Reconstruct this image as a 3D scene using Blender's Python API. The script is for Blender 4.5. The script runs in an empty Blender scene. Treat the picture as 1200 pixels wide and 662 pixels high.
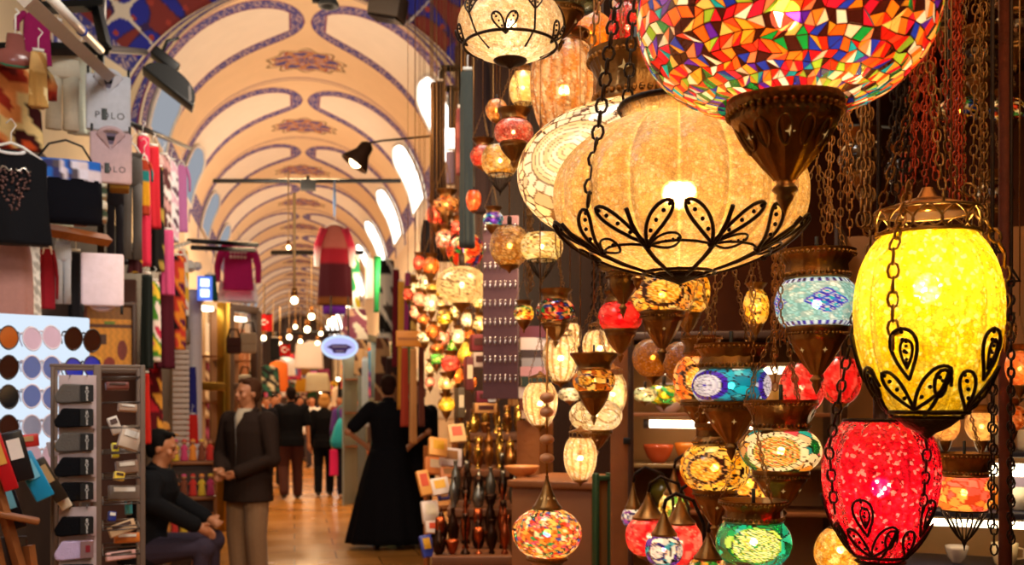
import bpy, bmesh, math, random
import numpy as np
from mathutils import Vector, Matrix
RN = random.Random(11)
NR = np.random.RandomState(5)
SC = bpy.context.scene
COL = SC.collection
PI = math.pi
TH = math.atan(255/1200); HY = 475.0; CH = 1.47
def P(px, py, d):
    """photo pixel at a depth (metres along the view axis) -> point in the bazaar"""
    u = (px-600)/1200*d; v = (HY-py)/1200*d
    s, c = math.sin(TH), math.cos(TH)
    return Vector((d*s+u*c, d*c-u*s, CH+v))
def face(p):            # yaw that turns local -Y to the viewer's standpoint
    return -math.atan2(p.x, p.y)
def hexc(h):
    h = h.lstrip('#')
    f = lambda x: x/12.92 if x <= .04045 else ((x+.055)/1.055)**2.4
    return tuple(f(int(h[i:i+2], 16)/255) for i in (0, 2, 4))

# ---------- materials
MATS = {}
def nodes(name):
    m = bpy.data.materials.new(name); m.use_nodes = True
    nt = m.node_tree; nt.nodes.clear()
    out = nt.nodes.new('ShaderNodeOutputMaterial')
    return m, nt, out
def pbr(name, col, rough=.6, metal=0., noise=.25, nscale=30., bump=0., bscale=60., spec=.5, sheen=0., attr=False, coat=0.):
    if name in MATS: return MATS[name]
    m, nt, out = nodes(name); N, L = nt.nodes, nt.links
    if isinstance(col, str): col = hexc(col)
    b = N.new('ShaderNodeBsdfPrincipled'); L.new(b.outputs[0], out.inputs[0])
    b.inputs['Roughness'].default_value = rough; b.inputs['Metallic'].default_value = metal
    b.inputs['Specular IOR Level'].default_value = spec
    b.inputs['Sheen Weight'].default_value = sheen; b.inputs['Coat Weight'].default_value = coat
    tc = N.new('ShaderNodeTexCoord')
    nz = N.new('ShaderNodeTexNoise'); nz.inputs['Scale'].default_value = nscale; nz.inputs['Detail'].default_value = 4
    L.new(tc.outputs['Object'], nz.inputs['Vector'])
    mr = N.new('ShaderNodeMapRange'); mr.inputs[3].default_value = 1-noise; mr.inputs[4].default_value = 1+noise
    L.new(nz.outputs[0], mr.inputs[0])
    mx = N.new('ShaderNodeMix'); mx.data_type = 'RGBA'; mx.blend_type = 'MULTIPLY'; mx.inputs[0].default_value = 1
    if attr:
        a = N.new('ShaderNodeAttribute'); a.attribute_name = 'Col'; L.new(a.outputs[0], mx.inputs[6])
    else: mx.inputs[6].default_value = (*col, 1)
    L.new(mr.outputs[0], mx.inputs[7]); L.new(mx.outputs[2], b.inputs['Base Color'])
    if bump:
        n2 = N.new('ShaderNodeTexNoise'); n2.inputs['Scale'].default_value = bscale; n2.inputs['Detail'].default_value = 3
        L.new(tc.outputs['Object'], n2.inputs['Vector'])
        bp = N.new('ShaderNodeBump'); bp.inputs['Strength'].default_value = bump; bp.inputs['Distance'].default_value = .01
        L.new(n2.outputs[0], bp.inputs['Height']); L.new(bp.outputs[0], b.inputs['Normal'])
    MATS[name] = m; return m
def emit(name, col, st):
    if name in MATS: return MATS[name]
    m, nt, out = nodes(name)
    if isinstance(col, str): col = hexc(col)
    e = nt.nodes.new('ShaderNodeEmission'); e.inputs[0].default_value = (*col, 1); e.inputs[1].default_value = st
    nt.links.new(e.outputs[0], out.inputs[0]); MATS[name] = m; return m
def lampglass(name, trans=.2, gloss=.1, rough=.12, bump=.25, bscale=90., diff=.2, grain=0., gscale=150., refr=False, spark=.42):
    """coloured glass shell (colour attribute) that glows from the bulb inside it"""
    m, nt, out = nodes(name); N, L = nt.nodes, nt.links
    a = N.new('ShaderNodeAttribute'); a.attribute_name = 'Col'; colo = a.outputs[0]
    tc = N.new('ShaderNodeTexCoord')
    nz = N.new('ShaderNodeTexNoise'); nz.inputs['Scale'].default_value = bscale; L.new(tc.outputs['Object'], nz.inputs['Vector'])
    hgt = nz.outputs[0]
    if grain:
        vo = N.new('ShaderNodeTexVoronoi'); vo.inputs['Scale'].default_value = gscale; L.new(tc.outputs['Object'], vo.inputs['Vector'])
        ve = N.new('ShaderNodeTexVoronoi'); ve.feature = 'DISTANCE_TO_EDGE'; ve.inputs['Scale'].default_value = gscale; L.new(tc.outputs['Object'], ve.inputs['Vector'])
        sx = N.new('ShaderNodeSeparateColor'); L.new(vo.outputs['Color'], sx.inputs[0])
        r1 = N.new('ShaderNodeMapRange'); r1.inputs[3].default_value = 1-grain; r1.inputs[4].default_value = 1+grain*.7; L.new(sx.outputs[0], r1.inputs[0])
        r2 = N.new('ShaderNodeMapRange'); r2.inputs[1].default_value = .0; r2.inputs[2].default_value = .10; r2.inputs[3].default_value = .62; r2.inputs[4].default_value = 1.0; L.new(ve.outputs['Distance'], r2.inputs[0])
        mu = N.new('ShaderNodeMath'); mu.operation = 'MULTIPLY'; L.new(r1.outputs[0], mu.inputs[0]); L.new(r2.outputs[0], mu.inputs[1])
        mc = N.new('ShaderNodeMix'); mc.data_type = 'RGBA'; mc.blend_type = 'MULTIPLY'; mc.inputs[0].default_value = 1; mc.clamp_result = True
        L.new(a.outputs[0], mc.inputs[6]); L.new(mu.outputs[0], mc.inputs[7]); 
        gt = N.new('ShaderNodeMath'); gt.operation = 'GREATER_THAN'; gt.inputs[1].default_value = .90; L.new(sx.outputs[1], gt.inputs[0])
        lt = N.new('ShaderNodeMath'); lt.operation = 'MULTIPLY'; lt.inputs[1].default_value = spark; L.new(gt.outputs[0], lt.inputs[0])
        mw = N.new('ShaderNodeMix'); mw.data_type = 'RGBA'; mw.inputs[7].default_value = (.95, .85, .68, 1); L.new(lt.outputs[0], mw.inputs[0]); L.new(mc.outputs[2], mw.inputs[6])  # scattered pale grains paint sparkle into the glass colour
        colo = mw.outputs[2]; hgt = vo.outputs['Distance']
    bp = N.new('ShaderNodeBump'); bp.inputs['Strength'].default_value = bump; bp.inputs['Distance'].default_value = .004
    L.new(hgt, bp.inputs['Height'])
    tl = N.new('ShaderNodeBsdfTranslucent'); L.new(colo, tl.inputs[0])
    df = N.new('ShaderNodeBsdfDiffuse'); L.new(colo, df.inputs[0])
    tp = N.new('ShaderNodeBsdfTransparent'); L.new(colo, tp.inputs[0]); tpo = tp.outputs[0]
    if refr:
        rf = N.new('ShaderNodeBsdfRefraction'); rf.inputs['IOR'].default_value = 1.12; rf.inputs['Roughness'].default_value = .42; L.new(colo, rf.inputs[0])
        mt = N.new('ShaderNodeMixShader'); mt.inputs[0].default_value = .7; L.new(tpo, mt.inputs[1]); L.new(rf.outputs[0], mt.inputs[2]); tpo = mt.outputs[0]
    gl = N.new('ShaderNodeBsdfGlossy'); gl.inputs['Roughness'].default_value = rough
    L.new(bp.outputs[0], gl.inputs['Normal']); L.new(bp.outputs[0], tl.inputs['Normal'])
    m1 = N.new('ShaderNodeMixShader'); m1.inputs[0].default_value = diff; L.new(tl.outputs[0], m1.inputs[1]); L.new(df.outputs[0], m1.inputs[2])
    m2 = N.new('ShaderNodeMixShader'); m2.inputs[0].default_value = trans; L.new(m1.outputs[0], m2.inputs[1]); L.new(tpo, m2.inputs[2])
    m3 = N.new('ShaderNodeMixShader')
    fr = N.new('ShaderNodeLayerWeight'); fr.inputs[0].default_value = .25
    mm = N.new('ShaderNodeMath'); mm.operation = 'MULTIPLY_ADD'; mm.inputs[1].default_value = .25; mm.inputs[2].default_value = gloss*.4
    L.new(fr.outputs['Fresnel'], mm.inputs[0]); L.new(mm.outputs[0], m3.inputs[0])
    L.new(m2.outputs[0], m3.inputs[1]); L.new(gl.outputs[0], m3.inputs[2]); L.new(m3.outputs[0], out.inputs[0])
    return m
GLASS = lampglass('mosaic_glass', trans=.12, diff=.15)
CRACK = lampglass('crackle_glass', trans=.26, diff=.12, bump=.5, bscale=120, grain=.32, gscale=270, refr=True, spark=.13)
BRASS = pbr('aged_brass', '#8f6638', .33, .95, .45, 50, .12, 200)
BRASSL = pbr('bright_brass', '#a8713a', .28, .95, .25, 40, .08, 200)
IRON = pbr('dark_iron', '#2a1b12', .5, .7, .3, 60, .15, 250)
BLACK = pbr('black_metal', '#101010', .45, .3, .2)
STEEL = pbr('grey_metal', '#6b6460', .4, .8, .2)
CABLE = pbr('dark_cable', '#15100c', .6, 0, .1)
WOOD = pbr('warm_wood', '#8a4f22', .5, 0, .35, 12, .2, 40)
DWOOD = pbr('dark_wood', '#3a1f10', .5, 0, .35, 12, .2, 40)
PLAST = pbr('painted_plaster', '#ffffff', .75, 0, .06, 3, .05, 30, attr=True)
PAINT = pbr('painted_surface', '#ffffff', .55, 0, .1, 25, attr=True)
CLOTH = pbr('coloured_cloth', '#ffffff', .85, 0, .12, 60, .25, 300, sheen=.05, spec=.2, attr=True)
def cloth(h, rough=.85, name=None):
    return pbr(name or 'cloth_'+h.lstrip('#'), h, rough, 0, .14, 40, .25, 220, sheen=.1 if sum(hexc(h)) > .15 else 0, spec=.5 if sum(hexc(h)) > .15 else .12)
def plain(h, rough=.5, name=None):
    return pbr(name or 'paint_'+h.lstrip('#'), h, rough, 0, .1, 30)

# ---------- mesh building
def frame_to(d):
    d = Vector(d).normalized()
    a = Vector((0, 0, 1)) if abs(d.z) < .9 else Vector((1, 0, 0))
    x = d.cross(a).normalized(); y = d.cross(x).normalized()
    return x, y
class MB:
    def __init__(s): s.v = []; s.f = []; s.c = []
    def add(s, vs, fs, col=None):
        b = len(s.v); s.v.extend([tuple(p) for p in vs]); s.f.extend([tuple(b+i for i in f) for f in fs])
        if col is not None and len(col) == 3 and not hasattr(col[0], '__len__'): col = [col]*len(vs)
        s.c.extend(col if col is not None else [(.8, .8, .8)]*len(vs)); return s
    def box(s, c, sz, rot=None, col=None, bev=0.):
        x, y, z = sz[0]/2, sz[1]/2, sz[2]/2
        if bev > 0:
            bm = bmesh.new(); bmesh.ops.create_cube(bm, size=1)
            for v in bm.verts: v.co = Vector((v.co.x*2*x, v.co.y*2*y, v.co.z*2*z))
            bmesh.ops.bevel(bm, geom=bm.edges[:], offset=min(bev, .45*min(sz)), segments=2, affect='EDGES', profile=.6)
            bm.verts.index_update()
            vs = [v.co.copy() for v in bm.verts]; fs = [[v.index for v in f.verts] for f in bm.faces]; bm.free()
        else:
            vs = [Vector((a*x, b*y, e*z)) for a in (-1, 1) for b in (-1, 1) for e in (-1, 1)]
            fs = [(0, 1, 3, 2), (4, 6, 7, 5), (0, 4, 5, 1), (2, 3, 7, 6), (0, 2, 6, 4), (1, 5, 7, 3)]
        M = Matrix.Translation(Vector(c)) @ (rot.to_4x4() if rot is not None else Matrix())
        return s.add([M @ v for v in vs], fs, col)
    def tube(s, pts, r, n=6, closed=False, col=None, cap=True):
        pts = [Vector(p) for p in pts]; k = len(pts)
        rs = r if hasattr(r, '__len__') else [r]*k
        vs = []; x = None
        for i, p in enumerate(pts):
            if closed: t = pts[(i+1) % k]-pts[i-1]
            else: t = pts[min(i+1, k-1)]-pts[max(i-1, 0)]
            if t.length < 1e-9: t = Vector((0, 0, 1))
            t.normalize()
            if x is None: x, y = frame_to(t)
            else:
                x = x-t*x.dot(t)
                if x.length < 1e-6: x, y = frame_to(t)
                x.normalize(); y = t.cross(x)
            for j in range(n):
                a = 2*PI*j/n; vs.append(p+(x*math.cos(a)+y*math.sin(a))*rs[i])
        fs = []
        for i in range(k if closed else k-1):
            for j in range(n):
                a, b = i*n+j, i*n+(j+1) % n; i2 = (i+1) % k
                fs.append((a, b, i2*n+(j+1) % n, i2*n+j))
        if not closed and cap: fs += [tuple(range(n))[::-1], tuple((k-1)*n+j for j in range(n))]
        return s.add(vs, fs, col)
    def lathe(s, prof, n=24, c=(0, 0, 0), mod=None, col=None, cap=False, ax=None):
        """prof [(r,z)] turned about Z; mod(i, angle) scales the radius"""
        c = Vector(c); vs = []; k = len(prof)
        for i, (r, z) in enumerate(prof):
            for j in range(n):
                a = 2*PI*j/n; q = r*(mod(i, a) if mod else 1)
                p = Vector((q*math.cos(a), q*math.sin(a), z))
                if ax is not None: p = ax @ p
                vs.append(c+p)
        fs = [(i*n+j, i*n+(j+1) % n, (i+1)*n+(j+1) % n, (i+1)*n+j) for i in range(k-1) for j in range(n)]
        if cap: fs += [tuple(range(n))[::-1], tuple((k-1)*n+j for j in range(n))]
        return s.add(vs, fs, col)
    def loft(s, rings, n=16, col=None, wave=None, cap=True):
        """rings [(cx,cy,cz,rx,ry)] horizontal ellipses joined; wave(i, a) scales"""
        vs = []
        for i, (cx, cy, cz, rx, ry) in enumerate(rings):
            for j in range(n):
                a = 2*PI*j/n; w = wave(i, a) if wave else 1
                vs.append((cx+rx*w*math.cos(a), cy+ry*w*math.sin(a), cz))
        k = len(rings)
        fs = [(i*n+j, i*n+(j+1) % n, (i+1)*n+(j+1) % n, (i+1)*n+j) for i in range(k-1) for j in range(n)]
        if cap: fs += [tuple(range(n))[::-1], tuple((k-1)*n+j for j in range(n))]
        if callable(col): col = [col(v) for v in vs]
        return s.add(vs, fs, col)
    def ball(s, c, r, n=10, col=None, sc=(1, 1, 1)):
        k = max(4, n//2+1); vs = []
        for i in range(k+1):
            ph = PI*i/k; rr = max(math.sin(ph), .02)
            for j in range(n):
                a = 2*PI*j/n; vs.append((c[0]+r*sc[0]*rr*math.cos(a), c[1]+r*sc[1]*rr*math.sin(a), c[2]+r*sc[2]*math.cos(ph)))
        fs = [(i*n+j, (i+1)*n+j, (i+1)*n+(j+1) % n, i*n+(j+1) % n) for i in range(k) for j in range(n)]
        fs += [tuple(range(n)), tuple(k*n+j for j in range(n))[::-1]]
        return s.add(vs, fs, col)
    def prism(s, pts, y0, y1, col=None):
        """outline [(x,z)] pushed from y0 to y1"""
        k = len(pts); vs = [(x, y0, z) for x, z in pts]+[(x, y1, z) for x, z in pts]
        fs = [tuple(range(k)), tuple(range(k, 2*k))[::-1]]+[(i, i+k, (i+1) % k+k, (i+1) % k) for i in range(k)]
        return s.add(vs, fs, col)
    def chain(s, a, b, L=.02, w=.007, r=.0016, n=4, seg=8, sag=0.):
        a, b = Vector(a), Vector(b); D = b-a; ln = D.length
        m = max(2, int(ln/(L*.78)))
        def pt(t):
            p = a+D*t; p.z -= sag*4*t*(1-t); return p
        for i in range(m):
            p0, p1 = pt(i/m), pt((i+1)/m); c = (p0+p1)/2; t = (p1-p0); st = t.length/2*1.18; t.normalize()
            x, y = frame_to(t)
            if i % 2: x = y
            pts = [c+t*(st*math.cos(2*PI*j/seg))+x*(w/2*1.25*math.sin(2*PI*j/seg)) for j in range(seg)]
            s.tube(pts, r, n, closed=True)
        return s
    def build(s, name, mat, parent=None, smooth=True, at=None, rz=0, **props):
        me = bpy.data.meshes.new(name); me.from_pydata(s.v, [], s.f)
        if mat is not None: me.materials.append(mat)
        ca = me.color_attributes.new('Col', 'FLOAT_COLOR', 'POINT')
        cc = np.ones((len(s.v), 4), np.float32); cc[:, :3] = np.array(s.c, np.float32).reshape(-1, 3)
        ca.data.foreach_set('color', cc.ravel())
        if smooth: me.polygons.foreach_set('use_smooth', [True]*len(me.polygons)); 
        me.update()
        return link(name, me, parent, at, rz, **props)
def link(name, data, parent=None, at=None, rz=0, **props):
    o = bpy.data.objects.new(name, data); COL.objects.link(o)
    if parent is not None: o.parent = parent
    if at is not None: o.location = at
    if rz: o.rotation_euler = (0, 0, rz)
    for k, v in props.items(): o[k] = v
    return o
def sharp(o, ang=40):
    me = o.data
    try: me.set_sharp_from_angle(angle=math.radians(ang))
    except Exception: pass
    return o
LABELS = set()
def thing(name, label, cat, at=(0, 0, 0), rz=0, group=None):
    o = link(name, None, None, at, rz); tag(o, label, cat, group); o.empty_display_size = .05
    return o
def tag(o, label, cat, group=None, kind=None):
    o['label'] = label; o['category'] = cat
    if group: o['group'] = group
    if kind: o['kind'] = kind
    return o
def struct(o): o['kind'] = 'structure'; return o
def kids(o): return [c for c in bpy.data.objects if c.parent == o] if False else KID.get(o.name, [])
KID = {}
def index_kids():
    KID.clear()
    for o in bpy.data.objects:
        if o.parent: KID.setdefault(o.parent.name, []).append(o)
def dup(root, at, rz=None, label=None, mats=None, scale=None, group=None, lv=0):
    c = root.copy(); COL.objects.link(c)
    if lv == 0:
        c.location = at
        if rz is not None: c.rotation_euler = (0, 0, rz)
        if label: c['label'] = label
        if group: c['group'] = group
        if scale: c.scale = (scale,)*3 if not hasattr(scale, '__len__') else scale
    key = root.name.split('.')[0]
    if mats and key in mats and c.data is not None and len(c.material_slots):
        c.material_slots[0].link = 'OBJECT'; c.material_slots[0].material = mats[key]
    for ch in list(KID.get(root.name, [])):
        d = dup(ch, None, mats=mats, lv=lv+1); d.parent = c
    return c
ORD = ['first', 'second', 'third', 'fourth', 'fifth', 'sixth', 'seventh', 'eighth', 'ninth', 'tenth', 'eleventh', 'twelfth', 'thirteenth', 'fourteenth', 'fifteenth', 'sixteenth', 'seventeenth', 'eighteenth', 'nineteenth', 'twentieth']
def text(body, size, mat, parent, at, rot=(PI/2, 0, 0), ext=.0008, name='lettering', spacing=1.0, line=1.0):
    cu = bpy.data.curves.new(name, 'FONT'); cu.body = body; cu.size = size; cu.extrude = ext; cu.space_character = spacing; cu.space_line = line; cu.resolution_u = 4
    cu.align_x = 'CENTER'; cu.align_y = 'CENTER'
    o = bpy.data.objects.new(name, cu); COL.objects.link(o)
    me = bpy.data.meshes.new_from_object(o.evaluated_get(bpy.context.evaluated_depsgraph_get())); bpy.data.objects.remove(o); bpy.data.curves.remove(cu)
    me.materials.clear(); me.materials.append(mat); me.name = name
    o = link(name, me, parent, at); o.rotation_euler = rot; return o
def grid_mesh(name, V, C, mat, parent=None, wrapu=False, **props):
    """V (nv,nu,3) vertices, C (nv,nu,3) colours -> mesh object"""
    nv, nu = V.shape[:2]
    idx = np.arange(nv*nu).reshape(nv, nu)
    a, b = idx[:-1, :], idx[1:, :]
    if wrapu: q = np.stack([a, np.roll(a, -1, 1), np.roll(b, -1, 1), b], -1).reshape(-1, 4)
    else: q = np.stack([a[:, :-1], a[:, 1:], b[:, 1:], b[:, :-1]], -1).reshape(-1, 4)
    me = bpy.data.meshes.new(name); n = len(q)
    me.vertices.add(nv*nu); me.vertices.foreach_set('co', V.astype(np.float32).ravel())
    me.loops.add(n*4); me.loops.foreach_set('vertex_index', q.astype(np.int32).ravel())
    me.polygons.add(n); me.polygons.foreach_set('loop_start', np.arange(0, n*4, 4, dtype=np.int32))
    try: me.polygons.foreach_set('loop_total', np.full(n, 4, np.int32))
    except Exception: pass
    me.update(calc_edges=True); me.validate()
    me.polygons.foreach_set('use_smooth', np.ones(n, bool))
    ca = me.color_attributes.new('Col', 'FLOAT_COLOR', 'POINT')
    cc = np.ones((nv*nu, 4), np.float32); cc[:, :3] = C.reshape(-1, 3); ca.data.foreach_set('color', cc.ravel())
    me.materials.append(mat)
    return link(name, me, parent, **props)
def vor(X, k, seed, dirs=True):
    """nearest / second nearest of k random seeds on the unit sphere: (index, d1, d2)"""
    r = np.random.RandomState(seed); s = r.normal(size=(k, 3)); s /= np.linalg.norm(s, axis=1)[:, None]
    X = X.reshape(-1, 3).astype(np.float32); s = s.astype(np.float32)
    I = np.empty(len(X), np.int32); A = np.empty(len(X), np.float32); B = A.copy()
    for i in range(0, len(X), 8192):
        d = 2-2*X[i:i+8192] @ s.T; d = np.sqrt(np.maximum(d, 0))
        j = np.argpartition(d, 1, axis=1)[:, :2]; dd = np.take_along_axis(d, j, 1)
        sw = dd[:, 0] > dd[:, 1]; j[sw] = j[sw][:, ::-1]; dd[sw] = dd[sw][:, ::-1]
        I[i:i+8192] = j[:, 0]; A[i:i+8192] = dd[:, 0]; B[i:i+8192] = dd[:, 1]
    return I, A, B
# ================= the setting: vaulted bazaar street
VX, VR, VZ = .22, 2.45, 5.42      # vault axis, radius, springing height
Y0, BAY, NB = 16.0, 4.5, 13
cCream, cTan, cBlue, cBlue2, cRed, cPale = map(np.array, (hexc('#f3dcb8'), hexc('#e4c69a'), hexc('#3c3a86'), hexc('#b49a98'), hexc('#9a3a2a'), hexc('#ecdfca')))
def lace(a, b, col1=cBlue, col2=cBlue2):
    """small blue and white running ornament"""
    k = (np.sin(a*3.4+np.sin(b*2.4)*2)*np.sin(b*3.1+np.cos(a*1.9)*1.5) > .30)[..., None]
    return np.where(k, col2, col1)
def vault_colour(s, t):
    """s angle from the crown (signed, radians), t metres along the bay (0..BAY)"""
    A = np.abs(s); deg = np.degrees(A)
    C = np.broadcast_to(cTan, s.shape+(3,)).copy()
    # tongue shaped field with ornamented border, centred at t=1.4
    w = 1.38*np.sqrt(np.clip(1-np.exp(-np.clip(deg-1.2, 0, None)/17), 0, None))
    dt = np.abs(t-1.42)
    e = w-dt                               # >0 inside
    e = np.minimum(e, (deg-1.2)/57.3*VR*1.4+0*e)
    band = (e > 0) & (e < .36)
    edge = ((e > 0) & (e < .035)) | ((e > .32) & (e < .36))
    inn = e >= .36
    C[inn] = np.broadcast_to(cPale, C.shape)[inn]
    lc = lace(A*VR*14+t*3, t*15)
    C[band] = lc[band]; C[edge] = cRed*.6+cBlue*.4
    # medallion on the solid strip
    mt, ms = (t-3.40)/.62, s*VR/.74
    q = np.sqrt(mt**2+ms**2)*(1+.10*np.cos(10*np.arctan2(mt, ms)))
    m = q < 1
    ring = (np.sin(q*13)+.9*np.sin(8*np.arctan2(mt, ms)+q*6))[..., None]
    mc = np.where(ring > .5, cBlue, np.where(ring > -.5, hexc('#b98350'), np.where(ring > -1.1, cRed, cBlue2)))
    mc = np.where((q > .82)[..., None], np.where((np.sin(q*40+12*np.arctan2(mt, ms)) > 0)[..., None], hexc('#7a5a34'), cTan), mc)
    C[m] = mc[m]
    # thin lines along the transverse rib between bays
    for c0, hw in ((.06, .02), (4.42, .02)):
        C[np.abs(t-c0) < hw] = cBlue*.5+cRed*.5
    # ornament at the foot of the ribs
    foot = (deg > 73) & (deg < 84) & (e <= 0)
    C[foot] = lace(A*VR*16, t*15)[foot]
    C[(deg >= 84) & (e <= 0)] = cCream
    return C
def vault_bay(nu, nv, name):
    s = np.linspace(-PI/2, PI/2, nu); t = np.linspace(0, BAY, nv)
    T, S_ = np.meshgrid(t, s, indexing='ij')
    V = np.stack([VX+VR*np.sin(S_), T, VZ+VR*np.cos(S_)], -1)
    return grid_mesh(name, V, vault_colour(S_, T), PLAST)
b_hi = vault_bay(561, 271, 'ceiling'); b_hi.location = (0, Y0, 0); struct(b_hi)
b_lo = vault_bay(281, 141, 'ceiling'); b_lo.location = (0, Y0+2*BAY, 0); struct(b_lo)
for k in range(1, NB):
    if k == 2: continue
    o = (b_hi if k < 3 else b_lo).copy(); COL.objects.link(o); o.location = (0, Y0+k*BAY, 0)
# window panes in the tongues (curved panes set just under the vault), with glazing bars
DAYR = emit('daylight_pane', (1.0, .96, .88), 4.5)  # glow also stands in for sunlit white plaster of the right tongues
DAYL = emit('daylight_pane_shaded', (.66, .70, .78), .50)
FRAMEM = plain('#d8cfc0')
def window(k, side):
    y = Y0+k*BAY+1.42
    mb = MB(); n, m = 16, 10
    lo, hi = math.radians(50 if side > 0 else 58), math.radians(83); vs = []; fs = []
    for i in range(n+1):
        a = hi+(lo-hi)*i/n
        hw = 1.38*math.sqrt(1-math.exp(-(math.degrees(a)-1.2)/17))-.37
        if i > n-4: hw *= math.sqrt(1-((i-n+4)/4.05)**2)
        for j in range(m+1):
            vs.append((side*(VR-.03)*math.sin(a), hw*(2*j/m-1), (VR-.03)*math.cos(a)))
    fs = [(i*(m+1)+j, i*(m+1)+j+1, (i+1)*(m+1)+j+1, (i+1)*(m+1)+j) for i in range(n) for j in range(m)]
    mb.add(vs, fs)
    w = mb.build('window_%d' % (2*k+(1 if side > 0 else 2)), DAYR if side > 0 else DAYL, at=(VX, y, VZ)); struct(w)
    fb = MB()
    rim = [vs[i*(m+1)] for i in range(n+1)]+[vs[i*(m+1)+m] for i in range(n, -1, -1)]
    fb.tube([(x*.995, yy, z*.995) for x, yy, z in rim], .035, 5, closed=True)
    fb.build('window_frame', FRAMEM, w)
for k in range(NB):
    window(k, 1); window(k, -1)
# front arch wall with painted spandrels
def arch_wall():
    ang = np.linspace(-PI/2, PI/2, 480); rr = np.concatenate([np.linspace(VR, VR+.6, 90), np.linspace(VR+.63, VR+3.0, 150)])
    A, Rr = np.meshgrid(ang, rr)
    zc = VZ-.55*np.clip((Rr-VR)/.55, 0, 1)      # the ring is a crescent, thicker at its feet
    X = Rr*np.sin(A); Z = Rr*np.cos(A)
    V = np.stack([VX+X, np.full_like(X, 15.98)-np.clip(Rr-VR-.6, 0, 2)*.3, zc+Z], -1)
    C = np.broadcast_to(cCream, X.shape+(3,)).copy()
    e = Rr-VR
    L = lace(A*VR*13, e*17)
    for lo, hi in ((.06, .20), (.34, .46)):
        m = (e > lo) & (e < hi); C[m] = L[m]
        C[np.abs(e-lo) < .02] = cRed*.6+cBlue*.3; C[np.abs(e-hi) < .02] = cRed*.6+cBlue*.3
    C[(e > .20) & (e < .34)] = cTan
    sp = e > .55
    # interlaced blue and red ornament
    ux, uz = X*2.1, Z*2.1
    f = np.sin(ux*3+1.2*np.sin(uz*2.2))*np.sin(uz*3-1.2*np.sin(ux*2.2))
    g = np.sin(ux*6.2)*np.sin(uz*6.2)
    Cs = np.where((f > .05)[..., None], hexc('#1b1f8e'), hexc('#7c241c'))
    Cs = np.where((np.abs(f-.02) < .07)[..., None], hexc('#30104a'), Cs)
    Cs = np.where((g > .86)[..., None], hexc('#a03424'), Cs)
    h = np.abs(np.sin(ux*1.5+.6)+np.sin(uz*1.5+.4))
    Cs = np.where((h < .05)[..., None], hexc('#d8c8b4'), Cs)
    C[sp] = Cs[sp]
    low = sp & (np.abs(np.degrees(A)) > 56)
    C[low] = cCream
    bd = sp & (np.abs(np.abs(np.degrees(A))-57.5) < 2.2); C[bd] = lace(Rr*14, A*50)[bd]
    bd = sp & (np.abs(np.abs(np.degrees(A))-66) < 1.8); C[bd] = lace(Rr*14, A*50)[bd]
    return struct(grid_mesh('wall_front_arch', V, C, PLAST))
arch_wall()
def wallbox(name, c, sz, mat, col=None):
    mb = MB(); mb.box(c, sz, col=col); return struct(mb.build(name, mat, smooth=False))
WCOL = tuple(cCream*.9)
wallbox('wall_left', (VX-VR-.1, 34, VZ/2), (.2, 84, VZ), PLAST, WCOL)
wallbox('wall_right', (VX+VR+.1, 40, VZ/2), (.2, 70, VZ), PLAST, WCOL)
wallbox('wall_far', (VX, Y0+NB*BAY+.1, 4), (8, .2, 8), PLAST, hexc('#5a4438'))
for k in (-1, 1):        # piers carrying the front arch
    wallbox('wall_pier', (VX+k*(VR+1.30), 16.35, 2.45), (2.5, .7, 4.9), PLAST, WCOL)
# floor: polished ochre slabs
def floor_mat():
    m, nt, out = nodes('polished_stone_floor'); N, L = nt.nodes, nt.links
    tc = N.new('ShaderNodeTexCoord'); br = N.new('ShaderNodeTexBrick')
    br.inputs['Scale'].default_value = 1.0; br.inputs['Mortar Size'].default_value = .006
    br.inputs['Brick Width'].default_value = .8; br.inputs['Row Height'].default_value = .5
    br.inputs['Color1'].default_value = (*hexc('#dc9648'), 1); br.inputs['Color2'].default_value = (*hexc('#cc863a'), 1); br.inputs['Mortar'].default_value = (*hexc('#7d4e26'), 1)
    L.new(tc.outputs['Object'], br.inputs['Vector'])
    nz = N.new('ShaderNodeTexNoise'); nz.inputs['Scale'].default_value = 1.6; nz.inputs['Detail'].default_value = 6
    L.new(tc.outputs['Object'], nz.inputs['Vector'])
    mx = N.new('ShaderNodeMix'); mx.data_type = 'RGBA'; mx.blend_type = 'MULTIPLY'; mx.inputs[0].default_value = .3
    L.new(br.outputs[0], mx.inputs[6]); L.new(nz.outputs[0], mx.inputs[7])
    b = N.new('ShaderNodeBsdfPrincipled'); L.new(mx.outputs[2], b.inputs['Base Color'])
    mr = N.new('ShaderNodeMapRange'); mr.inputs[3].default_value = .12; mr.inputs[4].default_value = .34
    L.new(nz.outputs[0], mr.inputs[0]); L.new(mr.outputs[0], b.inputs['Roughness'])
    L.new(b.outputs[0], out.inputs[0]); return m
mb = MB(); mb.add([(-6, -3, 0), (7, -3, 0), (7, 80, 0), (-6, 80, 0)], [(0, 1, 2, 3)])
struct(mb.build('floor', floor_mat(), smooth=False))
# lamp shop: ceiling, back wall
DARKW = pbr('shop_dark_wood', '#361707', .8, 0, .5, 6, .2, 30, spec=.12)
mb = MB(); vs = [(.42, -.6), (1.35, 4.6), (3.2, 4.6), (3.2, -.6)]
mb.add([(x, y, z) for z in (2.86, 2.95) for x, y in vs], [(3, 2, 1, 0), (4, 5, 6, 7), (0, 1, 5, 4), (1, 2, 6, 5), (2, 3, 7, 6), (3, 0, 4, 7)])
struct(mb.build('ceiling_shop', DARKW, smooth=False))
wallbox('wall_shop_back', (3.0, 2.2, 1.45), (.12, 4.8, 2.8), DARKW)
wallbox('wall_shop_end', (2.45, 4.66, 1.45), (1.6, .12, 2.8), DARKW)
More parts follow.
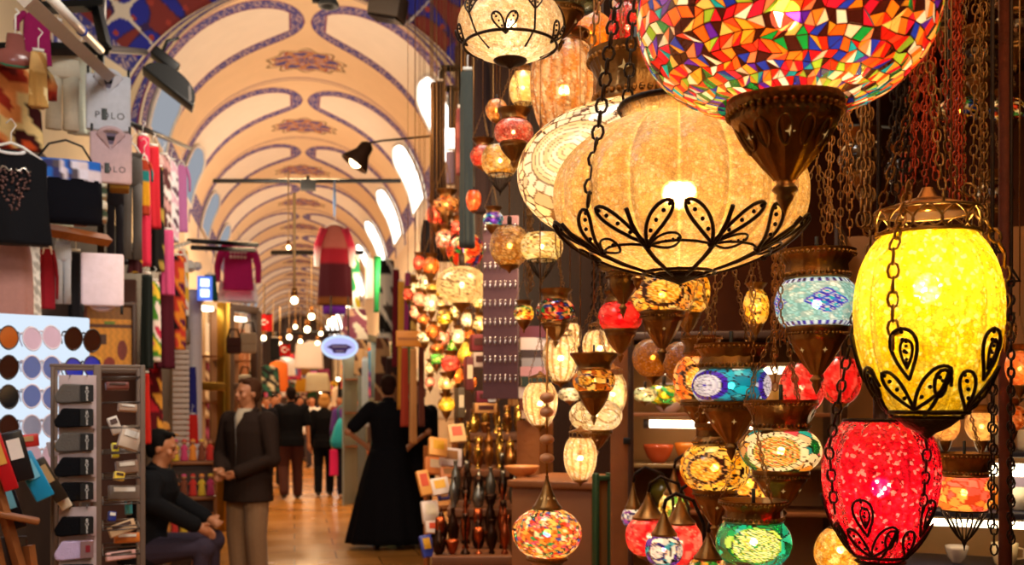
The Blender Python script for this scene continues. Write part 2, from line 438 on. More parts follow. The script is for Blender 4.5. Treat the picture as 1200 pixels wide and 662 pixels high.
# camera
cd = bpy.data.cameras.new('camera'); cam = bpy.data.objects.new('camera', cd); COL.objects.link(cam)
cam.location = (0, 0, CH); cam.rotation_euler = (PI/2, 0, -TH)
cd.sensor_width = 36; cd.lens = 36; cd.shift_y = (HY-331)/1200; cd.clip_start = .05; cd.clip_end = 200
cd.dof.use_dof = True; cd.dof.focus_distance = 1.45; cd.dof.aperture_fstop = 8.0; cd.dof.aperture_blades = 0
SC.camera = cam
SC.view_settings.view_transform = 'Standard'; SC.view_settings.look = 'None'
SC.view_settings.gamma = 1; SC.view_settings.use_curve_mapping = False
SC.view_settings.exposure = 0.0
w = bpy.data.worlds.new('warm_interior_air'); SC.world = w; w.use_nodes = True
w.node_tree.nodes['Background'].inputs[0].default_value = (1.0, .72, .45, 1)
w.node_tree.nodes['Background'].inputs[1].default_value = .07
def area(name, loc, aim, size, power, col, sizey=None):
    l = bpy.data.lights.new(name, 'AREA'); l.energy = power; l.color = col; l.size = size
    if sizey: l.shape = 'RECTANGLE'; l.size_y = sizey
    o = bpy.data.objects.new(name, l); COL.objects.link(o); o.location = loc
    o.rotation_euler = (Vector(aim)-Vector(loc)).to_track_quat('-Z', 'Y').to_euler(); return o
def point(name, loc, power, col, r=.05):
    l = bpy.data.lights.new(name, 'POINT'); l.energy = power; l.color = col; l.shadow_soft_size = r
    o = bpy.data.objects.new(name, l); COL.objects.link(o); o.location = loc; return o
for k in range(7):
    y = 13.5+k*9
    g = (.86, .55, .28, .17, .13, .11, .1)[k]
    area('cornice_light', (-1.9, y, 4.6), (1.2, y+1.2, 7.8), .8, 118*g, (1, .92, .80), 5)
    area('cornice_light', (2.3, y, 4.6), (-.8, y+1.2, 7.8), .8, 66*g, (1, .84, .64), 5)
    area('passage_light', (.2, y+1.5, 5.2), (.2, y+1.5, 0), 1.0, (210, 190, 150, 120, 110, 100, 100)[k], (1, .66, .34))
# ================= lamps
def cols(*h): return [np.array(hexc(x)) for x in h]
MULTI = cols('#e8301c', '#f0641c', '#f28a2a', '#d81a2a', '#e2231a', '#f04a2a', '#e8801c', '#f2a52c', '#f6c86a', '#128a3c', '#1c9fb4', '#2036b8', '#5a1fb0', '#eef2ea', '#f4d9c0', '#e2231a', '#d81e3c', '#f08a5a', '#9cc83a')
def dirs(th, ph): return np.stack([np.sin(th)*np.sin(ph), -np.cos(th)*np.sin(ph), np.cos(ph)], -1)
def f_mosaic(pal, k=420, grout='#2a0c06', gw=.018, seed=1):
    def f(th, ph, X):
        I, a, b = vor(X, k, seed); r = np.random.RandomState(seed+9)
        pc = np.array(pal)[r.randint(0, len(pal), k)]*(.75+.5*r.rand(k, 1))
        C = pc[I]; C[(b-a) < gw] = hexc(grout); return C.reshape(X.shape)
    return f
def f_crackle(base, spot, k=500, amt=.5, seed=2, edge='#6a3a12', gw=.01, vein=None):
    base, spot = np.array(hexc(base)), np.array(hexc(spot))
    def f(th, ph, X):
        I, a, b = vor(X, k, seed); r = np.random.RandomState(seed+3); u = r.rand(k, 1)**2*amt
        C = base*(1-u[I])+spot*u[I]; e = (b-a) < gw
        C[e] = C[e]*.55+np.array(hexc(edge))*.45
        J, a2, b2 = vor(X, max(8, k//14), seed+1); C *= (.90+.20*r.rand(max(8, k//14), 1))[J]
        sp = a < .012*math.sqrt(500/k)*1.6; sp &= u[I][:, 0] > .18*amt
        C[sp] = spot*1.1
        return C.reshape(X.shape)
    return f
def f_rosette(bg, ring, beads, n=4, r0=.40, r1=.54, off=0., k=260, seed=3, eye=None, grout='#1c0d08', freq=70, tilt=0., nt=22, sy=1.0):
    ring = np.array(hexc(ring)); beads = [np.array(hexc(x)) for x in beads]
    mos = f_mosaic(bg, k, grout, .02, seed)
    def f(th, ph, X):
        C = mos(th, ph, X); el = (PI/2-ph)*sy-tilt
        for i in range(n):
            t = (th-(off+2*PI*i/n)+PI) % (2*PI)-PI
            x = t*np.sin(ph)**.5; rho = np.sqrt(x*x+el*el); an = np.arctan2(el, x)
            m = rho < r1; rg = m & (rho > r0)
            C[rg] = ring
            seg = np.abs(((an/(2*PI)*nt) % 1)-.5) > .42
            C[rg & seg] = hexc(grout) if sum(ring) > .3 else hexc('#c8a070')
            ins = rho <= r0
            nb = (np.floor(rho*freq/PI).astype(int)+np.floor(an*rho*34).astype(int)*3) % len(beads)
            C[ins] = np.array(beads)[nb][ins]
            C[ins & (np.abs(np.sin(rho*freq)) < .30)] *= .35
            C[ins & (np.abs(rho-r0) < .018)] = hexc(grout)
            if eye: C[rho < .055] = hexc(eye)
        return C
    return f
def f_diamond(bg, dia, k=900, seed=4, n=4, off=0.):
    base = f_crackle(bg[0], bg[1], k, .9, seed, bg[2], .03)
    dia = [np.array(hexc(x)) for x in dia]
    def f(th, ph, X):
        C = base(th, ph, X); el = PI/2-ph
        t = ((th-off)/(2*PI)*n+.5) % 1-.5; x = t*2*PI/n; 
        u, v = (x*1.0+el*1.35)/.19, (x*1.0-el*1.35)/.19
        m = (np.abs(x)+np.abs(el)*1.35) < .58
        iu, iv = np.floor(u+.5).astype(int), np.floor(v+.5).astype(int)
        g = (np.abs(u+.5-np.floor(u+.5)-.5) > .44) | (np.abs(v+.5-np.floor(v+.5)-.5) > .44)
        cell = np.array(dia)[(iu*2+iv*3) % len(dia)]
        C[m] = cell[m]; C[m & g] = hexc('#d8d0c0')
        top = np.abs(np.abs(el)-.72) < .07; C[top] = np.where((np.sin(th*30) > 0)[..., None], hexc('#3a2a9a'), hexc('#cfe0e4'))[top]
        return C
    return f
def f_stripes(base, line, n=12, seed=5, k=400, w=.12):
    cr = f_crackle(base, '#fff2d8', k, .6, seed)
    def f(th, ph, X):
        C = cr(th, ph, X); s = np.abs(((th/(2*PI)*n) % 1)-.5); C[s > .5-w] = np.array(hexc(line)); return C
    return f
def f_oval(base, line):
    b = np.array(hexc(base)); l = np.array(hexc(line))
    cr = f_crackle(base, '#fffaf0', 300, .4, 8)
    def f(th, ph, X):
        C = cr(th, ph, X); el = PI/2-ph
        q = np.sin(th*3)*.42; d = np.abs(el-q); C[d < .05] = l; d = np.abs(el+q); C[d < .05] = l
        return C
    return f
def shape_prof(kind, rx, ry, n, neck=.42, foot=.36):
    """(r, z, phi) from top to bottom"""
    p0, p1 = math.asin(min(.98, neck)), PI-math.asin(min(.98, foot))
    ph = np.linspace(p0, p1, n); s = np.sin(ph); z = ry*np.cos(ph)
    if kind == 'globe': r = rx*s
    elif kind == 'squat': r = rx*s**.72
    elif kind == 'egg': r = rx*s**.85*(1+.10*np.cos(ph))
    elif kind == 'onion': r = rx*s**.9*(1+.22*np.cos(ph-.25))/1.16
    elif kind == 'tulip': r = rx*s**.8*(1-.12*np.cos(ph))
    elif kind == 'bowl':
        u = np.clip(-np.cos(ph), 0, 1); r = np.where(ph > PI/2, rx*(1-u**2.8)**.78, rx*s**1.02)
    if kind == 'bowl':       # short neck
        r = np.concatenate([[r[0]*1.06, r[0]*1.0, r[0]*.97], r]); z = np.concatenate([[z[0]+.15*ry, z[0]+.11*ry, z[0]+.05*ry], z]); ph = np.concatenate([[p0]*3, ph])
    return r, z, ph
BULBS = {}
def bulbmat(st, warm=(1., .74, .42)):
    key = (round(st, 1), warm)
    if key not in BULBS: BULBS[key] = emit('bulb_glow_%d' % len(BULBS), warm, st)
    return BULBS[key]
def small_ball(name, r, mat, parent, at, sub=1):
    bm = bmesh.new(); bmesh.ops.create_icosphere(bm, subdivisions=sub, radius=r); me = bpy.data.meshes.new(name); bm.to_mesh(me); bm.free()
    me.materials.append(mat); return link(name, me, parent, at)
def cup_prof(rt, dep, kind):
    if kind == 'bell':    # fluted cup with a beaded lip, ending in a turned finial
        pts = [(1.0, .10), (1.08, .06), (1.10, 0), (1.02, -.05), (.98, -.10), (1.0, -.14), (.92, -.2), (.78, -.34), (.60, -.48), (.42, -.6), (.28, -.68), (.2, -.73)]
    elif kind == 'urn':
        pts = [(.95, .08), (1.05, .05), (1.08, 0), (1.0, -.06), (.9, -.12), (.92, -.16), (.86, -.3), (.7, -.42), (.44, -.52), (.30, -.58), (.26, -.64)]
    else: pts = [(1., .05), (1.04, 0), (.8, -.2), (.4, -.5), (.2, -.7)]
    return [(rt*a, dep*b) for a, b in pts]
def finial_prof(rt, dep):
    return [(rt*.2, -.70*dep), (rt*.13, -.74*dep), (rt*.22, -.79*dep), (rt*.25, -.82*dep), (rt*.15, -.86*dep), (rt*.17, -.9*dep), (rt*.10, -.97*dep), (.0006, -1.06*dep)]
def star_holes(par, prof, z, n, s, k=1.012):
    """small glowing four pointed stars for lit piercings, following the profile"""
    pz = np.array([p[1] for p in prof]); pr = np.array([p[0] for p in prof]); o = np.argsort(pz)
    for i in range(n):
        mb = MB(); a = 2*PI*i/n-PI/2+.12; pts = []; r0 = float(np.interp(z, pz[o], pr[o]))
        for j in range(8):
            q = s*(1 if j % 2 == 0 else .34); b = j*PI/4; zz = z+q*math.sin(b); r = float(np.interp(zz, pz[o], pr[o]))*k; aa = a+q*math.cos(b)/r0
            pts.append((r*math.cos(aa), r*math.sin(aa), zz))
        mb.add(pts, [tuple(range(8))]); mb.build('pierced_star', STARM, par, smooth=False)
STARM = emit('pierced_star_glow', (1, .55, .18), .45)  # flat stars glow to stand in for bulb light through holes
def loop(u, L, W, n=22, a0=0.):
    """teardrop outline (x along its axis)"""
    out = []
    for i in range(n):
        t = 2*PI*i/n; out.append((L*(1-math.cos(t))/2, W*math.sin(t)*(math.sin(t/2))**1.0))
    return out
PLAN = []
def free_depth(px, py, rx, ry, cands):
    for d in cands:
        c = P(px, py, d); r = rx*d/1200; h0, h1 = c.z-ry*d/1200*2.6, c.z+ry*d/1200*2.6; ok = True
        for q, r2, a, b in PLAN:
            dist = math.hypot(q.x-c.x, q.y-c.y)
            over = not (h1 < a or h0 > b)
            if over and dist < (r+r2)*1.06: ok = False; break
            if not over and ((a > h1 and dist < r2*1.12+.004) or (h0 > b and dist < r*1.12+.004)): ok = False; break
        if ok: break
    PLAN.append((c, r, h0, h1)); return d
def lamp(px, py, rx, ry, d, label, cat='hanging lamp', shape='globe', col=None, mat=None, cap='bowl', cup='bell', lit=1., group=None, ribs=0, ribamp=.05, name='pendant_lamp',
         chains=3, res=None, neck=.42, foot=.36, capr=None, caph=None, cupr=None, cupd=None, hoop=None, top=None, warm=(1., .68, .34), yaw=0., tiles=None, links=True, br=.15, spread=1., off=(0, 0), bz=0.):
    k = d/1200; rx, ry = rx*k, ry*k
    c = P(px, py, d); t = thing(name, label, cat, c, face(c)+yaw, group)
    pxr = rx/k
    nu = res or int(max(28, min(340, pxr*2.4))); nv = max(16, int(nu*.55*min(1.4, ry/rx*1.2)))
    r, z, ph = shape_prof(shape, rx, ry, nv, neck, foot)
    th = np.linspace(-PI, PI, nu, endpoint=False)
    T, H = np.meshgrid(th, ph)
    Rr = np.repeat(r[:, None], nu, 1); Z = np.repeat(z[:, None], nu, 1)
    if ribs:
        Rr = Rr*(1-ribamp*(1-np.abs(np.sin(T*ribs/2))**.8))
    V = np.stack([Rr*np.sin(T), -Rr*np.cos(T), Z], -1)
    X = dirs(T, H)
    if tiles: sh = tile_shade(rx, ry, r, z, tiles, t)
    else:
        C = (col or f_crackle('#f0c070', '#fff0d0'))(T, H, X)
        if ribs: rb_ = np.abs(np.sin(T*ribs/2)); C = C*(.84-.10*np.clip(1-np.abs(rb_-.35)*4, 0, 1)+.42*np.clip(1-rb_*6, 0, 1))[..., None]  # bright rib highlights, with dimmer flanks, painted into the glass colour
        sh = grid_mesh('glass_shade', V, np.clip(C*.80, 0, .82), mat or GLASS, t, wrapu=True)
    rb = br*min(rx, ry)
    if lit > 0:
        L = 3.3*lit; small_ball('bulb', rb, bulbmat(L*(rx*ry/rb**2), warm), t, (0, 0, bz*ry), 2 if pxr > 28 else 1)
    zt, zb, rt, rbm = z[0], z[-1], r[0], r[-1]
    n = 56 if pxr > 100 else (40 if pxr > 36 else (28 if pxr > 20 else 14))
    # top fitting
    hang = []
    if cap == 'bowl':
        cr = capr*k if capr else rx*.85; ch = caph*k if caph else rx*.55
        pr = [(rt*.98, -.02*ch), (rt*1.06, .05*ch), (rt*1.02, .12*ch), (rt*1.04, .3*ch), (cr*.82, .52*ch), (cr*.93, .78*ch), (cr*.97, .84*ch), (cr*1.0, .9*ch), (cr*1.02, 1.0*ch), (cr*.97, 1.0*ch), (cr*.88, .8*ch), (rt*.9, .3*ch), (rt*.5, .25*ch)]
        mb = MB(); mb.lathe(pr, n*2 if pxr > 22 else n, (0, 0, zt), mod=(lambda i, a: 1+.02*math.sin(a*n*.7) if i in (5, 6) else (1-.035*abs(math.sin(a*7)) if i in (3, 4) else 1)))
        if pxr > 28:
            for rr_, zz_, m_ in ((cr*.985, zt+ch*.86, int(46)), (rt*1.045, zt+ch*.17, int(34))):
                for q in range(m_): mb.ball((rr_*math.cos(2*PI*q/m_), rr_*math.sin(2*PI*q/m_), zz_), rr_*PI/m_*.8, 6)
        cp = sharp(mb.build('brass_cap', BRASS, t), 50)
        if pxr > 100:
            star_holes(cp, [(x, y+zt) for x, y in pr[3:7]], zt+ch*.55, 10, ch*.13)
        if pxr > 24:
            sm = MB(); sm.tube([(0, 0, zt+ch*.3), (0, 0, zt+ch*1.5)], rx*.05, 8); sm.lathe([(rx*.13, zt+ch*.3), (rx*.13, zt+ch*.75), (rx*.1, zt+ch*.8)], 12, cap=True); sm.build('lamp_holder', BLACK, cp)
        hang = [(cr*.98*math.sin(a), -cr*.98*math.cos(a), zt+ch*.95) for a in [2*PI*i/chains+.55 for i in range(chains)]]
    elif cap == 'cone':
        ch = caph*k if caph else rx*.8
        pr = [(rt*1.15, -.03*ch), (rt*1.18, .05*ch), (rt*1.0, .13*ch), (rt*.72, .32*ch), (rt*.45, .55*ch), (rt*.25, .78*ch), (rt*.12, .95*ch), (rt*.16, 1.0*ch), (.0006, 1.04*ch)]
        mb = MB(); mb.lathe(pr, n, (0, 0, zt)); cp = sharp(mb.build('cone_cap', BRASS, t), 50)
        if pxr > 30:
            star_holes(cp, [(x, y+zt) for x, y in pr], zt+.34*ch, 8, rt*.16, 1.02)
        hang = [(0, 0, zt+ch*1.02)]
    elif cap == 'crown':
        ch = caph*k if caph else rx*.35; rr = rt*1.08
        mb = MB()
        for zz in (0, ch): mb.tube([(rr*math.cos(a), rr*math.sin(a), zt+zz) for a in [2*PI*i/36 for i in range(36)]], rx*.022, 6, closed=True)
        m = 12
        for i in range(m):
            a0 = 2*PI*i/m; q = []
            for x, y in loop(0, ch*.95, ch*.75):
                a = a0+y/rr; q.append((rr*math.cos(a), rr*math.sin(a), zt+ch-x))
            mb.tube(q, rx*.016, 5, closed=True)
        mb.build('openwork_crown', BRASS, t)
        mb = MB(); mb.lathe([(rr*1.0, zt+ch), (rr*.7, zt+ch*1.25), (rr*.2, zt+ch*1.6), (rr*.1, zt+ch*2)], n, cap=True); mb.build('canopy', BRASSL, t)
        hang = [(rr*.98*math.sin(a), -rr*.98*math.cos(a), zt+ch) for a in [2*PI*i/chains+.3 for i in range(chains)]]
    elif cap == 'rim':
        mb = MB(); mb.tube([(rt*1.02*math.cos(a), rt*1.02*math.sin(a), zt) for a in [2*PI*i/n for i in range(n)]], rx*.03, 6, closed=True)
        mb.tube([(0, 0, zt-.01), (0, 0, zt+rx*.5)], rx*.12, 8)
        mb.build('collar', IRON, t)
        hang = [(0, 0, zt+rx*.5)]
    # bottom fitting
    if cup in ('bell', 'urn'):
        cr = cupr*k if cupr else rbm*1.12; cdp = cupd*k if cupd else rx*1.15
        mb = MB(); nn = n*2 if pxr > 22 else n
        mb.lathe(cup_prof(cr, cdp, cup), nn, (0, 0, zb-.02*cdp), mod=lambda i, a: (1+.028*math.sin(a*nn*.36)) if 3 <= i <= 4 else (1-.10*abs(math.sin(a*6)) if 6 < i < 11 else 1))
        if pxr > 28:
            for q in range(44): mb.ball((cr*1.06*math.cos(2*PI*q/44), cr*1.06*math.sin(2*PI*q/44), zb-.09*cdp), cr*.062, 6)
        if pxr > 90:       # raised petals round the cup
            pz = cup_prof(cr, cdp, cup)
            for q in range(12):
                a = 2*PI*q/12; o = []
                for j in range(14):
                    b_ = 2*PI*j/14; zz_ = -.32*cdp+.13*cdp*math.sin(b_); r_ = float(np.interp(-zz_, [-y for x, y in pz], [x for x, y in pz]))*1.0; aa = a+.16*math.cos(b_)
                    o.append((r_*math.cos(aa), r_*math.sin(aa), zb-.02*cdp+zz_))
                mb.tube(o, cr*.028, 5, closed=True)
        cu = sharp(mb.build('brass_cup', BRASS, t), 50)
        fm = MB(); fm.lathe(finial_prof(cr, cdp) if cup == 'bell' else [(a, b+.08*cdp) for a, b in finial_prof(cr, cdp)], max(10, n//2), (0, 0, zb-.02*cdp)); fm.build('finial', BRASS, cu)
        if pxr > 30 and lit > 0:
            star_holes(cu, [(x, y+zb-.02*cdp) for x, y in cup_prof(cr, cdp, cup)], zb-.36*cdp, 6, cr*.10)
    elif cup == 'petal':
        cr = cupr*k if cupr else rbm*1.12; cdp = cupd*k if cupd else rx*.9
        mb = MB(); mb.tube([(cr*math.cos(a), cr*math.sin(a), zb) for a in [2*PI*i/24 for i in range(24)]], rx*.03, 6, closed=True)
        for i in range(10):
            a = 2*PI*i/10
            for da in (-.18, .18):
                mb.tube([((cr*(1-q)**.7)*math.cos(a+da*math.sin(q*PI)), (cr*(1-q)**.7)*math.sin(a+da*math.sin(q*PI)), zb-cdp*q) for q in (0, .2, .4, .6, .8, .97)], rx*.022, 4)
        mb.lathe([(rx*.05, zb-.9*cdp), (rx*.09, zb-cdp), (rx*.04, zb-1.1*cdp), (.0005, zb-1.25*cdp)], 10)
        mb.build('petal_basket', IRON, t)
    elif cup == 'knob':
        mb = MB(); mb.lathe([(rbm*1.05, zb+.01*rx), (rbm*1.0, zb-.08*rx), (rbm*.4, zb-.2*rx), (rx*.08, zb-.3*rx), (.0005, zb-.42*rx)], n); mb.build('end_knob', BRASS, t)
    # hanging chains
    ztop = (top if top is not None else 2.86)-c.z
    if hang and links and ztop > .03:
        if len(hang) > 1:
            zj = hang[0][2]+max(rx*2.1*spread, .05)
            if zj > ztop: zj = ztop
            for h in hang:
                mb = MB(); mb.chain(h, (h[0]*.08+off[0], h[1]*.08+off[1], zj), L=min(.022, rx*.22), w=min(.009, rx*.085), r=min(.0017, rx*.016)); mb.build('chain', BRASS, t)
            p0 = (off[0], off[1], zj)
        else: p0 = hang[0]
        if ztop-p0[2] > .02:
            mb = MB()
            if pxr > 30: mb.chain(p0, (off[0], off[1], ztop), L=min(.026, rx*.25), w=min(.010, rx*.09), r=min(.0018, rx*.017))
            else: mb.tube([p0, (off[0], off[1], ztop)], max(.0015, min(.003, rx*.03)), 5)
            mb.build('hanging_chain', BRASS, t)
    lamp.last = (t, r, z, rx, ry)
    return t
def tile_shade(rx, ry, r, z, spec, parent):
    """shade of separate cut glass pieces with dark grout between them"""
    size, pal, seed = spec; rg = random.Random(seed)
    s = np.concatenate([[0], np.cumsum(np.hypot(np.diff(r), np.diff(z)))])
    rows = max(4, int(s[-1]/size)); ncol = int(2*PI*rx/size*.95)
    def pos(u, w):      # u in columns, w in arc length
        w = min(max(w, 0), s[-1]); rr = np.interp(w, s, r); zz = np.interp(w, s, z); a = 2*PI*u/ncol
        return Vector((rr*math.sin(a), -rr*math.cos(a), zz)), Vector((math.sin(a), -math.cos(a), zz/ry*.8)).normalized()
    J = [[(j+rg.uniform(-.3, .3)+.5*(i % 2), s[-1]*i/rows+(rg.uniform(-.3, .3)*size if 0 < i < rows else 0)) for j in range(ncol)] for i in range(rows+1)]
    mb = MB(); grout = hexc('#3a0d08')
    def q(i, j):
        u, w = J[i][j % ncol]; return (u+(ncol if j >= ncol else 0), w)
    for i in range(rows):
        for j in range(ncol):
            sh = 1 if i % 2 else 0
            quad = [q(i, j), q(i, j+1), q(i+1, j+1), q(i+1, j)]
            m = rg.random()
            polys = [quad] if m < .55 else ([[quad[0], quad[1], quad[2]], [quad[0], quad[2], quad[3]]] if m < .8 else [[quad[0], quad[1], quad[3]], [quad[1], quad[2], quad[3]]])
            for p in polys:
                cu = sum(a for a, b in p)/len(p); cw = sum(b for a, b in p)/len(p)
                col = pal[rg.randrange(len(pal))]*rg.uniform(.7, 1.1)
                if rg.random() < .13: col = np.array(hexc('#3a1410'))
                O = [pos(a, b)[0] for a, b in p]; I = []
                for a, b in p:
                    x, nn = pos(cu+(a-cu)*.82, cw+(b-cw)*.82); I.append(x+nn*size*.06)
                Bv = [pos(cu+(a-cu)*.90, cw+(b-cw)*.90)[0] for a, b in p]
                kk = len(p)
                mb.add(O+Bv, [(e, (e+1) % kk, kk+(e+1) % kk, kk+e) for e in range(kk)], grout)
                mb.add(Bv+I, [(e, (e+1) % kk, kk+(e+1) % kk, kk+e) for e in range(kk)]+[tuple(range(kk, 2*kk))], tuple(np.clip(col, 0, .95)))
    return mb.build('mosaic_shade', GLASS, parent, smooth=False)
def wire_leaf(mb, surf, th0, z0, th1, z1, wid, r, wave=0.):
    """beaded teardrop of wire lying on the shade from (th0,z0) to (th1,z1)"""
    pts = []; n = 26
    for i in range(n):
        t = 2*PI*i/n; x = (1-math.cos(t))/2; y = math.sin(t)*math.sin(t/2)**1.1*wid
        dth, dz = th1-th0, z1-z0; ln = math.hypot(dth*surf.rx, dz)
        pts.append(surf(th0+dth*x-y*dz/ln/surf.rx*1., z0+dz*x+y*dth*surf.rx/ln))
    mb.tube(pts, r, 5, closed=True)
    cn = []
    for i in range(5, n-4, 2):
        mb.ball(pts[i]*.5+pts[(n-i) % n]*.5, r*1.15, 6)
class Surf:
    def __init__(s, last, k=1.03): s.t, s.r, s.z, s.rx, s.ry = last; s.k = k
    def __call__(s, th, z):
        zz = min(max(z, s.z[-1]), s.z[0]); r = float(np.interp(-zz, -s.z, s.r))*s.k
        return Vector((r*math.sin(th), -r*math.cos(th), z if s.z[-1] <= z <= s.z[0] else zz))

# ---- the big lamps in front
AMBER = cols('#f2b54a', '#e89a2a', '#f6c96a', '#d8801c', '#f4d48a')
t = lamp(920, 18, 172, 112, 1.05, 'largest lamp, multicoloured cut glass mosaic globe above a dark brass cup', shape='squat', tiles=(.0118, MULTI, 4), cap='bowl', cup='bell', cupr=62, cupd=118, foot=.33, lit=1.25, capr=110, caph=50, br=.16)
# cream mosaic bowl behind the ribbed lamp
crm = f_rosette(cols('#f6dcae', '#efcf9a', '#fbe8c4'), '#f6ecd8', ['#f7e3ba', '#efd2a0', '#fff2d8'], n=4, r0=.44, r1=.56, off=-.75, k=700, seed=21, grout='#8a5a2a', freq=60)
def crm2(th, ph, X):
    C = crm(th, ph, X); el = PI/2-ph; rr = np.random.RandomState(3)
    band = np.abs(el-.62) < .10
    i = np.floor((th+el*.5)/.09).astype(int); j = np.floor((el-th*.3)/.09).astype(int)
    pal = np.array(cols('#f8ecd4', '#fff6e4', '#f4e2c2', '#b8c0b8', '#7a3a34', '#fbeed6'))
    C[band] = pal[(i*7+j*5) % 6][band]
    g = band & ((np.abs((th+el*.5)/.09 % 1-.5) > .43) | (np.abs((el-.62)/.1) > .92)); C[g] = hexc('#6a4220'); return C
lamp(747, 205, 141, 84, 1.70, 'wide cream mosaic bowl lamp half hidden behind the ribbed crackle glass lamp', shape='globe', col=crm2, cap='bowl', cup='urn', capr=58, caph=62, cupr=30, cupd=54, neck=.34, foot=.25, lit=1.5, yaw=.2, off=(.0, 0), warm=(1, .80, .52))
# ribbed crackle lamp with the wire flowers
CRACKS = lampglass('fine_crackle_glass', trans=.26, diff=.12, bump=.35, bscale=120, grain=.16, gscale=260, refr=True, spark=.16)
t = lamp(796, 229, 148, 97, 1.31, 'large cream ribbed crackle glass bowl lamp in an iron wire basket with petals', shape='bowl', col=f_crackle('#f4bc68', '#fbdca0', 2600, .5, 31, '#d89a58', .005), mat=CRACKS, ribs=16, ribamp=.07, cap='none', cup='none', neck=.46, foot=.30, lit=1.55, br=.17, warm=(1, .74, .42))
sf = Surf(lamp.last, 1.035); rx, ry = sf.rx, sf.ry
mb = MB(); zh = -.36*ry; zn = -.74*ry; m = 9
for i in range(m):
    a = 2*PI*(i+.5)/m
    wire_leaf(mb, sf, a, zn, a+.30, zh, .0115, .0024); wire_leaf(mb, sf, a, zn, a-.30, zh, .0115, .0024)
    wire_leaf(mb, sf, a+.02, zn, a+.36, zn+.05*ry, .0085, .0017)
    mb.tube([sf(a+q*2*PI/m, zn+.03*ry*math.sin(q*PI)) for q in (0, .25, .5, .75, 1)], .0018, 5)
    mb.ball(tuple(sf(a, zn)), .005, 8)
mb.build('wire_petals', IRON, t)
mb = MB()
for i in range(8):
    a = 2*PI*i/8+PI/8; mb.tube([sf(a, -.40*ry), sf(a, -.55*ry), sf(a, -.70*ry), sf(a, -.85*ry), sf(a, -.97*ry), Vector((0, 0, -1.02*ry))], .0030, 6)
for zz, r_ in ((-.93, .003), (-.985, .0025)): mb.tube([sf(2*PI*i/40, zz*ry) for i in range(40)], r_, 5, closed=True)
mb.lathe([(.030, -.96*ry), (.022, -1.0*ry), (.008, -1.05*ry), (.001, -1.08*ry)], 16, cap=True)
mb.build('iron_basket', IRON, t)
mb = MB(); mb.tube([(.46*rx*1.02*math.cos(2*PI*i/40), .46*rx*1.02*math.sin(2*PI*i/40), sf.z[0]+.002) for i in range(40)], .004, 6, closed=True); mb.build('neck_ring', IRON, t)
for a in (-.72, 2.0, 3.7):
    mb = MB(); p = sf(a, zh+.004); q = Vector((p.x*.45-.02*1, p.y*.45, .30)); mb.chain(p, q, L=.021, w=.011, r=.0019); mb.build('chain', IRON, t)
mb = MB(); mb.chain((-.02, 0, .30), (-.03, 0, 1.12), L=.022, w=.011, r=.0019); mb.tube([(-.02+.02*math.cos(2*PI*i/14), .02*math.sin(2*PI*i/14), .30) for i in range(14)], .0022, 5, closed=True); mb.build('hanging_chain', IRON, t)
# yellow egg
def filigree_egg(t, nleaf=6, col=IRON, big=1.):
    sf = Surf(lamp.last, 1.045); rx, ry = sf.rx, sf.ry; mb = MB(); r = .0017*big
    for i in range(nleaf):
        a = 2*PI*i/nleaf-.30
        wire_leaf(mb, sf, a, -.84*ry, a+.62, -.46*ry, rx*.20, r); wire_leaf(mb, sf, a, -.84*ry, a-.42, -.50*ry, rx*.18, r)
        wire_leaf(mb, sf, a+.02, -.56*ry, a-.03, -.10*ry, rx*.24, r); wire_leaf(mb, sf, a+.01, -.46*ry, a+.03, -.20*ry, rx*.11, r*.8)
        sp = [sf(a+.52+.16*(1-q*.75)*math.cos(5.2*q*PI/2), -.62*ry+.17*ry*(1-q*.75)*math.sin(5.2*q*PI/2)) for q in [j/18 for j in range(19)]]
        mb.tube(sp, r, 5)
        mb.tube([sf(a+.62, -.46*ry), sf(a+.55, -.62*ry), sf(a+.40, -.80*ry), sf(a+.2, -.9*ry)], r, 5)
    for zz in (-.93, -.86): mb.tube([sf(2*PI*i/32, zz*ry) for i in range(32)], r*1.2, 5, closed=True)
    mb.lathe([(rx*.42, -.93*ry), (rx*.3, -1.0*ry), (rx*.12, -1.06*ry), (.0008, -1.12*ry)], 16)
    mb.build('wire_filigree', col, t)
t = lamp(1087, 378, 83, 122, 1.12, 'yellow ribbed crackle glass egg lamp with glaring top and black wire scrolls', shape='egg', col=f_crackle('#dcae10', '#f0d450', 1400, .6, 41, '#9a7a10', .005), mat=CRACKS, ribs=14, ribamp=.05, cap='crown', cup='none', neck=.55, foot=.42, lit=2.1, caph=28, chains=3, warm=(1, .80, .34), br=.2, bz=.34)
filigree_egg(t, 5, big=1.25)
for a in (-.45, 1.6, 3.7):
    sf = Surf(lamp.last, 1.06); mb = MB(); mb.chain(sf(a, -.28*sf.ry), (sf(a, .6*sf.ry)*1.06), L=.018, w=.009, r=.0016); mb.chain(sf(a, .6*sf.ry)*1.06, (sf.rx*.5*math.sin(a), -sf.rx*.5*math.cos(a), sf.ry*1.3), L=.018, w=.009, r=.0016); mb.build('side_chain', BRASS, t)
t = lamp(1032, 572, 72, 92, 1.27, 'red ribbed crackle glass lamp hanging under the yellow egg lamp', shape='onion', col=f_crackle('#c00018', '#f0283c', 2200, .5, 43, '#700010', .005), mat=CRACK, ribs=14, ribamp=.05, cap='rim', cup='none', neck=.5, foot=.36, lit=1.75, warm=(1, .6, .36), br=.16, links=False)
filigree_egg(t, 5)
for a in (-.9, .75, 2.6):
    sf = Surf(lamp.last, 1.08); mb = MB(); mb.chain(sf(a, -.3*sf.ry), (sf(a, .5*sf.ry)*1.05), L=.017, w=.008, r=.0015); mb.chain(sf(a, .5*sf.ry)*1.05, (.03*math.sin(a), -.02, sf.ry*2.5), L=.017, w=.008, r=.0015); mb.build('side_chain', IRON, t)
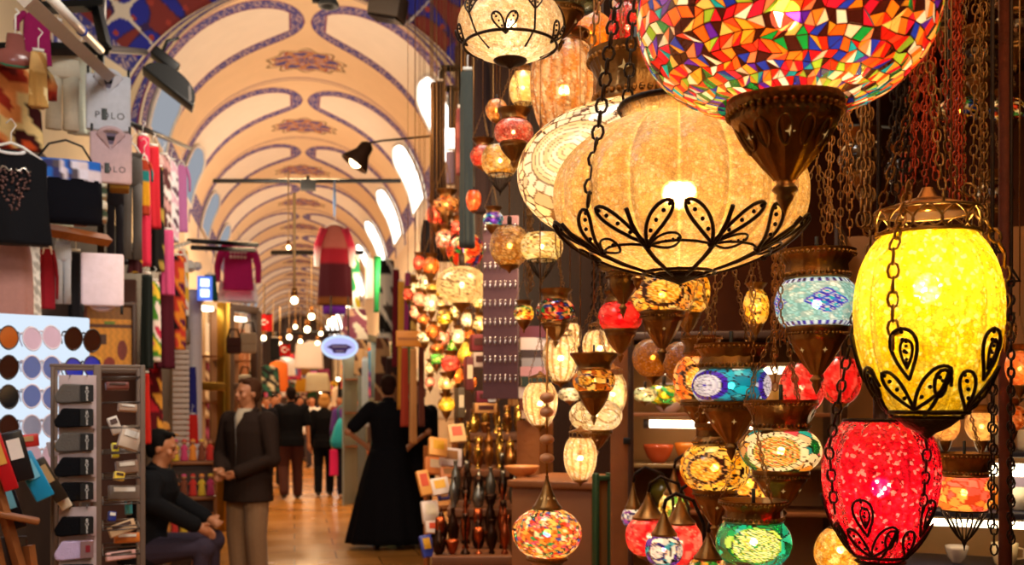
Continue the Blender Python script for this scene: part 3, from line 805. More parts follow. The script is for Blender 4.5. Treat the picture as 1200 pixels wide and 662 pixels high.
# mosaic lamps in the middle
lamp(957, 356, 48, 37, 1.62, 'pale turquoise bead mosaic lamp with a band of blue diamonds', shape='squat', col=f_diamond(('#9ed6cc', '#f4f2dc', '#3a6a60'), ['#2a36b4', '#4a6ad0', '#1fa8b8', '#5a30b0'], k=1500), cap='bowl', cup='bell', capr=44, caph=34, cupr=33, cupd=72, neck=.66, foot=.62, lit=.85, warm=(1, .9, .75), yaw=.25)
lamp(857, 452, 46, 27, 1.90, 'turquoise and violet mosaic lamp with white coiled rosettes', shape='squat', col=f_rosette(cols('#1aa6bc', '#16b4c8', '#0f8aa6', '#5ad0d8', '#eef4f0'), '#4a1fb8', ['#e8e0e8', '#cfc4d8', '#f4eef0'], n=3, r0=.50, r1=.66, off=-.72, k=130, seed=51, eye='#3a1fb0', freq=62), cap='bowl', cup='bell', capr=42, caph=30, cupr=33, cupd=64, neck=.72, foot=.72, lit=.9, warm=(1, .9, .75))
lamp(915, 528, 47, 31, 1.52, 'white ringed rosette mosaic lamp with beaded centre under an open brass bowl', shape='globe', col=f_rosette(cols('#e2402a', '#f2a03a', '#f6c07a', '#1c9fb4', '#12803c', '#f4e6cc', '#d84a6a'), '#f8f0dc', ['#f6d67a', '#e8883a', '#f2c050', '#2a7a3a', '#fff0c0', '#d84a2a'], n=3, r0=.62, r1=.80, off=-.12, k=110, seed=53, eye='#fffbe8', freq=70, nt=26), cap='bowl', cup='bell', capr=42, caph=36, cupr=30, cupd=58, neck=.66, foot=.6, lit=1.15)
lamp(883, 635, 44, 31, 1.44, 'green and turquoise mosaic lamp with yellow coiled rosette, lowest in front of shop', shape='squat', col=f_rosette(cols('#0f8a4a', '#14a05a', '#0f9a8a', '#bcd86a', '#0a6a3a', '#2ab8a0'), '#9acc3a', ['#f4f0a0', '#d8d850', '#f8f4c8', '#3a8a3a'], n=3, r0=.66, r1=.70, off=.08, k=120, seed=55, eye='#14a05a', freq=66), cap='bowl', cup='bell', capr=40, caph=26, cupr=30, neck=.66, foot=.6, lit=1.15, warm=(1, .85, .5))
amb = lambda s, off, pal=None, ring='#3a1410', **kw: f_rosette(pal or cols('#f2b02a', '#f6c44a', '#e89a1c', '#f4d070'), ring, ['#f6c650', '#e8a62a', '#fbe08a', '#d88a1c'], n=3, off=off, k=300, seed=s, eye='#5a1a3a', freq=64, **kw)
lamp(838, 548, 41, 30, 2.06, 'amber mosaic lamp with maroon edged rosette, left of the white ringed lamp', shape='squat', col=amb(61, -.28, r0=.48, r1=.62), cap='bowl', cup='bell', capr=24, caph=26, cupr=24, cupd=54, neck=.5, foot=.5, lit=1.1)
lamp(880, 566, 34, 28, 2.3, 'amber mosaic lamp with a maroon edged rosette, behind the brass cup', shape='squat', col=amb(62, -.4, r0=.48, r1=.62), cap='bowl', cup='bell', capr=26, caph=22, neck=.5, foot=.5, lit=1.1)
lamp(822, 444, 33, 30, 2.25, 'orange mosaic lamp with maroon rosette, behind the turquoise and violet lamp', shape='squat', col=amb(63, -.15, cols('#f08a2a', '#f6a84a', '#e8701c', '#f4c07a'), r0=.46, r1=.60), cap='bowl', cup='bell', capr=24, caph=24, neck=.5, foot=.5, lit=1.05)
lamp(776, 345, 37, 26, 2.1, 'yellow mosaic lamp with dark tile ring, right below the ribbed crackle bowl lamp', shape='squat', col=amb(64, .05, cols('#f2c04a', '#f6a84a', '#f4d88a', '#e8901c'), r0=.56, r1=.72, nt=20), cap='rim', cup='bell', cupr=24, cupd=56, neck=.5, foot=.58, lit=1.1)
lamp(806, 342, 26, 27, 2.45, 'yellow mosaic lamp peeping out behind the dark ringed yellow one', shape='squat', col=amb(65, .4, r0=.4, r1=.5), cap='rim', cup='bell', lit=1.0)
lamp(727, 371, 26, 20, 2.2, 'red crackle glass lamp hanging left of the yellow rosette lamp', shape='squat', col=f_crackle('#c80818', '#f85a50', 260, .8, 66, '#8a0a14', .02), cap='bowl', cup='bell', capr=19, caph=14, cupr=18, cupd=36, neck=.6, foot=.6, lit=1.3)
lamp(730, 300, 34, 24, 1.95, 'dark brass hanging lamp with unlit green glass, above the red crackle lamp', shape='squat', col=f_crackle('#1c1a10', '#4a4a2a', 200, .5, 67), cap='rim', cup='urn', cupr=19, cupd=54, neck=.5, foot=.56, lit=0)
lamp(696, 446, 25, 17, 2.07, 'brown and amber rosette mosaic lamp with pierced brass bowl, among clear lamps', shape='squat', col=f_rosette(cols('#d8821c', '#f2a83a', '#b05a14', '#e8c06a'), '#4a1a10', ['#e8a62a', '#f4c65a', '#c8741c'], n=4, r0=.40, r1=.52, off=-.45, k=130, seed=68, eye='#3a1408', freq=50), cap='bowl', cup='bell', capr=28, caph=20, cupr=17, cupd=36, neck=.7, foot=.6, lit=1.0, warm=(1, .72, .38))
for (px, py, rx_, ry_, d, lab, shp) in [
    (633, 473, 21, 28, 2.3, 'clear ribbed egg lamp hanging alone beside the stacked books', 'egg'),
    (680, 537, 20, 28, 2.3, 'clear ribbed egg lamp, lowest of the clear glass ones near the post', 'egg'),
    (657, 420, 21, 30, 2.62, 'clear ribbed lamp behind and left of the brown rosette lamp', 'egg'),
    (703, 408, 21, 24, 2.6, 'clear ribbed lamp right behind the pierced brass bowl', 'egg'),
    (718, 462, 17, 26, 2.77, 'clear ribbed lamp right of brown rosette lamp, touching the post', 'egg'),
    (668, 395, 14, 18, 2.8, 'small clear lamp at the back of the clear glass cluster', 'egg')]:
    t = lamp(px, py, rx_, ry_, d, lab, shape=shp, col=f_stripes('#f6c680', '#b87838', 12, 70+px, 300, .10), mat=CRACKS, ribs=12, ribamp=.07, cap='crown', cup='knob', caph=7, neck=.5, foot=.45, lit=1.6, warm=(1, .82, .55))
lamp(698, 487, 31, 19, 2.4, 'cream lamp painted with looping brown lines below the brown rosette lamp', shape='squat', col=f_oval('#f8d8a0', '#a87a48'), cap='rim', cup='bell', cupr=18, cupd=30, lit=1.1, warm=(1, .82, .55), links=False)
# beaded lamp with stone bead stem
t = lamp(641, 625, 41, 31, 2.2, 'multicoloured bead mosaic globe hanging under a stem of round stone beads', shape='globe', col=f_mosaic(cols('#f0a040', '#e8702a', '#f4c46a', '#e2402a', '#2a8a5a', '#2a4ab0', '#f4ead0', '#d84a6a', '#f29a3a'), 1100, '#7a3a14', .008, 77), cap='cone', cup='bell', caph=38, neck=.36, foot=.42, cupr=22, cupd=24, lit=1.2, links=False)
k = 2.2/1200; mb = MB(); mb.tube([(0, 0, 65*k), (0, 0, 240*k)], .0028, 6); mb.build('brass_stem', BRASSL, t)
BEAD = plain('#d09060', .45, 'stone_bead')
for h in (86, 108, 140, 157): mb = MB(); mb.ball((0, 0, (h-20+22)*k), 8.6*k, 14, sc=(1, 1, .72)); mb.build('stone_bead', BEAD, t)
for (px, py, rx_, ry_, d, lab, col_, shp, cp, cu, lit) in [
    (614, 367, 12, 10, 3.0, 'tiny green and yellow mosaic lamp in front of the book stack', f_mosaic(cols('#f4d84a', '#f0a030', '#4aa04a', '#e8602a', '#f8f0c0'), 90, '#5a3010', .03, 81), 'squat', 'bowl', 'bell', 1.2),
    (651, 365, 23, 16, 2.52, 'red green and orange chip mosaic lamp above the clear egg lamps', f_mosaic(cols('#d8301c', '#e8702a', '#1a7a3a', '#2a3a9a', '#f0b060', '#b81c2a'), 260, '#2a0c06', .02, 82), 'squat', 'bowl', 'bell', .8),
    (597, 288, 23, 27, 2.9, 'golden crackle glass globe beside the cream flower mosaic lamp', f_crackle('#b8782a', '#f4c878', 420, .8, 83, '#5a300c', .02), 'globe', 'rim', 'knob', .75),
    (635, 289, 25, 19, 2.7, 'cream flower mosaic lamp in a brass petal basket', f_rosette(cols('#f4dc9a', '#e8c87a', '#fbeec0'), '#f8ecc8', ['#fbe8b0', '#e8c878', '#fff6d8'], n=5, r0=.34, r1=.42, off=.2, k=160, seed=84, eye='#8a6a2a', freq=48, grout='#8a6020'), 'squat', 'rim', 'petal', 1.1),
    (578, 257, 12, 9, 3.6, 'tiny turquoise and violet mosaic lamp left of the cream bowl lamp', f_mosaic(cols('#1aa6bc', '#2a50c0', '#6a3ac0', '#e8f0f4', '#30c0d0'), 90, '#1a2040', .03, 85), 'squat', 'bowl', 'bell', 1.2),
    (602, 155, 23, 16, 2.5, 'pink crackle lamp with brass bowl and cup beside the tall amber lamp', f_crackle('#e8604a', '#ffb8a0', 300, .7, 86, '#8a2a1c', .02), 'squat', 'bowl', 'bell', 1.1),
    (582, 129, 13, 14, 2.9, 'small plain orange glass lamp behind the pink crackle lamp', f_crackle('#e88a2a', '#f8c878', 160, .7, 87, '#7a3a0c', .03), 'globe', 'rim', 'knob', .9),
    (586, 188, 22, 20, 2.8, 'gold crackle lamp in a wire petal basket below the pink lamp', f_crackle('#e8a83a', '#fff0b8', 300, .8, 88, '#7a4a10', .02), 'squat', 'rim', 'petal', 1.0),
    (566, 183, 15, 14, 3.2, 'red crackle lamp tucked behind the gold petal basket lamp', f_crackle('#e0301c', '#ff9a70', 160, .6, 89, '#7a1408', .03), 'globe', 'bowl', 'knob', 1.0),
    (613, 103, 16, 22, 2.7, 'pale yellow lantern under a drooping wire flower near the tall amber lamp', f_crackle('#f2cc7a', '#fff2c8', 200, .6, 90, '#a8803a', .02), 'tulip', 'crown', 'petal', 1.1),
    (555, 235, 9, 14, 3.4, 'narrow orange lamp left of the tiny turquoise lamp', f_crackle('#e85a2a', '#f8a870', 120, .6, 91), 'egg', 'rim', 'knob', .9)]:
    lamp(px, py, rx_, ry_, d, lab, shape=shp, col=col_, cap=cp, cup=cu, lit=lit, neck=.55, foot=.5, mat=CRACK if 'crackle' in lab else GLASS)
# upper left lamps
t = lamp(598, 30, 62, 44, 1.9, 'cream crackle glass bowl lamp with wire hearts and iron hoop', shape='bowl', col=f_crackle('#e8c08a', '#fff0d0', 900, .6, 92, '#b8844a', .006), mat=CRACKS, ribs=0, cap='none', cup='none', neck=.5, foot=.3, lit=1.25, warm=(1, .8, .55))
sf = Surf(lamp.last, 1.04); rx, ry = sf.rx, sf.ry; mb = MB()
mb.tube([sf(2*PI*i/48, -.55*ry) for i in range(48)], .003, 5, closed=True); mb.build('iron_hoop', IRON, t)
mb = MB()
for i in range(5):
    a = 2*PI*i/5-.1
    wire_leaf(mb, sf, a, -.62*ry, a+.20, -.18*ry, .011, .0019); wire_leaf(mb, sf, a, -.62*ry, a-.20, -.18*ry, .011, .0019)
    wire_leaf(mb, sf, a+.55, -.05*ry, a+.72, .5*ry, .009, .0018); wire_leaf(mb, sf, a+.55, -.05*ry, a+.38, .5*ry, .009, .0018)
    mb.tube([sf(a+.55, -.05*ry), sf(a+.6, -.5*ry), sf(a+.6, -.8*ry)], .0019, 5)
mb.lathe([(.032, -.93*ry), (.026, -1.0*ry), (.010, -1.06*ry), (.001, -1.16*ry)], 14)
mb.build('wire_hearts', IRON, t)
mb = MB(); mb.chain((-.045, -.075, .2*ry), (-.03, -.02, .45), L=.026, w=.013, r=.0023); mb.build('chain', IRON, t)
lamp(655, -14, 58, 30, 2.16, 'grey green bead mosaic lamp with fluted brass cup at the top of view', shape='squat', col=f_mosaic(cols('#4a6a5a', '#6a7a5a', '#8a8a60', '#2a5a5a', '#a8a070', '#3a4a3a'), 1200, '#1c140c', .012, 93), cap='bowl', cup='bell', cupr=27, cupd=44, foot=.42, lit=.25)
lamp(661, 105, 40, 64, 2.42, 'tall amber ribbed crackle glass lamp left of the brass bowl', shape='egg', col=f_stripes('#d89040', '#a86428', 16, 94, 700, .08), mat=CRACKS, ribs=16, ribamp=.05, cap='crown', cup='knob', caph=14, neck=.6, foot=.4, lit=.85, links=False)
lamp(690, 40, 30, 26, 2.68, 'plain orange glass lamp with scroll crown behind the brass chains', shape='globe', col=f_crackle('#e88414', '#f8b040', 300, .4, 95, '#a85a0c', .01), mat=CRACK, cap='crown', cup='knob', caph=12, lit=1.0)
lamp(735, 32, 22, 30, 2.3, 'scarlet glass lamp left of the multicoloured cut glass globe', shape='egg', col=f_crackle('#d0141c', '#f04a3a', 260, .5, 96, '#6a0810', .02), mat=CRACK, cap='bowl', cup='bell', lit=.9)
# behind and right
lamp(940, 453, 26, 30, 2.0, 'red bead mosaic lamp below the diamond band lamp', shape='squat', col=f_crackle('#c8141c', '#f87a70', 500, .8, 97, '#7a0c14', .02), cap='rim', cup='bell', lit=1.0)
lamp(985, 445, 24, 30, 2.1, 'red crackle lamp with wire scrolls behind the yellow egg lamp', shape='globe', col=f_crackle('#c01018', '#f0605a', 300, .7, 98, '#6a0810', .02), cap='rim', cup='knob', lit=.9)
t = lamp(1130, 577, 33, 26, 1.75, 'pink and yellow cracked glass lamp in an iron petal basket beside the red lamp', shape='squat', col=f_mosaic(cols('#f2883a', '#f4a050', '#e8605a', '#f0706a', '#f8c060'), 110, '#b03a20', .03, 99), cap='bowl', cup='petal', capr=36, caph=28, neck=.7, foot=.6, lit=1.2, cupd=38)
lamp(985, 644, 30, 28, 2.0, 'glowing golden crackle lamp low behind the red ribbed lamp', shape='tulip', col=f_crackle('#e8a42a', '#fff0b0', 260, .8, 100, '#8a5a10', .02), mat=CRACK, cap='rim', cup='knob', lit=1.3)
lamp(765, 419, 24, 24, 2.9, 'dim amber glass globe behind the post, left of its twin', shape='globe', col=f_crackle('#c87a1c', '#e8a03a', 300, .3, 101, '#8a4a0c', .01), mat=CRACK, cap='rim', cup='knob', lit=.35)
lamp(801, 424, 25, 26, 2.8, 'dim amber glass globe behind the orange rosette lamp', shape='globe', col=f_crackle('#b86a14', '#d88a2a', 300, .3, 102, '#7a3a0c', .01), mat=CRACK, cap='rim', cup='knob', lit=.3)
lamp(886, 360, 15, 22, 2.4, 'yellow lit lamp behind the chains left of the diamond band lamp', shape='squat', col=amb(103, 0, r0=.4, r1=.5), cap='bowl', cup='bell', lit=1.1)
lamp(840, 60, 40, 28, 2.5, 'blue speckled mosaic lamp peeping out under the biggest globe', shape='squat', col=f_mosaic(cols('#1a6aa0', '#2a9ab0', '#3a3a9a', '#e8e0d0', '#4a2a6a'), 200, '#1a1020', .02, 104), cap='bowl', cup='bell', lit=.6)
lamp(848, 150, 26, 24, 2.78, 'turquoise chip mosaic lamp behind the neck of the ribbed crackle bowl lamp', shape='squat', col=f_mosaic(cols('#1a8aa0', '#2a9ab0', '#3a3a9a', '#e8e0d0', '#4a2a6a'), 200, '#1a1020', .02, 105), cap='bowl', cup='bell', lit=.6)
for (px, py, rx_, ry_, d, h, lab, lit) in [
    (1195, 432, 16, 22, 2.0, '#e8702a', 'orange lamp at the edge of view right of the yellow egg', .8), (1108, 500, 16, 18, 2.4, '#f0b060', 'pale amber lamp with openwork crown above the pink cracked lamp', 1.0),
    (1150, 500, 18, 18, 2.5, '#f4c070', 'cream lantern right of the pale amber openwork lamp', 1.0), (1185, 490, 16, 16, 2.3, '#c85a1c', 'rust coloured pierced lamp near the lit shelf', .5),
    (1115, 410, 12, 20, 1.9, '#d8401c', 'dim vermilion lamp hanging right behind the yellow egg lamp', .6), (1178, 390, 13, 18, 2.6, '#7a3a14', 'dark amber lamp hanging beside the thick iron pole', .3),
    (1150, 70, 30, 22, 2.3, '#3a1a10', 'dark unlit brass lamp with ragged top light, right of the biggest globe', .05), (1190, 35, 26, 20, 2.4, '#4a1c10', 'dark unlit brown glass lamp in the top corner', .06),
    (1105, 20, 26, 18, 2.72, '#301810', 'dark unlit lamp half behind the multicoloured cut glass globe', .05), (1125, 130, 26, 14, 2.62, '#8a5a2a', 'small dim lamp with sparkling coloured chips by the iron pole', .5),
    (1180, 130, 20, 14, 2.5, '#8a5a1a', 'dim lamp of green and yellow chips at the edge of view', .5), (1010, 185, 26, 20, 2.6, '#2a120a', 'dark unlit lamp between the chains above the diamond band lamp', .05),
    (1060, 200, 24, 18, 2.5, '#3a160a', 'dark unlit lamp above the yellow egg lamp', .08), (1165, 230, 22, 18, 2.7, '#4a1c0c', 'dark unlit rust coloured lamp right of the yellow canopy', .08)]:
    chips = 'chips' in lab
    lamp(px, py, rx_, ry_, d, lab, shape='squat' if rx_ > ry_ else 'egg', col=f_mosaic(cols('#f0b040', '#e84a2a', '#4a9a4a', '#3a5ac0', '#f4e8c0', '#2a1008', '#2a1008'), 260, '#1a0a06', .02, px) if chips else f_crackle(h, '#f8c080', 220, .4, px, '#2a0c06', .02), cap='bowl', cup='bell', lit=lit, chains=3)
# ================= left row: clothes, socks, sunglasses
HANG = plain('#e8e4dc', .4, 'hanger_plastic'); WHITE = plain('#f0ece6', .6, 'white_paint'); DARKT = plain('#14141c', .6, 'dark_print')
def S(px, d): return px*d/1200
def pat(fn): return fn
def stripes(*cs, w=.05, ax=2):
    cs = [hexc(x) for x in cs]
    return lambda v: cs[int(math.floor(v[ax]/w)) % len(cs)]
def blotch(*cs, s=14., sd=0):
    cs = [hexc(x) for x in cs]
    def f(v):
        q = math.sin(v[0]*s*1.7+sd)+math.sin(v[2]*s+sd*2+math.sin(v[0]*s))+math.sin((v[0]+v[2])*s*1.9+v[1]*9)
        return cs[int((q+3)/6*len(cs)*.999) % len(cs)]
    return f
def solid(h): 
    c = hexc(h); return lambda v: c
def hanger(parent, w, z=0.):
    mb = MB(); mb.tube([(-w/2, 0, z-.03), (-w*.2, 0, z+.015), (0, 0, z+.03), (w*.2, 0, z+.015), (w/2, 0, z-.03)], .006, 6)
    mb.tube([(0, 0, z+.03), (0, 0, z+.07), (.018, 0, z+.10), (0, 0, z+.125), (-.018, 0, z+.105)], .0025, 5)
    return mb.build('hanger', HANG, parent)
def drape(parent, name, w, h, col, th=.05, flare=1.1, shoulder=False, folds=7, sd=0., z0=0., amp=.16, cap=True, mat=None, n=36, rows=26):
    rings = []
    for i in range(rows+1):
        t = i/rows
        if shoulder: f = .34+.66*min(1, t/.10)**.6 if t < .10 else 1.0
        else: f = .92+.08*min(1, t*6)
        f *= 1+(flare-1)*t
        rings.append((w*.02*math.sin(3*t+sd), th*.12*math.sin(4*t+sd*2), z0-h*t, w/2*f, th/2*(.55+.6*t)))
    wv = lambda i, a: 1+amp*(.25+.75*i/rows)*math.sin(folds*a+sd+.8*math.sin(i*.12))+.3*amp*math.sin(3*a+sd)
    mb = MB(); mb.loft(rings, n, col if callable(col) else hexc(col), wv, cap)
    return mb.build(name, mat or CLOTH, parent)
def top_garment(px0, px1, py0, py1, d, col, label, cat='shirt', sleeves='long', name='hanging_shirt', sleevecol=None, yaw=0., trim=None, flare=1.05, group=None, th=None, hang=True):
    w, h = S(px1-px0, d), S(py1-py0, d); c = P((px0+px1)/2, py0, d)
    t = thing(name, label, cat, c, face(c)+yaw, group)
    bw = w*(.66 if sleeves else .95)
    drape(t, 'body', bw, h, col, th or bw*.3, flare, True, 6, px0*.7)
    if sleeves:
        L = h*(.80 if sleeves == 'long' else .36)
        for s in (-1, 1):
            mb = MB(); x0, x1 = bw*.42, w/2
            pts = [(s*(x0+(x1-x0)*min(1, 2.0*q)), .0, -.035*h-L*q**1.1) for q in (0, .15, .35, .6, .8, 1)]
            rr = [bw*.10, bw*.15, bw*.15, bw*.13, bw*.115, bw*.11]
            k = len(mb.v); mb.tube(pts, rr, 12)
            cc = sleevecol or col
            mb.c = [(cc(v) if callable(cc) else hexc(cc)) for v in mb.v]
            mb.build('sleeve', CLOTH, t)
    mb = MB(); mb.tube([(bw*.17*math.cos(a), bw*.06*math.sin(a)-.01, -.012*h-(bw*.05 if math.sin(a) < 0 else 0)*abs(math.sin(a))) for a in [2*PI*i/16 for i in range(16)]], bw*.025, 6, closed=True)
    mb.build('collar', cloth(trim) if trim else CLOTH, t)
    if hang: hanger(t, bw*.8)
    return t
def cloth_strip(px0, px1, py0, py1, d, col, label, cat='scarf', name='hanging_scarf', yaw=0., group=None, th=None, folds=5, flare=1.1, fringe=None, amp=.2):
    w, h = S(px1-px0, d), S(py1-py0, d); c = P((px0+px1)/2, py0, d)
    t = thing(name, label, cat, c, face(c)+yaw, group)
    drape(t, 'cloth', w*.94, h, col, th or max(.05, w*.5), flare, False, folds, px0*1.3, amp=amp)
    if fringe:
        mb = MB()
        for i in range(16):
            a = 2*PI*i/16; x, y = w*.47*math.cos(a), (th or w*.5)*.4*math.sin(a); mb.tube([(x, y, -h+.01), (x*1.02, y, -h-.05)], .004, 4)
        mb.build('fringe', cloth(fringe), t)
    mb = MB(); mb.tube([(-w*.35, 0, .012), (w*.35, 0, .012)], .007, 6); mb.tube([(0, 0, .012), (0, 0, .06), (.016, 0, .085), (0, 0, .10)], .0025, 5); mb.build('hanger', HANG, t)
    return t
def trousers(px0, px1, py0, py1, d, col, label, name='hanging_trousers', yaw=0.):
    w, h = S(px1-px0, d), S(py1-py0, d); c = P((px0+px1)/2, py0, d); t = thing(name, label, 'trousers', c, face(c)+yaw)
    mb = MB(); mb.loft([(0, 0, 0, w*.40, w*.16), (0, 0, -.08*h, w*.44, w*.2), (0, 0, -.28*h, w*.46, w*.2), (0, 0, -.31*h, w*.40, w*.12)], 24, hexc(col)); mb.build('hips', CLOTH, t)
    for s in (-1, 1):
        mb = MB(); mb.loft([(s*w*.22, 0, z*h, r*w, r*w*.7) for z, r in ((-.26, .22), (-.5, .20), (-.75, .19), (-1, .21))], 18, hexc(col), lambda i, a: 1+.06*math.sin(4*a+i)); mb.build('trouser_leg', CLOTH, t)
    mb = MB(); mb.box((0, -w*.0, -.012*h), (w*.84, w*.36, .02*h+.01), col=hexc(col), bev=.004); mb.build('waistband', CLOTH, t)
    hanger(t, w*.7, .03); return t
# --- rails and frames
def bars(name, label, cat, segs, mat, r=.02, square=False, group=None, part='bar'):
    a = segs[0][0]; t = thing(name, label, cat, a, 0, group)
    for p, q in segs:
        mb = MB(); mb.tube([p-a, q-a], r, 4 if square else 8); mb.build(part, mat, t, smooth=not square)
    return t
bars('ceiling_hanging_frame', 'black square-section canopy frame over the clothes in the upper corner', 'frame', [(P(40, 10, 4.7), P(115, 6, 5.2)), (P(-20, 58, 4.4), P(125, 57, 4.9)), (P(113, 8, 5.2), P(124, 56, 4.9)), (P(40, 10, 4.7), P(45, -60, 4.7)), (P(113, 8, 5.2), P(116, -60, 5.2))], BLACK, .03, True, part='frame_bar')
t = thing('ceiling_strip_light', 'white fluorescent strip light batten slanting across the upper corner', 'light fitting', P(75, 42, 4.0), 0)
a, b = P(28, -4, 3.3)-P(75, 42, 4.0), P(126, 88, 4.9)-P(75, 42, 4.0)
mb = MB(); mb.tube([a, b], .035, 4); mb.build('batten', plain('#a89a8c', .5), t, smooth=False)
n = (b-a).normalized(); off = Vector((.03, -.03, .05)); mb = MB(); mb.tube([a+off+n*.1, b+off-n*.35], .018, 8); mb.build('fluorescent_tube', plain('#f2eee4', .3), t)
mb = MB(); q = a+(b-a)*.52+off; mb.tube([q-n*.01, q+n*.01], .022, 10); mb.build('blue_sticker', plain('#2a4ab0'), t)
bars('hanging_rail', 'grey rail reaching out past the folded white polo shirt', 'rail', [(P(58, 52, 5.0), P(170, 61, 6.8)), (P(120, 56, 6), P(121, -40, 6))], STEEL, .022)
bars('hanging_rail', 'dark rail carrying the long row of hanging scarves and trousers', 'rail', [(P(112, 128, 5.0), P(224, 174, 9.5)), (P(118, 130, 5.2), P(118, 60, 5.2))], BLACK, .018)
bars('hanging_rail', 'lower dark rail with scarves above the roller shutter', 'rail', [(P(118, 316, 5.6), P(222, 284, 9.8)), (P(118, 316, 5.6), P(118, 130, 5.6))], BLACK, .018)
bars('wooden_hanging_rail', 'wooden plank rail under the folded towels', 'rail', [(P(48, 268, 4.5), P(126, 282, 5.0))], WOOD, .03, True)
# --- upper left garments
t = thing('hanging_vinyl_pouch', 'brown see-through vinyl pouch on a hook in the top left corner', 'bag', P(18, 40, 4.2), face(P(18, 40, 4.2)))
k = S(1, 4.2); mb = MB(); mb.loft([(0, 0, 0, 9*k, 3*k), (0, 0, -18*k, 11*k, 5*k), (0, 0, -22*k, 22*k, 7*k), (0, 0, -36*k, 22*k, 6*k), (0, 0, -40*k, 10*k, 3*k)], 20, hexc('#8a4a42')); mb.build('pouch', pbr('brown_vinyl', '#8a5048', .2, 0, .2, 20), t)
mb = MB(); mb.tube([(-22*k, 0, -33*k), (-10*k, -5*k, -39*k), (10*k, -5*k, -39*k), (21*k, 0, -31*k), (24*k, 0, -18*k)], 1.2*k, 6); mb.build('green_piping', plain('#1a6a4a'), t)
mb = MB(); mb.tube([(0, 0, 0), (0, 0, 22*k), (4*k, 0, 26*k), (0, 0, 30*k)], 1.2*k, 6); mb.build('hook', HANG, t)
top_garment(22, 64, 14, 76, 4.5, '#8a1450', 'magenta shirt behind the brown vinyl pouch', sleeves='short')
cloth_strip(62, 74, 26, 80, 4.9, stripes('#e0d8e4', '#5a5a9a', w=.02, ax=0), 'white cloth with fine blue stripes beside the magenta shirt', 'scarf')
face_print = blotch('#5a1410', '#9a2a18', '#e08a4a', '#e8c888', '#3a0c0c', '#c84a1c', s=16)
top_garment(-12, 58, 72, 176, 4.36, face_print, 'red brown and orange printed shirt in the upper left corner', sleeves='short', trim='#5a1410')
cloth_strip(36, 54, 62, 126, 4.15, blotch('#d8b070', '#b88a4a', '#e8d09a', s=20), 'tan printed cloth hanging over the red printed shirt')
trousers(52, 94, 66, 152, 4.8, '#c8c0ac', 'cream woollen leggings left of the folded white polo shirt', 'hanging_leggings')
top_garment(76, 112, 62, 158, 5.75, '#e4ecdc', 'white shirt behind the cream leggings', sleeves='short')
def polo(cx, cy, d, w, h, col, label, flip=False, tilt=0., inner='#7a6a80'):
    c = P(cx, cy, d); t = thing('hanging_folded_shirt', label, 'shirt', c, face(c)); W, H = S(w, d), S(h, d)
    if flip: t.rotation_euler = (0, PI, face(c))
    f = -1 if flip else 1
    mb = MB(); mb.box((0, 0, 0), (W, .035, H), col=hexc(col), bev=.012); mb.build('folded_body', cloth(col), t)
    mb = MB(); 
    for s in (-1, 1):
        mb.add([(s*W*.05, -.02*f, H*.20), (s*W*.30, -.03*f, H*.40), (s*W*.26, -.04*f, H*.50), (s*W*.12, -.045*f, H*.42), (s*.004, -.03*f, H*.16)], [(0, 1, 2, 3, 4)])
        mb.add([(s*W*.05, -.022*f, H*.20), (s*W*.30, -.022*f, H*.40), (s*W*.26, -.022*f, H*.50), (s*W*.12, -.022*f, H*.42), (s*.004, -.022*f, H*.16)], [(4, 3, 2, 1, 0)])
    mb.tube([(W*.28*math.cos(a), (-.02-.02*math.sin(a))*f, H*.42+H*.12*math.sin(a)) for a in [PI*i/12 for i in range(13)]], .012, 6)
    mb.build('collar', cloth(col), t)
    mb = MB(); mb.add([(W*.24*math.cos(a), -.0195*f, H*.36+H*.11*math.sin(a)) for a in [2*PI*i/20 for i in range(20)]], [tuple(range(20))]); mb.build('neck_opening', cloth(inner), t)
    mb = MB(); mb.box((0, -.023*f, H*.36), (W*.2, .004, H*.07)); mb.build('size_label', DARKT, t)
    mb = MB(); mb.box((-W*.09, -.021*f, -H*.22), (W*.12, .006, H*.20), Matrix.Rotation(tilt, 3, 'Y'), bev=.002); mb.build('price_tag', plain('#28302e'), t)
    text('POLO', H*.165, DARKT, t, (W*.03, -.0186*f, -H*.24), (PI/2, 0, 0 if f > 0 else PI), .0006, spacing=1.25)
    mb = MB()
    for s in (-1, 1): mb.box((s*W*.45, 0, H*.53), (.012, .03, .05), bev=.003)
    mb.build('hanging_clip', BLACK, t)
    return t
polo(127, 121, 5.0, 49, 66, '#d4d8e4', 'folded white polo shirt in a bag, upper of two by the floodlight', inner='#8a86a0')
polo(130, 185, 4.95, 46, 60, '#d0b4bc', 'folded pale pink polo shirt right under the white one')
polo(120, 328, 4.6, 47, 62, '#e0d4e8', 'folded lilac polo shirt hanging upside down above the house picture', flip=True, tilt=.8)
# checked briefs over black shorts
t = thing('hanging_shorts', 'black shorts with blue and white checked waistband', 'shorts', P(77, 184, 4.3), face(P(77, 184, 4.3)))
k = S(1, 4.3); chk = [hexc(x) for x in ('#2a6ac8', '#e8e0ee', '#3a3a6a', '#e4d4dc', '#5a5058')]
mb = MB(); n = 60; rows = 8; rings = [(0, 0, -k*(4+24*i/rows), 38*k*(1+.04*i/rows), 9*k) for i in range(rows+1)]
mb.loft(rings, n, None); mb.c = [chk[(int((math.atan2(v[1], v[0])/(2*PI)+.5)*22)*2+int((-v[2]/k-6)/10)*3) % 5] if v[2] < -6*k else hexc('#2a6ac8') for v in mb.v]
mb.build('checked_waistband', CLOTH, t)
mb = MB(); mb.loft([(0, 0, -26*k, 39*k, 9*k), (0, 0, -50*k, 40*k, 10*k), (0, 0, -70*k, 40*k, 10*k), (2*k, 0, -78*k, 38*k, 8*k)], 40, hexc('#0a0a12'), lambda i, a: 1+.02*math.sin(9*a)); mb.build('seat', cloth('#0a0a12'), t)
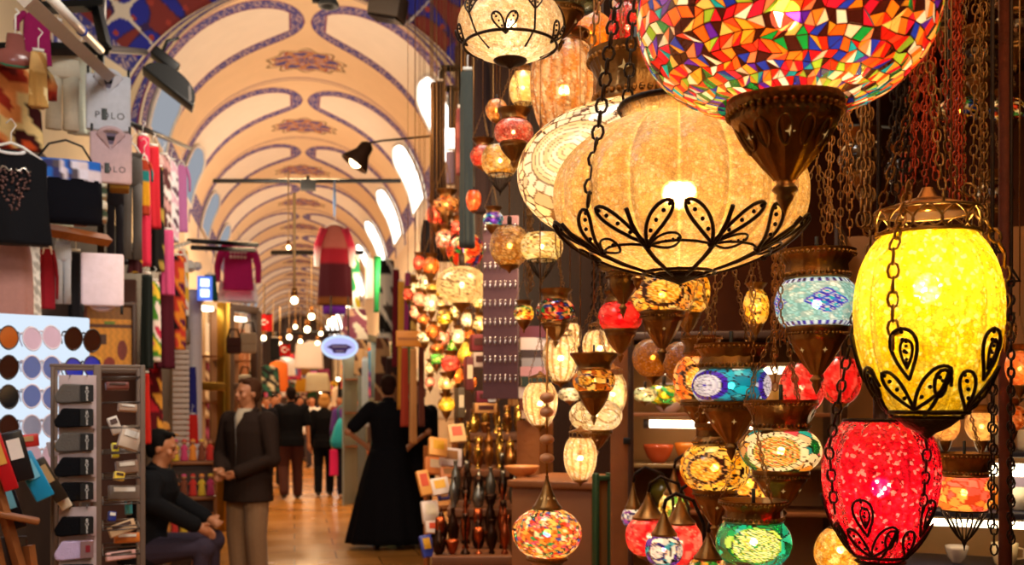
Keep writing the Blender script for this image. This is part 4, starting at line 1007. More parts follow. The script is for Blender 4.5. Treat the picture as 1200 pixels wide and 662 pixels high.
mb = MB(); mb.tube([(-30*k, 0, -3*k), (-18*k, 0, 14*k), (0, 0, 20*k), (18*k, 0, 14*k), (28*k, 0, -3*k)], 1.4*k, 6); mb.build('hanger', BLACK, t)
t = top_garment(-30, 56, 176, 286, 4.05, '#08080e', 'black top with a bronze sequin heart at the left edge', sleeves=None, name='hanging_blouse', flare=1.0)
mb = MB(); k = S(1, 4.05)
for i in range(150):
    a = RN.uniform(-1, 1); b = RN.uniform(0, 1)
    if abs(a) > (1-b**1.5): continue
    mb.ball((3*k+a*20*k, -15.2*k+abs(a)*2.2*k, -(26+52*b)*k), 1.5*k, 6, sc=(1, .5, 1))
mb.build('sequin_pattern', pbr('bronze_sequins', '#6a4a44', .3, .7, .4, 90), t)
mb = MB()
for s in (-1, 1):
    mb.tube([(3*k+s*k*(2+q*16), -13.5*k+q*4*k, -k*(24+3*math.sin(q*9))) for q in (0, .2, .4, .6, .8, 1)], 1.3*k, 6)
mb.build('chain', pbr('silver_chain', '#d8d0c8', .25, .9), t)
cloth_strip(-14, 34, 284, 378, 4.2, '#a87a72', 'dusty pink satin dress at the left edge above the sunglasses', 'dress', 'hanging_dress', folds=6, amp=.1)
cloth_strip(32, 47, 284, 376, 4.4, blotch('#c8c4bc', '#e8e4dc', '#a8a49c', s=60), 'silver sequin top beside the dusty pink dress', 'top', 'hanging_blouse')
top_garment(45, 66, 290, 362, 4.6, '#8a1424', 'dark red jacket with white lapel next to the silver sequin top', 'jacket', 'long', 'hanging_jacket')
trousers(64, 84, 284, 356, 4.8, '#b8c4d8', 'pale blue jeans left of the upside down lilac polo', 'hanging_jeans')
cloth_strip(82, 96, 296, 372, 5.2, '#14141c', 'black skirt between pale jeans and lilac polo', 'skirt', 'hanging_skirt')
for i, (x, y, w, h, hx, lab) in enumerate([(66, 268, 26, 9, '#c8ccb8', 'sage towel, lowest of the folded towels on the plank rail'), (82, 262, 26, 9, '#c87838', 'orange towel folded in the pile on the plank rail'), (106, 252, 26, 24, '#dcdcd0', 'folded white towel with dark stripes right end of plank rail'), (108, 226, 22, 22, '#d8e0d4', 'mint striped towel on top of the white one'), (134, 222, 22, 12, '#a8843a', 'mustard folded cloth under the pale pink polo')]):
    d = 4.75+i*.08; c = P(x+6, y-4, d); t = thing('folded_towel', lab, 'towel', c, face(c)); k = S(1, d)
    for j in range(2):
        mb = MB(); f = stripes(hx, hx, hx, '#3a4a3a' if i in (2, 3) else hx, w=.03)
        mb.box((0, 0, (j-.5)*h*k*.5), (w*k, .14, h*k*.48), bev=h*k*.2); mb.c = [f(v) for v in mb.v]; mb.build('fold', CLOTH, t)
# row of hanging garments along the passage
ROW = [('trousers', 124, 146, 214, 306, 5.5, '#16141c', 'black trousers first in the row under the pink polo'),
 ('trousers', 142, 168, 180, 304, 5.9, '#5a5654', 'grey trousers second in the row of hanging clothes'),
 ('scarf', 160, 175, 160, 312, 6.3, '#d02848', 'long crimson scarf right of the grey trousers'),
 ('shirt', 160, 178, 186, 252, 6.2, stripes('#d89a1c', '#d89a1c', '#1a7a7a', '#a8381c', w=.07), 'mustard and teal striped shirt in the row of scarves'),
 ('scarf', 172, 187, 172, 268, 6.8, '#b81c28', 'red shawl behind the striped mustard shirt'),
 ('scarf', 178, 192, 196, 318, 7.1, blotch('#14100e', '#14100e', '#14100e', '#a8883a', s=18), 'black scarf with gold print in the hanging row'),
 ('scarf', 184, 199, 182, 292, 7.5, blotch('#e8c8c0', '#c89490', '#5a3030', '#f0dcd4', s=22), 'pale pink patterned scarf in the hanging row'),
 ('scarf', 194, 208, 188, 284, 8.0, blotch('#f4e4e4', '#e8b8c8', '#f8f0f0', '#6a4a5a', s=26), 'white ruffled scarf with pink flecks'),
 ('shirt', 203, 222, 192, 272, 8.5, '#c878b0', 'lilac blouse last in the hanging row'),
 ('scarf', 190, 203, 270, 346, 7.2, '#c84a78', 'rose scarf below the white ruffled scarf'),
 ('scarf', 165, 178, 322, 432, 6.4, '#141c18', 'dark green coat over the lower rail', ),
 ('scarf', 174, 187, 330, 424, 6.8, blotch('#e85a7a', '#f0c83a', '#4a8a2a', '#f4e0d4', '#c82a4a', s=18), 'bright floral scarf on the lower rail'),
 ('scarf', 186, 203, 322, 432, 7.4, '#4a0c1c', 'maroon dress on the lower rail'),
 ('scarf', 202, 217, 300, 410, 8.2, blotch('#1a0a10', '#c83a2a', '#e8882a', '#5a1040', s=24), 'black scarf with red and orange flowers'),
 ('scarf', 208, 220, 294, 370, 9.0, blotch('#d8401c', '#f4e4d4', '#e8b83a', s=16), 'red and white scarf at the end of the lower rail'),
 ('scarf', 163, 176, 438, 520, 6.6, '#c82418', 'bright red cloth behind the sock rack'),
 ('scarf', 174, 189, 424, 516, 7.5, blotch('#b81c28', '#5a0c14', '#e8a03a', s=22), 'dark red floral cloth behind the sock rack'),
 ('scarf', 150, 165, 296, 320, 6.0, blotch('#3a0c14', '#c89a2a', s=18), 'short maroon and gold cloth below the grey trousers'),
 ('scarf', 240, 254, 322, 352, 10.5, '#1c4a3a', 'dark green scarf by the lit blue sign'),
 ('scarf', 222, 230, 430, 500, 10.2, '#2a2a7a', 'navy cloth at the foot of the white column'),
 ('scarf', 219, 231, 486, 520, 9.9, '#c8241c', 'red cloth below the navy one by the white column')]
for kind, x0, x1, y0, y1, d, col, lab in ROW:
    yw = RN.uniform(-.2, .2)
    if kind == 'trousers': trousers(x0, x1, y0, y1, d, col, lab, yaw=yw)
    elif kind == 'shirt': top_garment(x0, x1, y0, y1, d, col, lab, sleeves='short', yaw=yw)
    else: cloth_strip(x0, x1, y0, y1, d, col, lab, cat='dress' if 'dress' in lab else ('coat' if 'coat' in lab else 'scarf'), name='hanging_dress' if 'dress' in lab else 'hanging_scarf', yaw=yw, fringe=None)
# picture of a yellow house
c = P(124, 396, 6.2); t = thing('picture', 'painting of a yellow house with red figures in dark frame', 'picture', c, face(c)); k = S(1, 6.2)
mb = MB()
for b in ((0, 0, 42*k, 56*k, 4*k), ): pass
for x, z, w, h in ((0, 40, 66, 5), (0, -40, 66, 5), (-31, 0, 5, 80), (31, 0, 5, 80)): mb.box((x*k, -.01, z*k), (w*k, .04, h*k), bev=.006)
mb.build('frame', DWOOD, t)
def house(X, Z):
    n = np.sin(X*.9+np.sin(Z*.7))*.1
    C = np.broadcast_to(np.array(hexc('#d8942a')), X.shape+(3,)).copy()
    C[Z > 22] = hexc('#8a5a1c'); C[(Z > 12) & (Z < 16)] = hexc('#5a3010'); C[(np.abs(X+6) < 7) & (np.abs(Z+2) < 6)] = hexc('#4a2a18')
    C[(X < -20)] = hexc('#5a1c10'); C[(X-18)**2/30+(Z+14)**2/140 < 1] = hexc('#7a2a20'); C[(X-4)**2/40+(Z+30)**2/60 < 1] = hexc('#8a2a1c')
    C[(X+12)**2/60+(Z+26)**2/30 < 1] = hexc('#e8b02a'); C[(Z > 16) & (Z < 20) & (np.abs(X-4) < 6)] = hexc('#6a8a2a'); C[Z < -34] = hexc('#b8702a')
    return C*(1+n[..., None])
xs, zs = np.linspace(-29, 29, 70), np.linspace(38, -38, 90); X, Z = np.meshgrid(xs, zs)
grid_mesh('canvas', np.stack([X*k, np.full_like(X, -.004), Z*k], -1), house(X, Z), PAINT, t)
mb = MB(); mb.box((0, .008, 0), (60*k, .016, 78*k)); mb.build('backing', DWOOD, t, smooth=False)
wallbox('wall_stall', (P(160, 400, 7.6).x-.85, P(160, 400, 7.6).y, 1.2), (1.7, .06, 2.4), pbr('stall_backing', '#4a2616', .7, 0, .4, 4))
# --- floodlight
c = P(198, 104, 7.0); t = thing('hanging_floodlight', 'black half round floodlight hanging by the painted arch', 'floodlight', c, face(c)); k = S(1, 7.0)
t.rotation_euler = (0, .62, face(c))
mb = MB(); arc = [(30*k*math.cos(a)*1.1, 20*k*math.sin(a)) for a in [PI*i/14 for i in range(15)]]; mb.prism(arc, -14*k, 14*k); mb.build('hood', BLACK, t, smooth=False)
mb = MB()
for i in range(9): mb.box(((20+i*1.4)*k*.9, 0, (14-i*1.6)*k), (1.2*k, 29*k, 5*k))
mb.build('cooling_fins', STEEL, t, smooth=False)
mb = MB(); mb.box((0, 0, -1.5*k), (68*k, 30*k, 3*k), bev=1*k); mb.build('glass_frame', BLACK, t)
mb = MB(); mb.box((-22*k, 0, 24*k), (34*k, 20*k, 12*k), bev=2*k); mb.build('gear_box', BLACK, t)
mb = MB(); mb.tube([(-30*k, 0, 28*k), (-34*k, 0, 44*k), (-26*k, 0, 56*k)], 2*k, 6); mb.build('bracket', BLACK, t)
c = P(455, 8, 9.0); t = thing('hanging_box_light', 'grey box floodlight at the top edge of view under the vault', 'floodlight', c, face(c)-.2); k = S(1, 9)
t.rotation_euler = (.1, .22, face(c)-.3)
mb = MB(); mb.box((0, 0, 0), (38*k, 34*k, 26*k), bev=2*k); mb.build('housing', plain('#8a7a6a', .5), t)
mb = MB(); mb.box((0, 0, -14*k), (35*k, 31*k, 3*k)); mb.build('glass_front', plain('#2a201c', .1), t, smooth=False)
mb = MB(); mb.tube([(0, 0, 12*k), (0, 0, 120*k)], 1.5*k, 6); mb.build('hanging_rod', BLACK, t)
c = P(385, 2, 11); t = thing('hanging_spotlight', 'small grey spotlight under the crown of the vault', 'spotlight', c, face(c)); k = S(1, 11)
mb = MB(); mb.lathe([(7*k, 6*k), (12*k, -2*k), (12*k, -6*k), (9*k, -6*k), (5*k, 4*k)], 16, cap=False); mb.build('lamp_head', plain('#6a7070', .4), t)
mb = MB(); mb.box((-12*k, 0, 2*k), (14*k, 8*k, 8*k), bev=k); mb.build('gear_box', BLACK, t)
mb = MB(); mb.tube([(0, 0, 4*k), (0, 0, 60*k)], 1*k, 6); mb.build('hanging_rod', BLACK, t)
# --- sunglasses board
bd = 3.35; c = P(30, 455, bd); t = thing('sunglasses_board', 'white glowing board of sunglasses at the left edge', 'display board', c, face(c)+.25); k = S(1, bd)
mb = MB(); mb.box((0, .03, -8*k), (150*k, .03, 190*k), bev=.008); mb.build('panel', emit('glowing_acrylic', (.74, .86, 1.0), 1.0), t)  # glow added to stand in for the overbright white of the board
mb = MB()
for z in range(5): mb.tube([(-74*k, -.004, (64-z*34)*k), (74*k, -.004, (64-z*34)*k)], .004, 6)
mb.build('holder_rods', pbr('clear_rod', '#c8d8e8', .15), t)
mb = MB()
for s in (-1, 1): mb.box((s*72*k, .05, -CH*.5+.0), (.03, .03, 1.6+2*.0), bev=.004)
BM = Matrix
mb.build('stand_legs', STEEL, t)
def sunglasses():
    r = thing('sunglasses', 'sunglasses', 'sunglasses', (0, 0, -5))
    for s in (-1, 1):
        mb = MB(); o = [(s*.035+.031*math.cos(a)*(1+.06*math.cos(2*a)), .029*math.sin(a)-.004) for a in [2*PI*i/22 for i in range(22)]]
        mb.prism(o, -.002, .001); mb.build('lens', plain('#3a1c10', .08, 'lens_brown'), r, smooth=False)
        mb = MB(); mb.tube([(x, -.001, z) for x, z in o], .0026, 5, closed=True); mb.build('rim', plain('#2a1a14', .3, 'rim_dark'), r)
        mb = MB(); mb.tube([(s*.066, 0, .012), (s*.069, .02, .011), (s*.064, .05, .0), (s*.05, .075, -.015)], .0026, 5); mb.build('temple_arm', MATS['rim_dark'], r)
    mb = MB(); mb.tube([(-.008, -.001, .01), (0, -.003, .014), (.008, -.001, .01)], .0026, 5); mb.build('bridge', MATS['rim_dark'], r)
    return r
sg = sunglasses(); index_kids()
LENS = [('brown', '#5a2410'), ('smoke blue', '#6a7ab8'), ('amber', '#a85018'), ('pale pink', '#d8b8cc'), ('black', '#14181c'), ('cobalt blue', '#2030b0'), ('grey lilac', '#a0a4c0')]
ARR = [[2, 3, 0], [0, 1, 5], [4, 1, 0], [0, 6, 4], [4, 3, 5]]
first = True; ROWN = ['top', 'second', 'middle', 'fourth', 'lowest']; COLN = ['left', 'middle', 'right hand']
M0 = Matrix.Translation(c) @ Matrix.Rotation(face(c)+.25, 4, 'Z')
for i in range(5):
    for j in range(3):
        nm, h = LENS[ARR[i][j]]; p = M0 @ Vector(((-36+j*46)*k, -.082, (64-i*34)*k-.012))
        lab = f'{nm} tinted sunglasses, {ROWN[i]} row of the white board, {COLN[j]} pair'
        mt = {'lens': plain(h, .08, 'lens_'+nm.replace(' ', '_'))}
        if nm in ('pale pink', 'grey lilac', 'smoke blue'): mt.update({q: plain('#e8dce8', .3, 'rim_pale') for q in ('rim', 'temple_arm', 'bridge')})
        o = dup(sg, p, face(c)+.25, lab, mt, (.86, 1.0, 1.30), 'sunglasses on the backlit board'); o.rotation_euler.y = RN.uniform(-.16, .16); o.rotation_euler.x = RN.uniform(-.2, .05)
for ch in KID[sg.name]: bpy.data.objects.remove(ch)
bpy.data.objects.remove(sg)
# --- sock rack
rd = 3.0; k = S(1, rd); c = P(114, 475, rd); c.z = 0; fy = face(c)
t = thing('sock_rack', 'brown metal shop rack with sock packs on the left and wire shelves on the right', 'rack', c, fy)
def rz(py): return CH+(HY-py)*k
RK = plain('#6a5648', .45, 'rack_paint')
for x, w in ((-48, 4), (0, 9), (50, 6)):
    for y in (0, .28):
        mb = MB(); mb.box((x*k, y, rz(427)/2), (w*k, w*k, rz(427)), bev=.003); mb.build('upright', RK, t)
for y in (0, .28):
    mb = MB(); mb.box((1*k, y, rz(429)), (104*k, 4*k, 4*k), bev=.002); mb.build('top_rail', RK, t)
for i, py in enumerate(range(442, 800, 15)):
    mb = MB()
    for y in (0, .09, .18, .28): mb.tube([(6*k, y, rz(py)), (47*k, y, rz(py-1))], .0022, 5)
    mb.tube([(6*k, 0, rz(py)), (6*k, .28, rz(py))], .0022, 5); mb.tube([(47*k, 0, rz(py)), (47*k, .28, rz(py))], .0022, 5)
    if i % 2 == 0: mb.build('wire_shelf', STEEL, t)
mb = MB(); mb.box((-24*k, .14, .03), (44*k, .3, .04), bev=.004); mb.build('foot', RK, t)
for y in ((440, 462, 488, 516, 545, 574, 600, 612, 641)):
    pass
MR = Matrix.Translation(c) @ Matrix.Rotation(fy, 4, 'Z')
SOCKS = [(461, '#57504a', 'grey', 'top'), (489, '#0c0c10', 'black', 'second'), (517, '#57504a', 'grey', 'third'), (545, '#0c0c10', 'black', 'fourth'), (574, '#0a0a0e', 'black', 'fifth'), (613, '#0a0a0e', 'black', 'sixth'), (641, '#c8b4dc', 'lilac', 'seventh'), (668, '#0a0a0e', 'black', 'lowest visible')]
for i, (py, h, nm, od) in enumerate(SOCKS):
    p = MR @ Vector((-23*k, -.03-.008*(i % 2), 0)); p.z = rz(py)
    s = thing('hanging_sock_pack', f'{nm} socks on a card, {od} pack counted down the brown metal rack', 'socks', p, fy, 'sock packs on the brown metal rack')
    mb = MB(); mb.box((2*k, .007, 4*k), (40*k, .003, 34*k), bev=.001); mb.build('card', plain('#b8a4a4', .3), s)
    mb = MB(); o = [(-21, -11), (-14, -12), (18, -10), (19, 10), (-14, 11), (-17, 6), (-23, -4)]; mb.prism([(x*k, z*k) for x, z in o], -.014, .004)
    so = mb.build('folded_sock', cloth(h), s, smooth=False); bv = so.modifiers.new('round', 'BEVEL'); bv.width = .005; bv.segments = 2
    mb = MB(); mb.box((12*k, -.016, 0), (14*k, .003, 19*k)); lb = mb.build('label', plain('#0a0a0c' if nm != 'lilac' else '#8a6a6a'), s, smooth=False)
    if nm != 'lilac': text('B\nO\nS\nS', 5.0*k, WHITE, lb, (12*k, -.0182, -.5*k), (PI/2, 0, 0), .0003, line=.85)
    else:
        mb = MB(); mb.box((13*k, -.018, 1*k), (5*k, .001, 8*k)); mb.build('printed_logo', plain('#8a1c2a'), lb, smooth=False)
    mb = MB(); mb.tube([(-6*k, 0, 20*k), (-6*k, .03, 21*k), (-6*k, .05, 21*k)], .0018, 5); mb.tube([(12*k, 0, 20*k), (12*k, .05, 21*k)], .0018, 5); mb.build('peg', BLACK, s)
# cards and boxes on the wire shelves
CARDS = [(22, 452, 26, 9, '#7a3a30', 'dark red'), (34, 478, 22, 9, '#c8a890', 'beige'), (20, 500, 12, 22, '#e8dcd0', 'white'), (36, 515, 24, 26, '#c8b09a', 'lace patterned beige'), (20, 530, 8, 18, '#e8d42a', 'yellow'), (34, 552, 26, 16, '#8a7060', 'taupe'), (24, 560, 12, 10, '#e8c83a', 'small yellow'), (30, 582, 36, 18, '#6a584c', 'grey brown'), (36, 600, 8, 22, '#3aa0b8', 'turquoise'), (16, 608, 9, 12, '#1c2a7a', 'navy'), (28, 625, 32, 14, '#d8b48a', 'sand coloured'), (34, 640, 30, 12, '#c8702a', 'orange'), (26, 655, 34, 10, '#e0a8a0', 'salmon')]
for i, (x, py, w, h, hx, nm) in enumerate(CARDS):
    p = MR @ Vector((x*k, .05+.06*(i % 3), 0)); p.z = rz(py)
    b = thing('hanging_card_packet', f'{nm} packet on the wire shelves of the brown rack, {ORD[i]} from the top', 'packet', p, fy+.2, 'packets on the wire shelves')
    b.rotation_euler = (-.25, RN.uniform(-.35, .35), fy+.2)
    mb = MB(); mb.box((0, 0, 0), (w*k, .02, h*k), bev=.003); mb.build('packet', plain(hx, .35), b)
    mb = MB(); mb.box((0, -.0115, h*k*.2), (w*k*.7, .002, h*k*.3)); mb.build('printed_panel', plain('#f0e8dc' if i % 2 else '#4a2a20', .4), b, smooth=False)
# brochure stand at bottom left
ec = P(18, 475, 2.75); ec.z = 0; fe = face(ec); k = S(1, 2.75)
t = thing('wooden_easel', 'wooden easel leg frame at the bottom left corner', 'easel', ec, fe)
def ez(py): return CH+(HY-py)*k
for (x0, y0, x1, y1, nm) in ((-22, 560, 14, 700, 'leg'), (14, 640, 22, 705, 'leg'), (-30, 590, -6, 720, 'leg')):
    mb = MB(); a = Vector((x0*k, 0, ez(y0))); b = Vector((x1*k, -.03, 0.0 if True else ez(y1))); b.x = x0*k+(x1-x0)*k*(a.z/(a.z-ez(y1))); mb.tube([a, b], .016, 4); mb.build(nm, WOOD, t, smooth=False)
mb = MB(); mb.box((4*k, -.02, ez(606)), (44*k, .05, 7*k), Matrix.Rotation(.25, 3, 'Y'), bev=.004); mb.build('shelf', WOOD, t)
mb = MB(); mb.box((-10*k, .03, ez(655)), (46*k, .02, 50*k), bev=.004); mb.build('panel', plain('#3a2418'), t)
BR = [(-14, 540, 16, 70, '#b8141c', 'red', .3), (2, 535, 24, 60, '#1a1416', 'black', .25), (20, 560, 22, 60, '#1a8ab8', 'bright blue', .45), (38, 566, 16, 58, '#2a2018', 'dark brown', .5), (46, 580, 14, 52, '#d8c8b0', 'cream', .5), (54, 590, 12, 46, '#30241c', 'umber', .55), (-4, 600, 18, 60, '#141018', 'ink black', .3), (12, 520, 30, 16, '#c82a24', 'scarlet topped', .1), (50, 530, 26, 20, '#e8e4ec', 'white', .2)]
for i, (x, py, w, h, hx, nm, tl) in enumerate(BR):
    p = P(18, 475, 2.72)+Vector((0, 0, 0)); q = Matrix.Translation(Vector((p.x, p.y, 0))) @ Matrix.Rotation(fe, 4, 'Z') @ Vector((x*k, .02+.035*i, 0)); q.z = ez(py)
    b = thing('hanging_boxed_souvenir', f'{nm} boxed souvenir leaning in the pile over the wooden easel', 'box', q, fe, 'boxed souvenirs over the easel'); b.rotation_euler = (0, -tl, fe)
    mb = MB(); mb.box((0, 0, 0), (w*k, .028, h*k), bev=.004); mb.build('box', plain(hx, .3), b)
    mb = MB(); mb.box((0, -.0155, h*k*.15), (w*k*.6, .002, h*k*.4)); mb.build('printed_panel', plain(['#d8a04a', '#e8e0d4', '#7ac0d8', '#b89060'][i % 4], .3), b, smooth=False)
# stool and stall of dolls before the seated man

wallbox('wall_stall', (-1.62, 9.9, 1.55), (.06, 9.6, 3.1), pbr('stall_dark_backing', '#2a1a14', .8, 0, .5, 5))
# ================= people
SKIN = pbr('skin', '#b97a54', .5, 0, .08, 20)
def fuse(mb, name, mat, parent, vox=.009, sm=6):
    me = bpy.data.meshes.new(name); me.from_pydata(mb.v, [], mb.f); o = bpy.data.objects.new(name, me); COL.objects.link(o)
    r = o.modifiers.new('r', 'REMESH'); r.mode = 'VOXEL'; r.voxel_size = vox
    s = o.modifiers.new('s', 'SMOOTH'); s.iterations = sm; s.factor = .5
    dg = bpy.context.evaluated_depsgraph_get(); m2 = bpy.data.meshes.new_from_object(o.evaluated_get(dg))
    bpy.data.objects.remove(o); bpy.data.meshes.remove(me); m2.name = name
    m2.materials.clear(); m2.materials.append(mat); m2.polygons.foreach_set('use_smooth', [True]*len(m2.polygons))
    return link(name, m2, parent)
def limb(mb, pts, rs, n=12):
    mb.tube(pts, rs, n)
    for p, r in zip(pts, rs): mb.ball(p, r, n)
V3 = Vector
def hand(mb, w, e, curl=.5, palm=None):
    """palm, four fingers and a thumb at wrist w, forearm coming from e"""
    w, e = V3(w), V3(e); t = (w-e).normalized(); side = palm or V3((0, 1, 0)); side = (side-t*side.dot(t)).normalized(); nrm = t.cross(side)
    mb.tube([w-t*.01, w+t*.03, w+t*.08, w+t*.095], [.026, .034, .036, .030], 10)
    for i, L in enumerate((.062, .074, .070, .054)):
        b = w+t*.088+side*(.027-.018*i); d1 = (t+nrm*curl*.5).normalized(); d2 = (t+nrm*curl*1.6).normalized()
        m = b+d1*L*.5; mb.tube([b-t*.01, b, m, m+d2*L*.5], [.0095, .0095, .0088, .0075], 8); mb.ball(m+d2*L*.5, .0075, 8)
    b = w+t*.03+side*.032; d1 = (t*.6+side*.8).normalized(); mb.tube([b-side*.015, b, b+d1*.03, b+d1*.03+(t+nrm*.4).normalized()*.028], [.013, .012, .0105, .0085], 8)
def head(mb, c, yaw=0., pitch=0.):
    R = Matrix.Rotation(yaw, 3, 'Z') @ Matrix.Rotation(pitch, 3, 'X'); c = V3(c)
    def A(p, r, sc=(1, 1, 1), n=16):
        k = len(mb.v); mb.ball((0, 0, 0), r, n, sc=sc)
        for i in range(k, len(mb.v)): mb.v[i] = tuple(c+R @ (V3(mb.v[i])+V3(p)))
    A((0, .012, .03), .088, (.86, 1.06, 1.0), 20); A((0, -.018, -.035), .066, (.88, 1.0, 1.1)); A((0, -.05, -.078), .030, (1, .8, .8))
    A((0, -.098, -.012), .014, (.8, 1.1, 1.2), 10); A((0, -.09, .01), .011, (.8, 1, 1.8), 10)
    for s in (-1, 1): A((s*.077, .012, -.008), .026, (.35, .8, 1.2), 10); A((s*.03, -.078, .03), .022, (1.2, .5, .5), 10); A((s*.042, -.06, -.02), .026, (1, .8, .9), 10)
    A((0, -.086, -.048), .018, (1.3, .5, .45), 10)
    return lambda p: c+R @ V3(p)
def hair_mb(f, style, seed=0):
    mb = MB()
    def A(p, r, sc, n=16):
        k = len(mb.v); mb.ball((0, 0, 0), r, n, sc=sc)
        for i in range(k, len(mb.v)): mb.v[i] = tuple(f(V3(mb.v[i])+V3(p)))
    A((0, .034, .054), .090, (.90, 1.02, .90), 20); A((0, .060, .0), .074, (.98, .70, 1.1)); A((.03, -.03, .098), .034, (1.1, 1, .7)); A((-.035, -.02, .10), .036, (1, 1, .7))
    for s in (-1, 1): A((s*.062, .02, .03), .035, (.6, 1.2, 1.3))
    if style == 'bob':
        A((0, .05, -.03), .088, (1.05, .75, 1.1)); 
        for s in (-1, 1): A((s*.07, .025, -.01), .042, (.7, 1.1, 1.6))
    if style == 'bun': A((0, .10, .09), .045, (1, 1, 1)); A((0, .07, -.01), .06, (1, .7, 1))
    return mb
def person(label, at, yaw, H=1.72, J=None, hairh='#1c120c', hstyle='short', top=None, bottom=None, shoe='#14100e', skirt=None, vox=.009, hyaw=0., hpitch=0., female=False, arms=None, extra=None, group=None, curl=.5, torso_lean=(0, 0), seat=None, skin=None):
    t = thing('person', label, 'person', at, yaw, group); s = H/1.72
    sk = skin or SKIN
    Z = lambda p: V3(p)
    sw = .175 if female else .20; hp = (0, 0, .93) if seat is None else (0, 0, seat+.09)
    lx, ly = torso_lean; dz = hp[2]-.93
    up = lambda p, q: V3((p[0]+lx*q, p[1]+ly*q, p[2]+dz))    # lean grows upwards
    D = dict(ls=(-sw, 0, 1.40), rs=(sw, 0, 1.40), le=(-sw-.05, .03, 1.12), re=(sw+.05, .03, 1.12), lw=(-sw-.05, -.05, .87), rw=(sw+.05, -.05, .87), lk=(-.10, -.02, .50), rk=(.10, -.02, .50), la=(-.10, .02, .085), ra=(.10, .02, .085), lt=(-.11, -.15, .03), rt=(.11, -.15, .03))
    if J: D.update(J)
    D = {k: V3(v) for k, v in D.items()}
    for k in ('ls', 'rs'): D[k] = up(D[k], 1)
    for k in ('le', 're', 'lw', 'rw'):
        if not J or k not in J: D[k] = up(D[k], .8)
    hc = up((0, -.012, 1.615), 1.15); hl, hr = V3((-.09, 0, hp[2]-.01)), V3((.09, 0, hp[2]-.01))
    def torso(mb, g=0.):
        rings = [(0, .85, .150, .105), (.05, .93, .168, .118), (.2, 1.06, .140 if female else .152, .100), (.5, 1.20, .150 if female else .165, .112), (.8, 1.32, .162 if female else .182, .118), (.95, 1.40, .165 if female else .19, .092), (1, 1.445, .11, .075), (1.05, 1.475, .06, .06)]
        mb.loft([(up((0, 0, z), q).x, up((0, 0, z), q).y, z+dz, rx+g, ry+g) for q, z, rx, ry in rings], 24)
    bm_ = MB(); torso(bm_); limb(bm_, [up((0, .0, 1.45), 1), up((0, -.005, 1.56), 1.1)], [.058, .053])
    f = head(bm_, hc, hyaw, hpitch)
    for a, b, c in (('ls', 'le', 'lw'), ('rs', 're', 'rw')):
        limb(bm_, [D[a], D[b], D[c]], [.052, .040, .027]); limb(bm_, [D[a], (D[a]+D[b])/2], [.056, .047])
        hand(bm_, D[c], D[b], curl, V3((0, -1, .2)))
    for h, kx, ax, tx in ((hl, 'lk', 'la', 'lt'), (hr, 'rk', 'ra', 'rt')):
        limb(bm_, [h, D[kx], D[ax]], [.085, .056, .040]); c = D[kx]+(D[ax]-D[kx])*.3+V3((0, .015, 0)); limb(bm_, [D[kx], c, D[ax]], [.054, .056, .040]); limb(bm_, [D[ax], D[tx]], [.038, .028])
    body = fuse(bm_, 'body', sk, t, vox)
    hm = hair_mb(f, hstyle); fuse(hm, 'hair', pbr('hair_'+hairh[1:], hairh, .75, 0, .35, 80, .5, 160, spec=.12), t, vox, 3)
    for e in (-1, 1):
        small_ball('eye', .0085, plain('#1a120e', .2), t, f((e*.031, -.081, .008)))
    em = MB(); em.tube([f((x, -.094+abs(x)*.35, -.047)) for x in (-.022, -.01, 0, .01, .022)], .004, 6); em.build('mouth', plain('#8a3a30', .5), t)
    if top:
        mb = MB(); h, ln, sl = top.get('hem', .82), top.get('g', .022), top.get('sleeve', 'long')
        torso(mb, ln); 
        if h < .85: mb.loft([(0, 0, .95+dz, .175+ln, .125+ln), (0, .0, h+dz, .185+ln, .135+ln)], 24)
        limb(mb, [up((0, 0, 1.42), 1), up((0, .01, 1.475), 1)], [.09, .066])
        for a, b, c in (('ls', 'le', 'lw'), ('rs', 're', 'rw')):
            if sl == 'long': limb(mb, [D[a], D[b], D[c]+(D[b]-D[c])*.06], [.068+ln*.4, .054+ln*.4, .042+ln*.4])
            elif sl == 'short': limb(mb, [D[a], D[a]+(D[b]-D[a])*.75], [.070+ln*.4, .060+ln*.4])
        fuse(mb, top['name'], top['mat'], t, vox, 5)
        if top.get('collar'):
            mb = MB(); mb.tube([up((.075*math.cos(a), .07*math.sin(a), 1.485-.03*(math.sin(a) < -.2)), 1) for a in [2*PI*i/20 for i in range(20)]], .016, 8, closed=True); mb.build('collar', top['collar'], t)
    if bottom:
        mb = MB(); g = bottom.get('g', .014)
        mb.loft([(0, 0, hp[2]+.12, .155+g, .108+g), (0, 0, hp[2], .170+g, .120+g), (0, 0, hp[2]-.09, .160+g, .115+g)], 24)
        for h, kx, ax in ((hl, 'lk', 'la'), (hr, 'rk', 'ra')): limb(mb, [h, D[kx], D[ax]+(D[kx]-D[ax])*.02], [.092+g, .066+g, .054+g])
        fuse(mb, bottom['name'], bottom['mat'], t, vox, 5)
    if skirt:
        mb = MB(); z0, z1, r0, r1, m, nm = skirt
        mb.loft([(0, 0, z0+(z1-z0)*q, r0+(r1-r0)*q**.8, (r0+(r1-r0)*q**.8)*.78) for q in [i/14 for i in range(15)]], 60, None, lambda i, a: 1+.05*(i/14)*math.sin(11*a+.5*math.sin(3*a))); mb.build(nm, m, t)
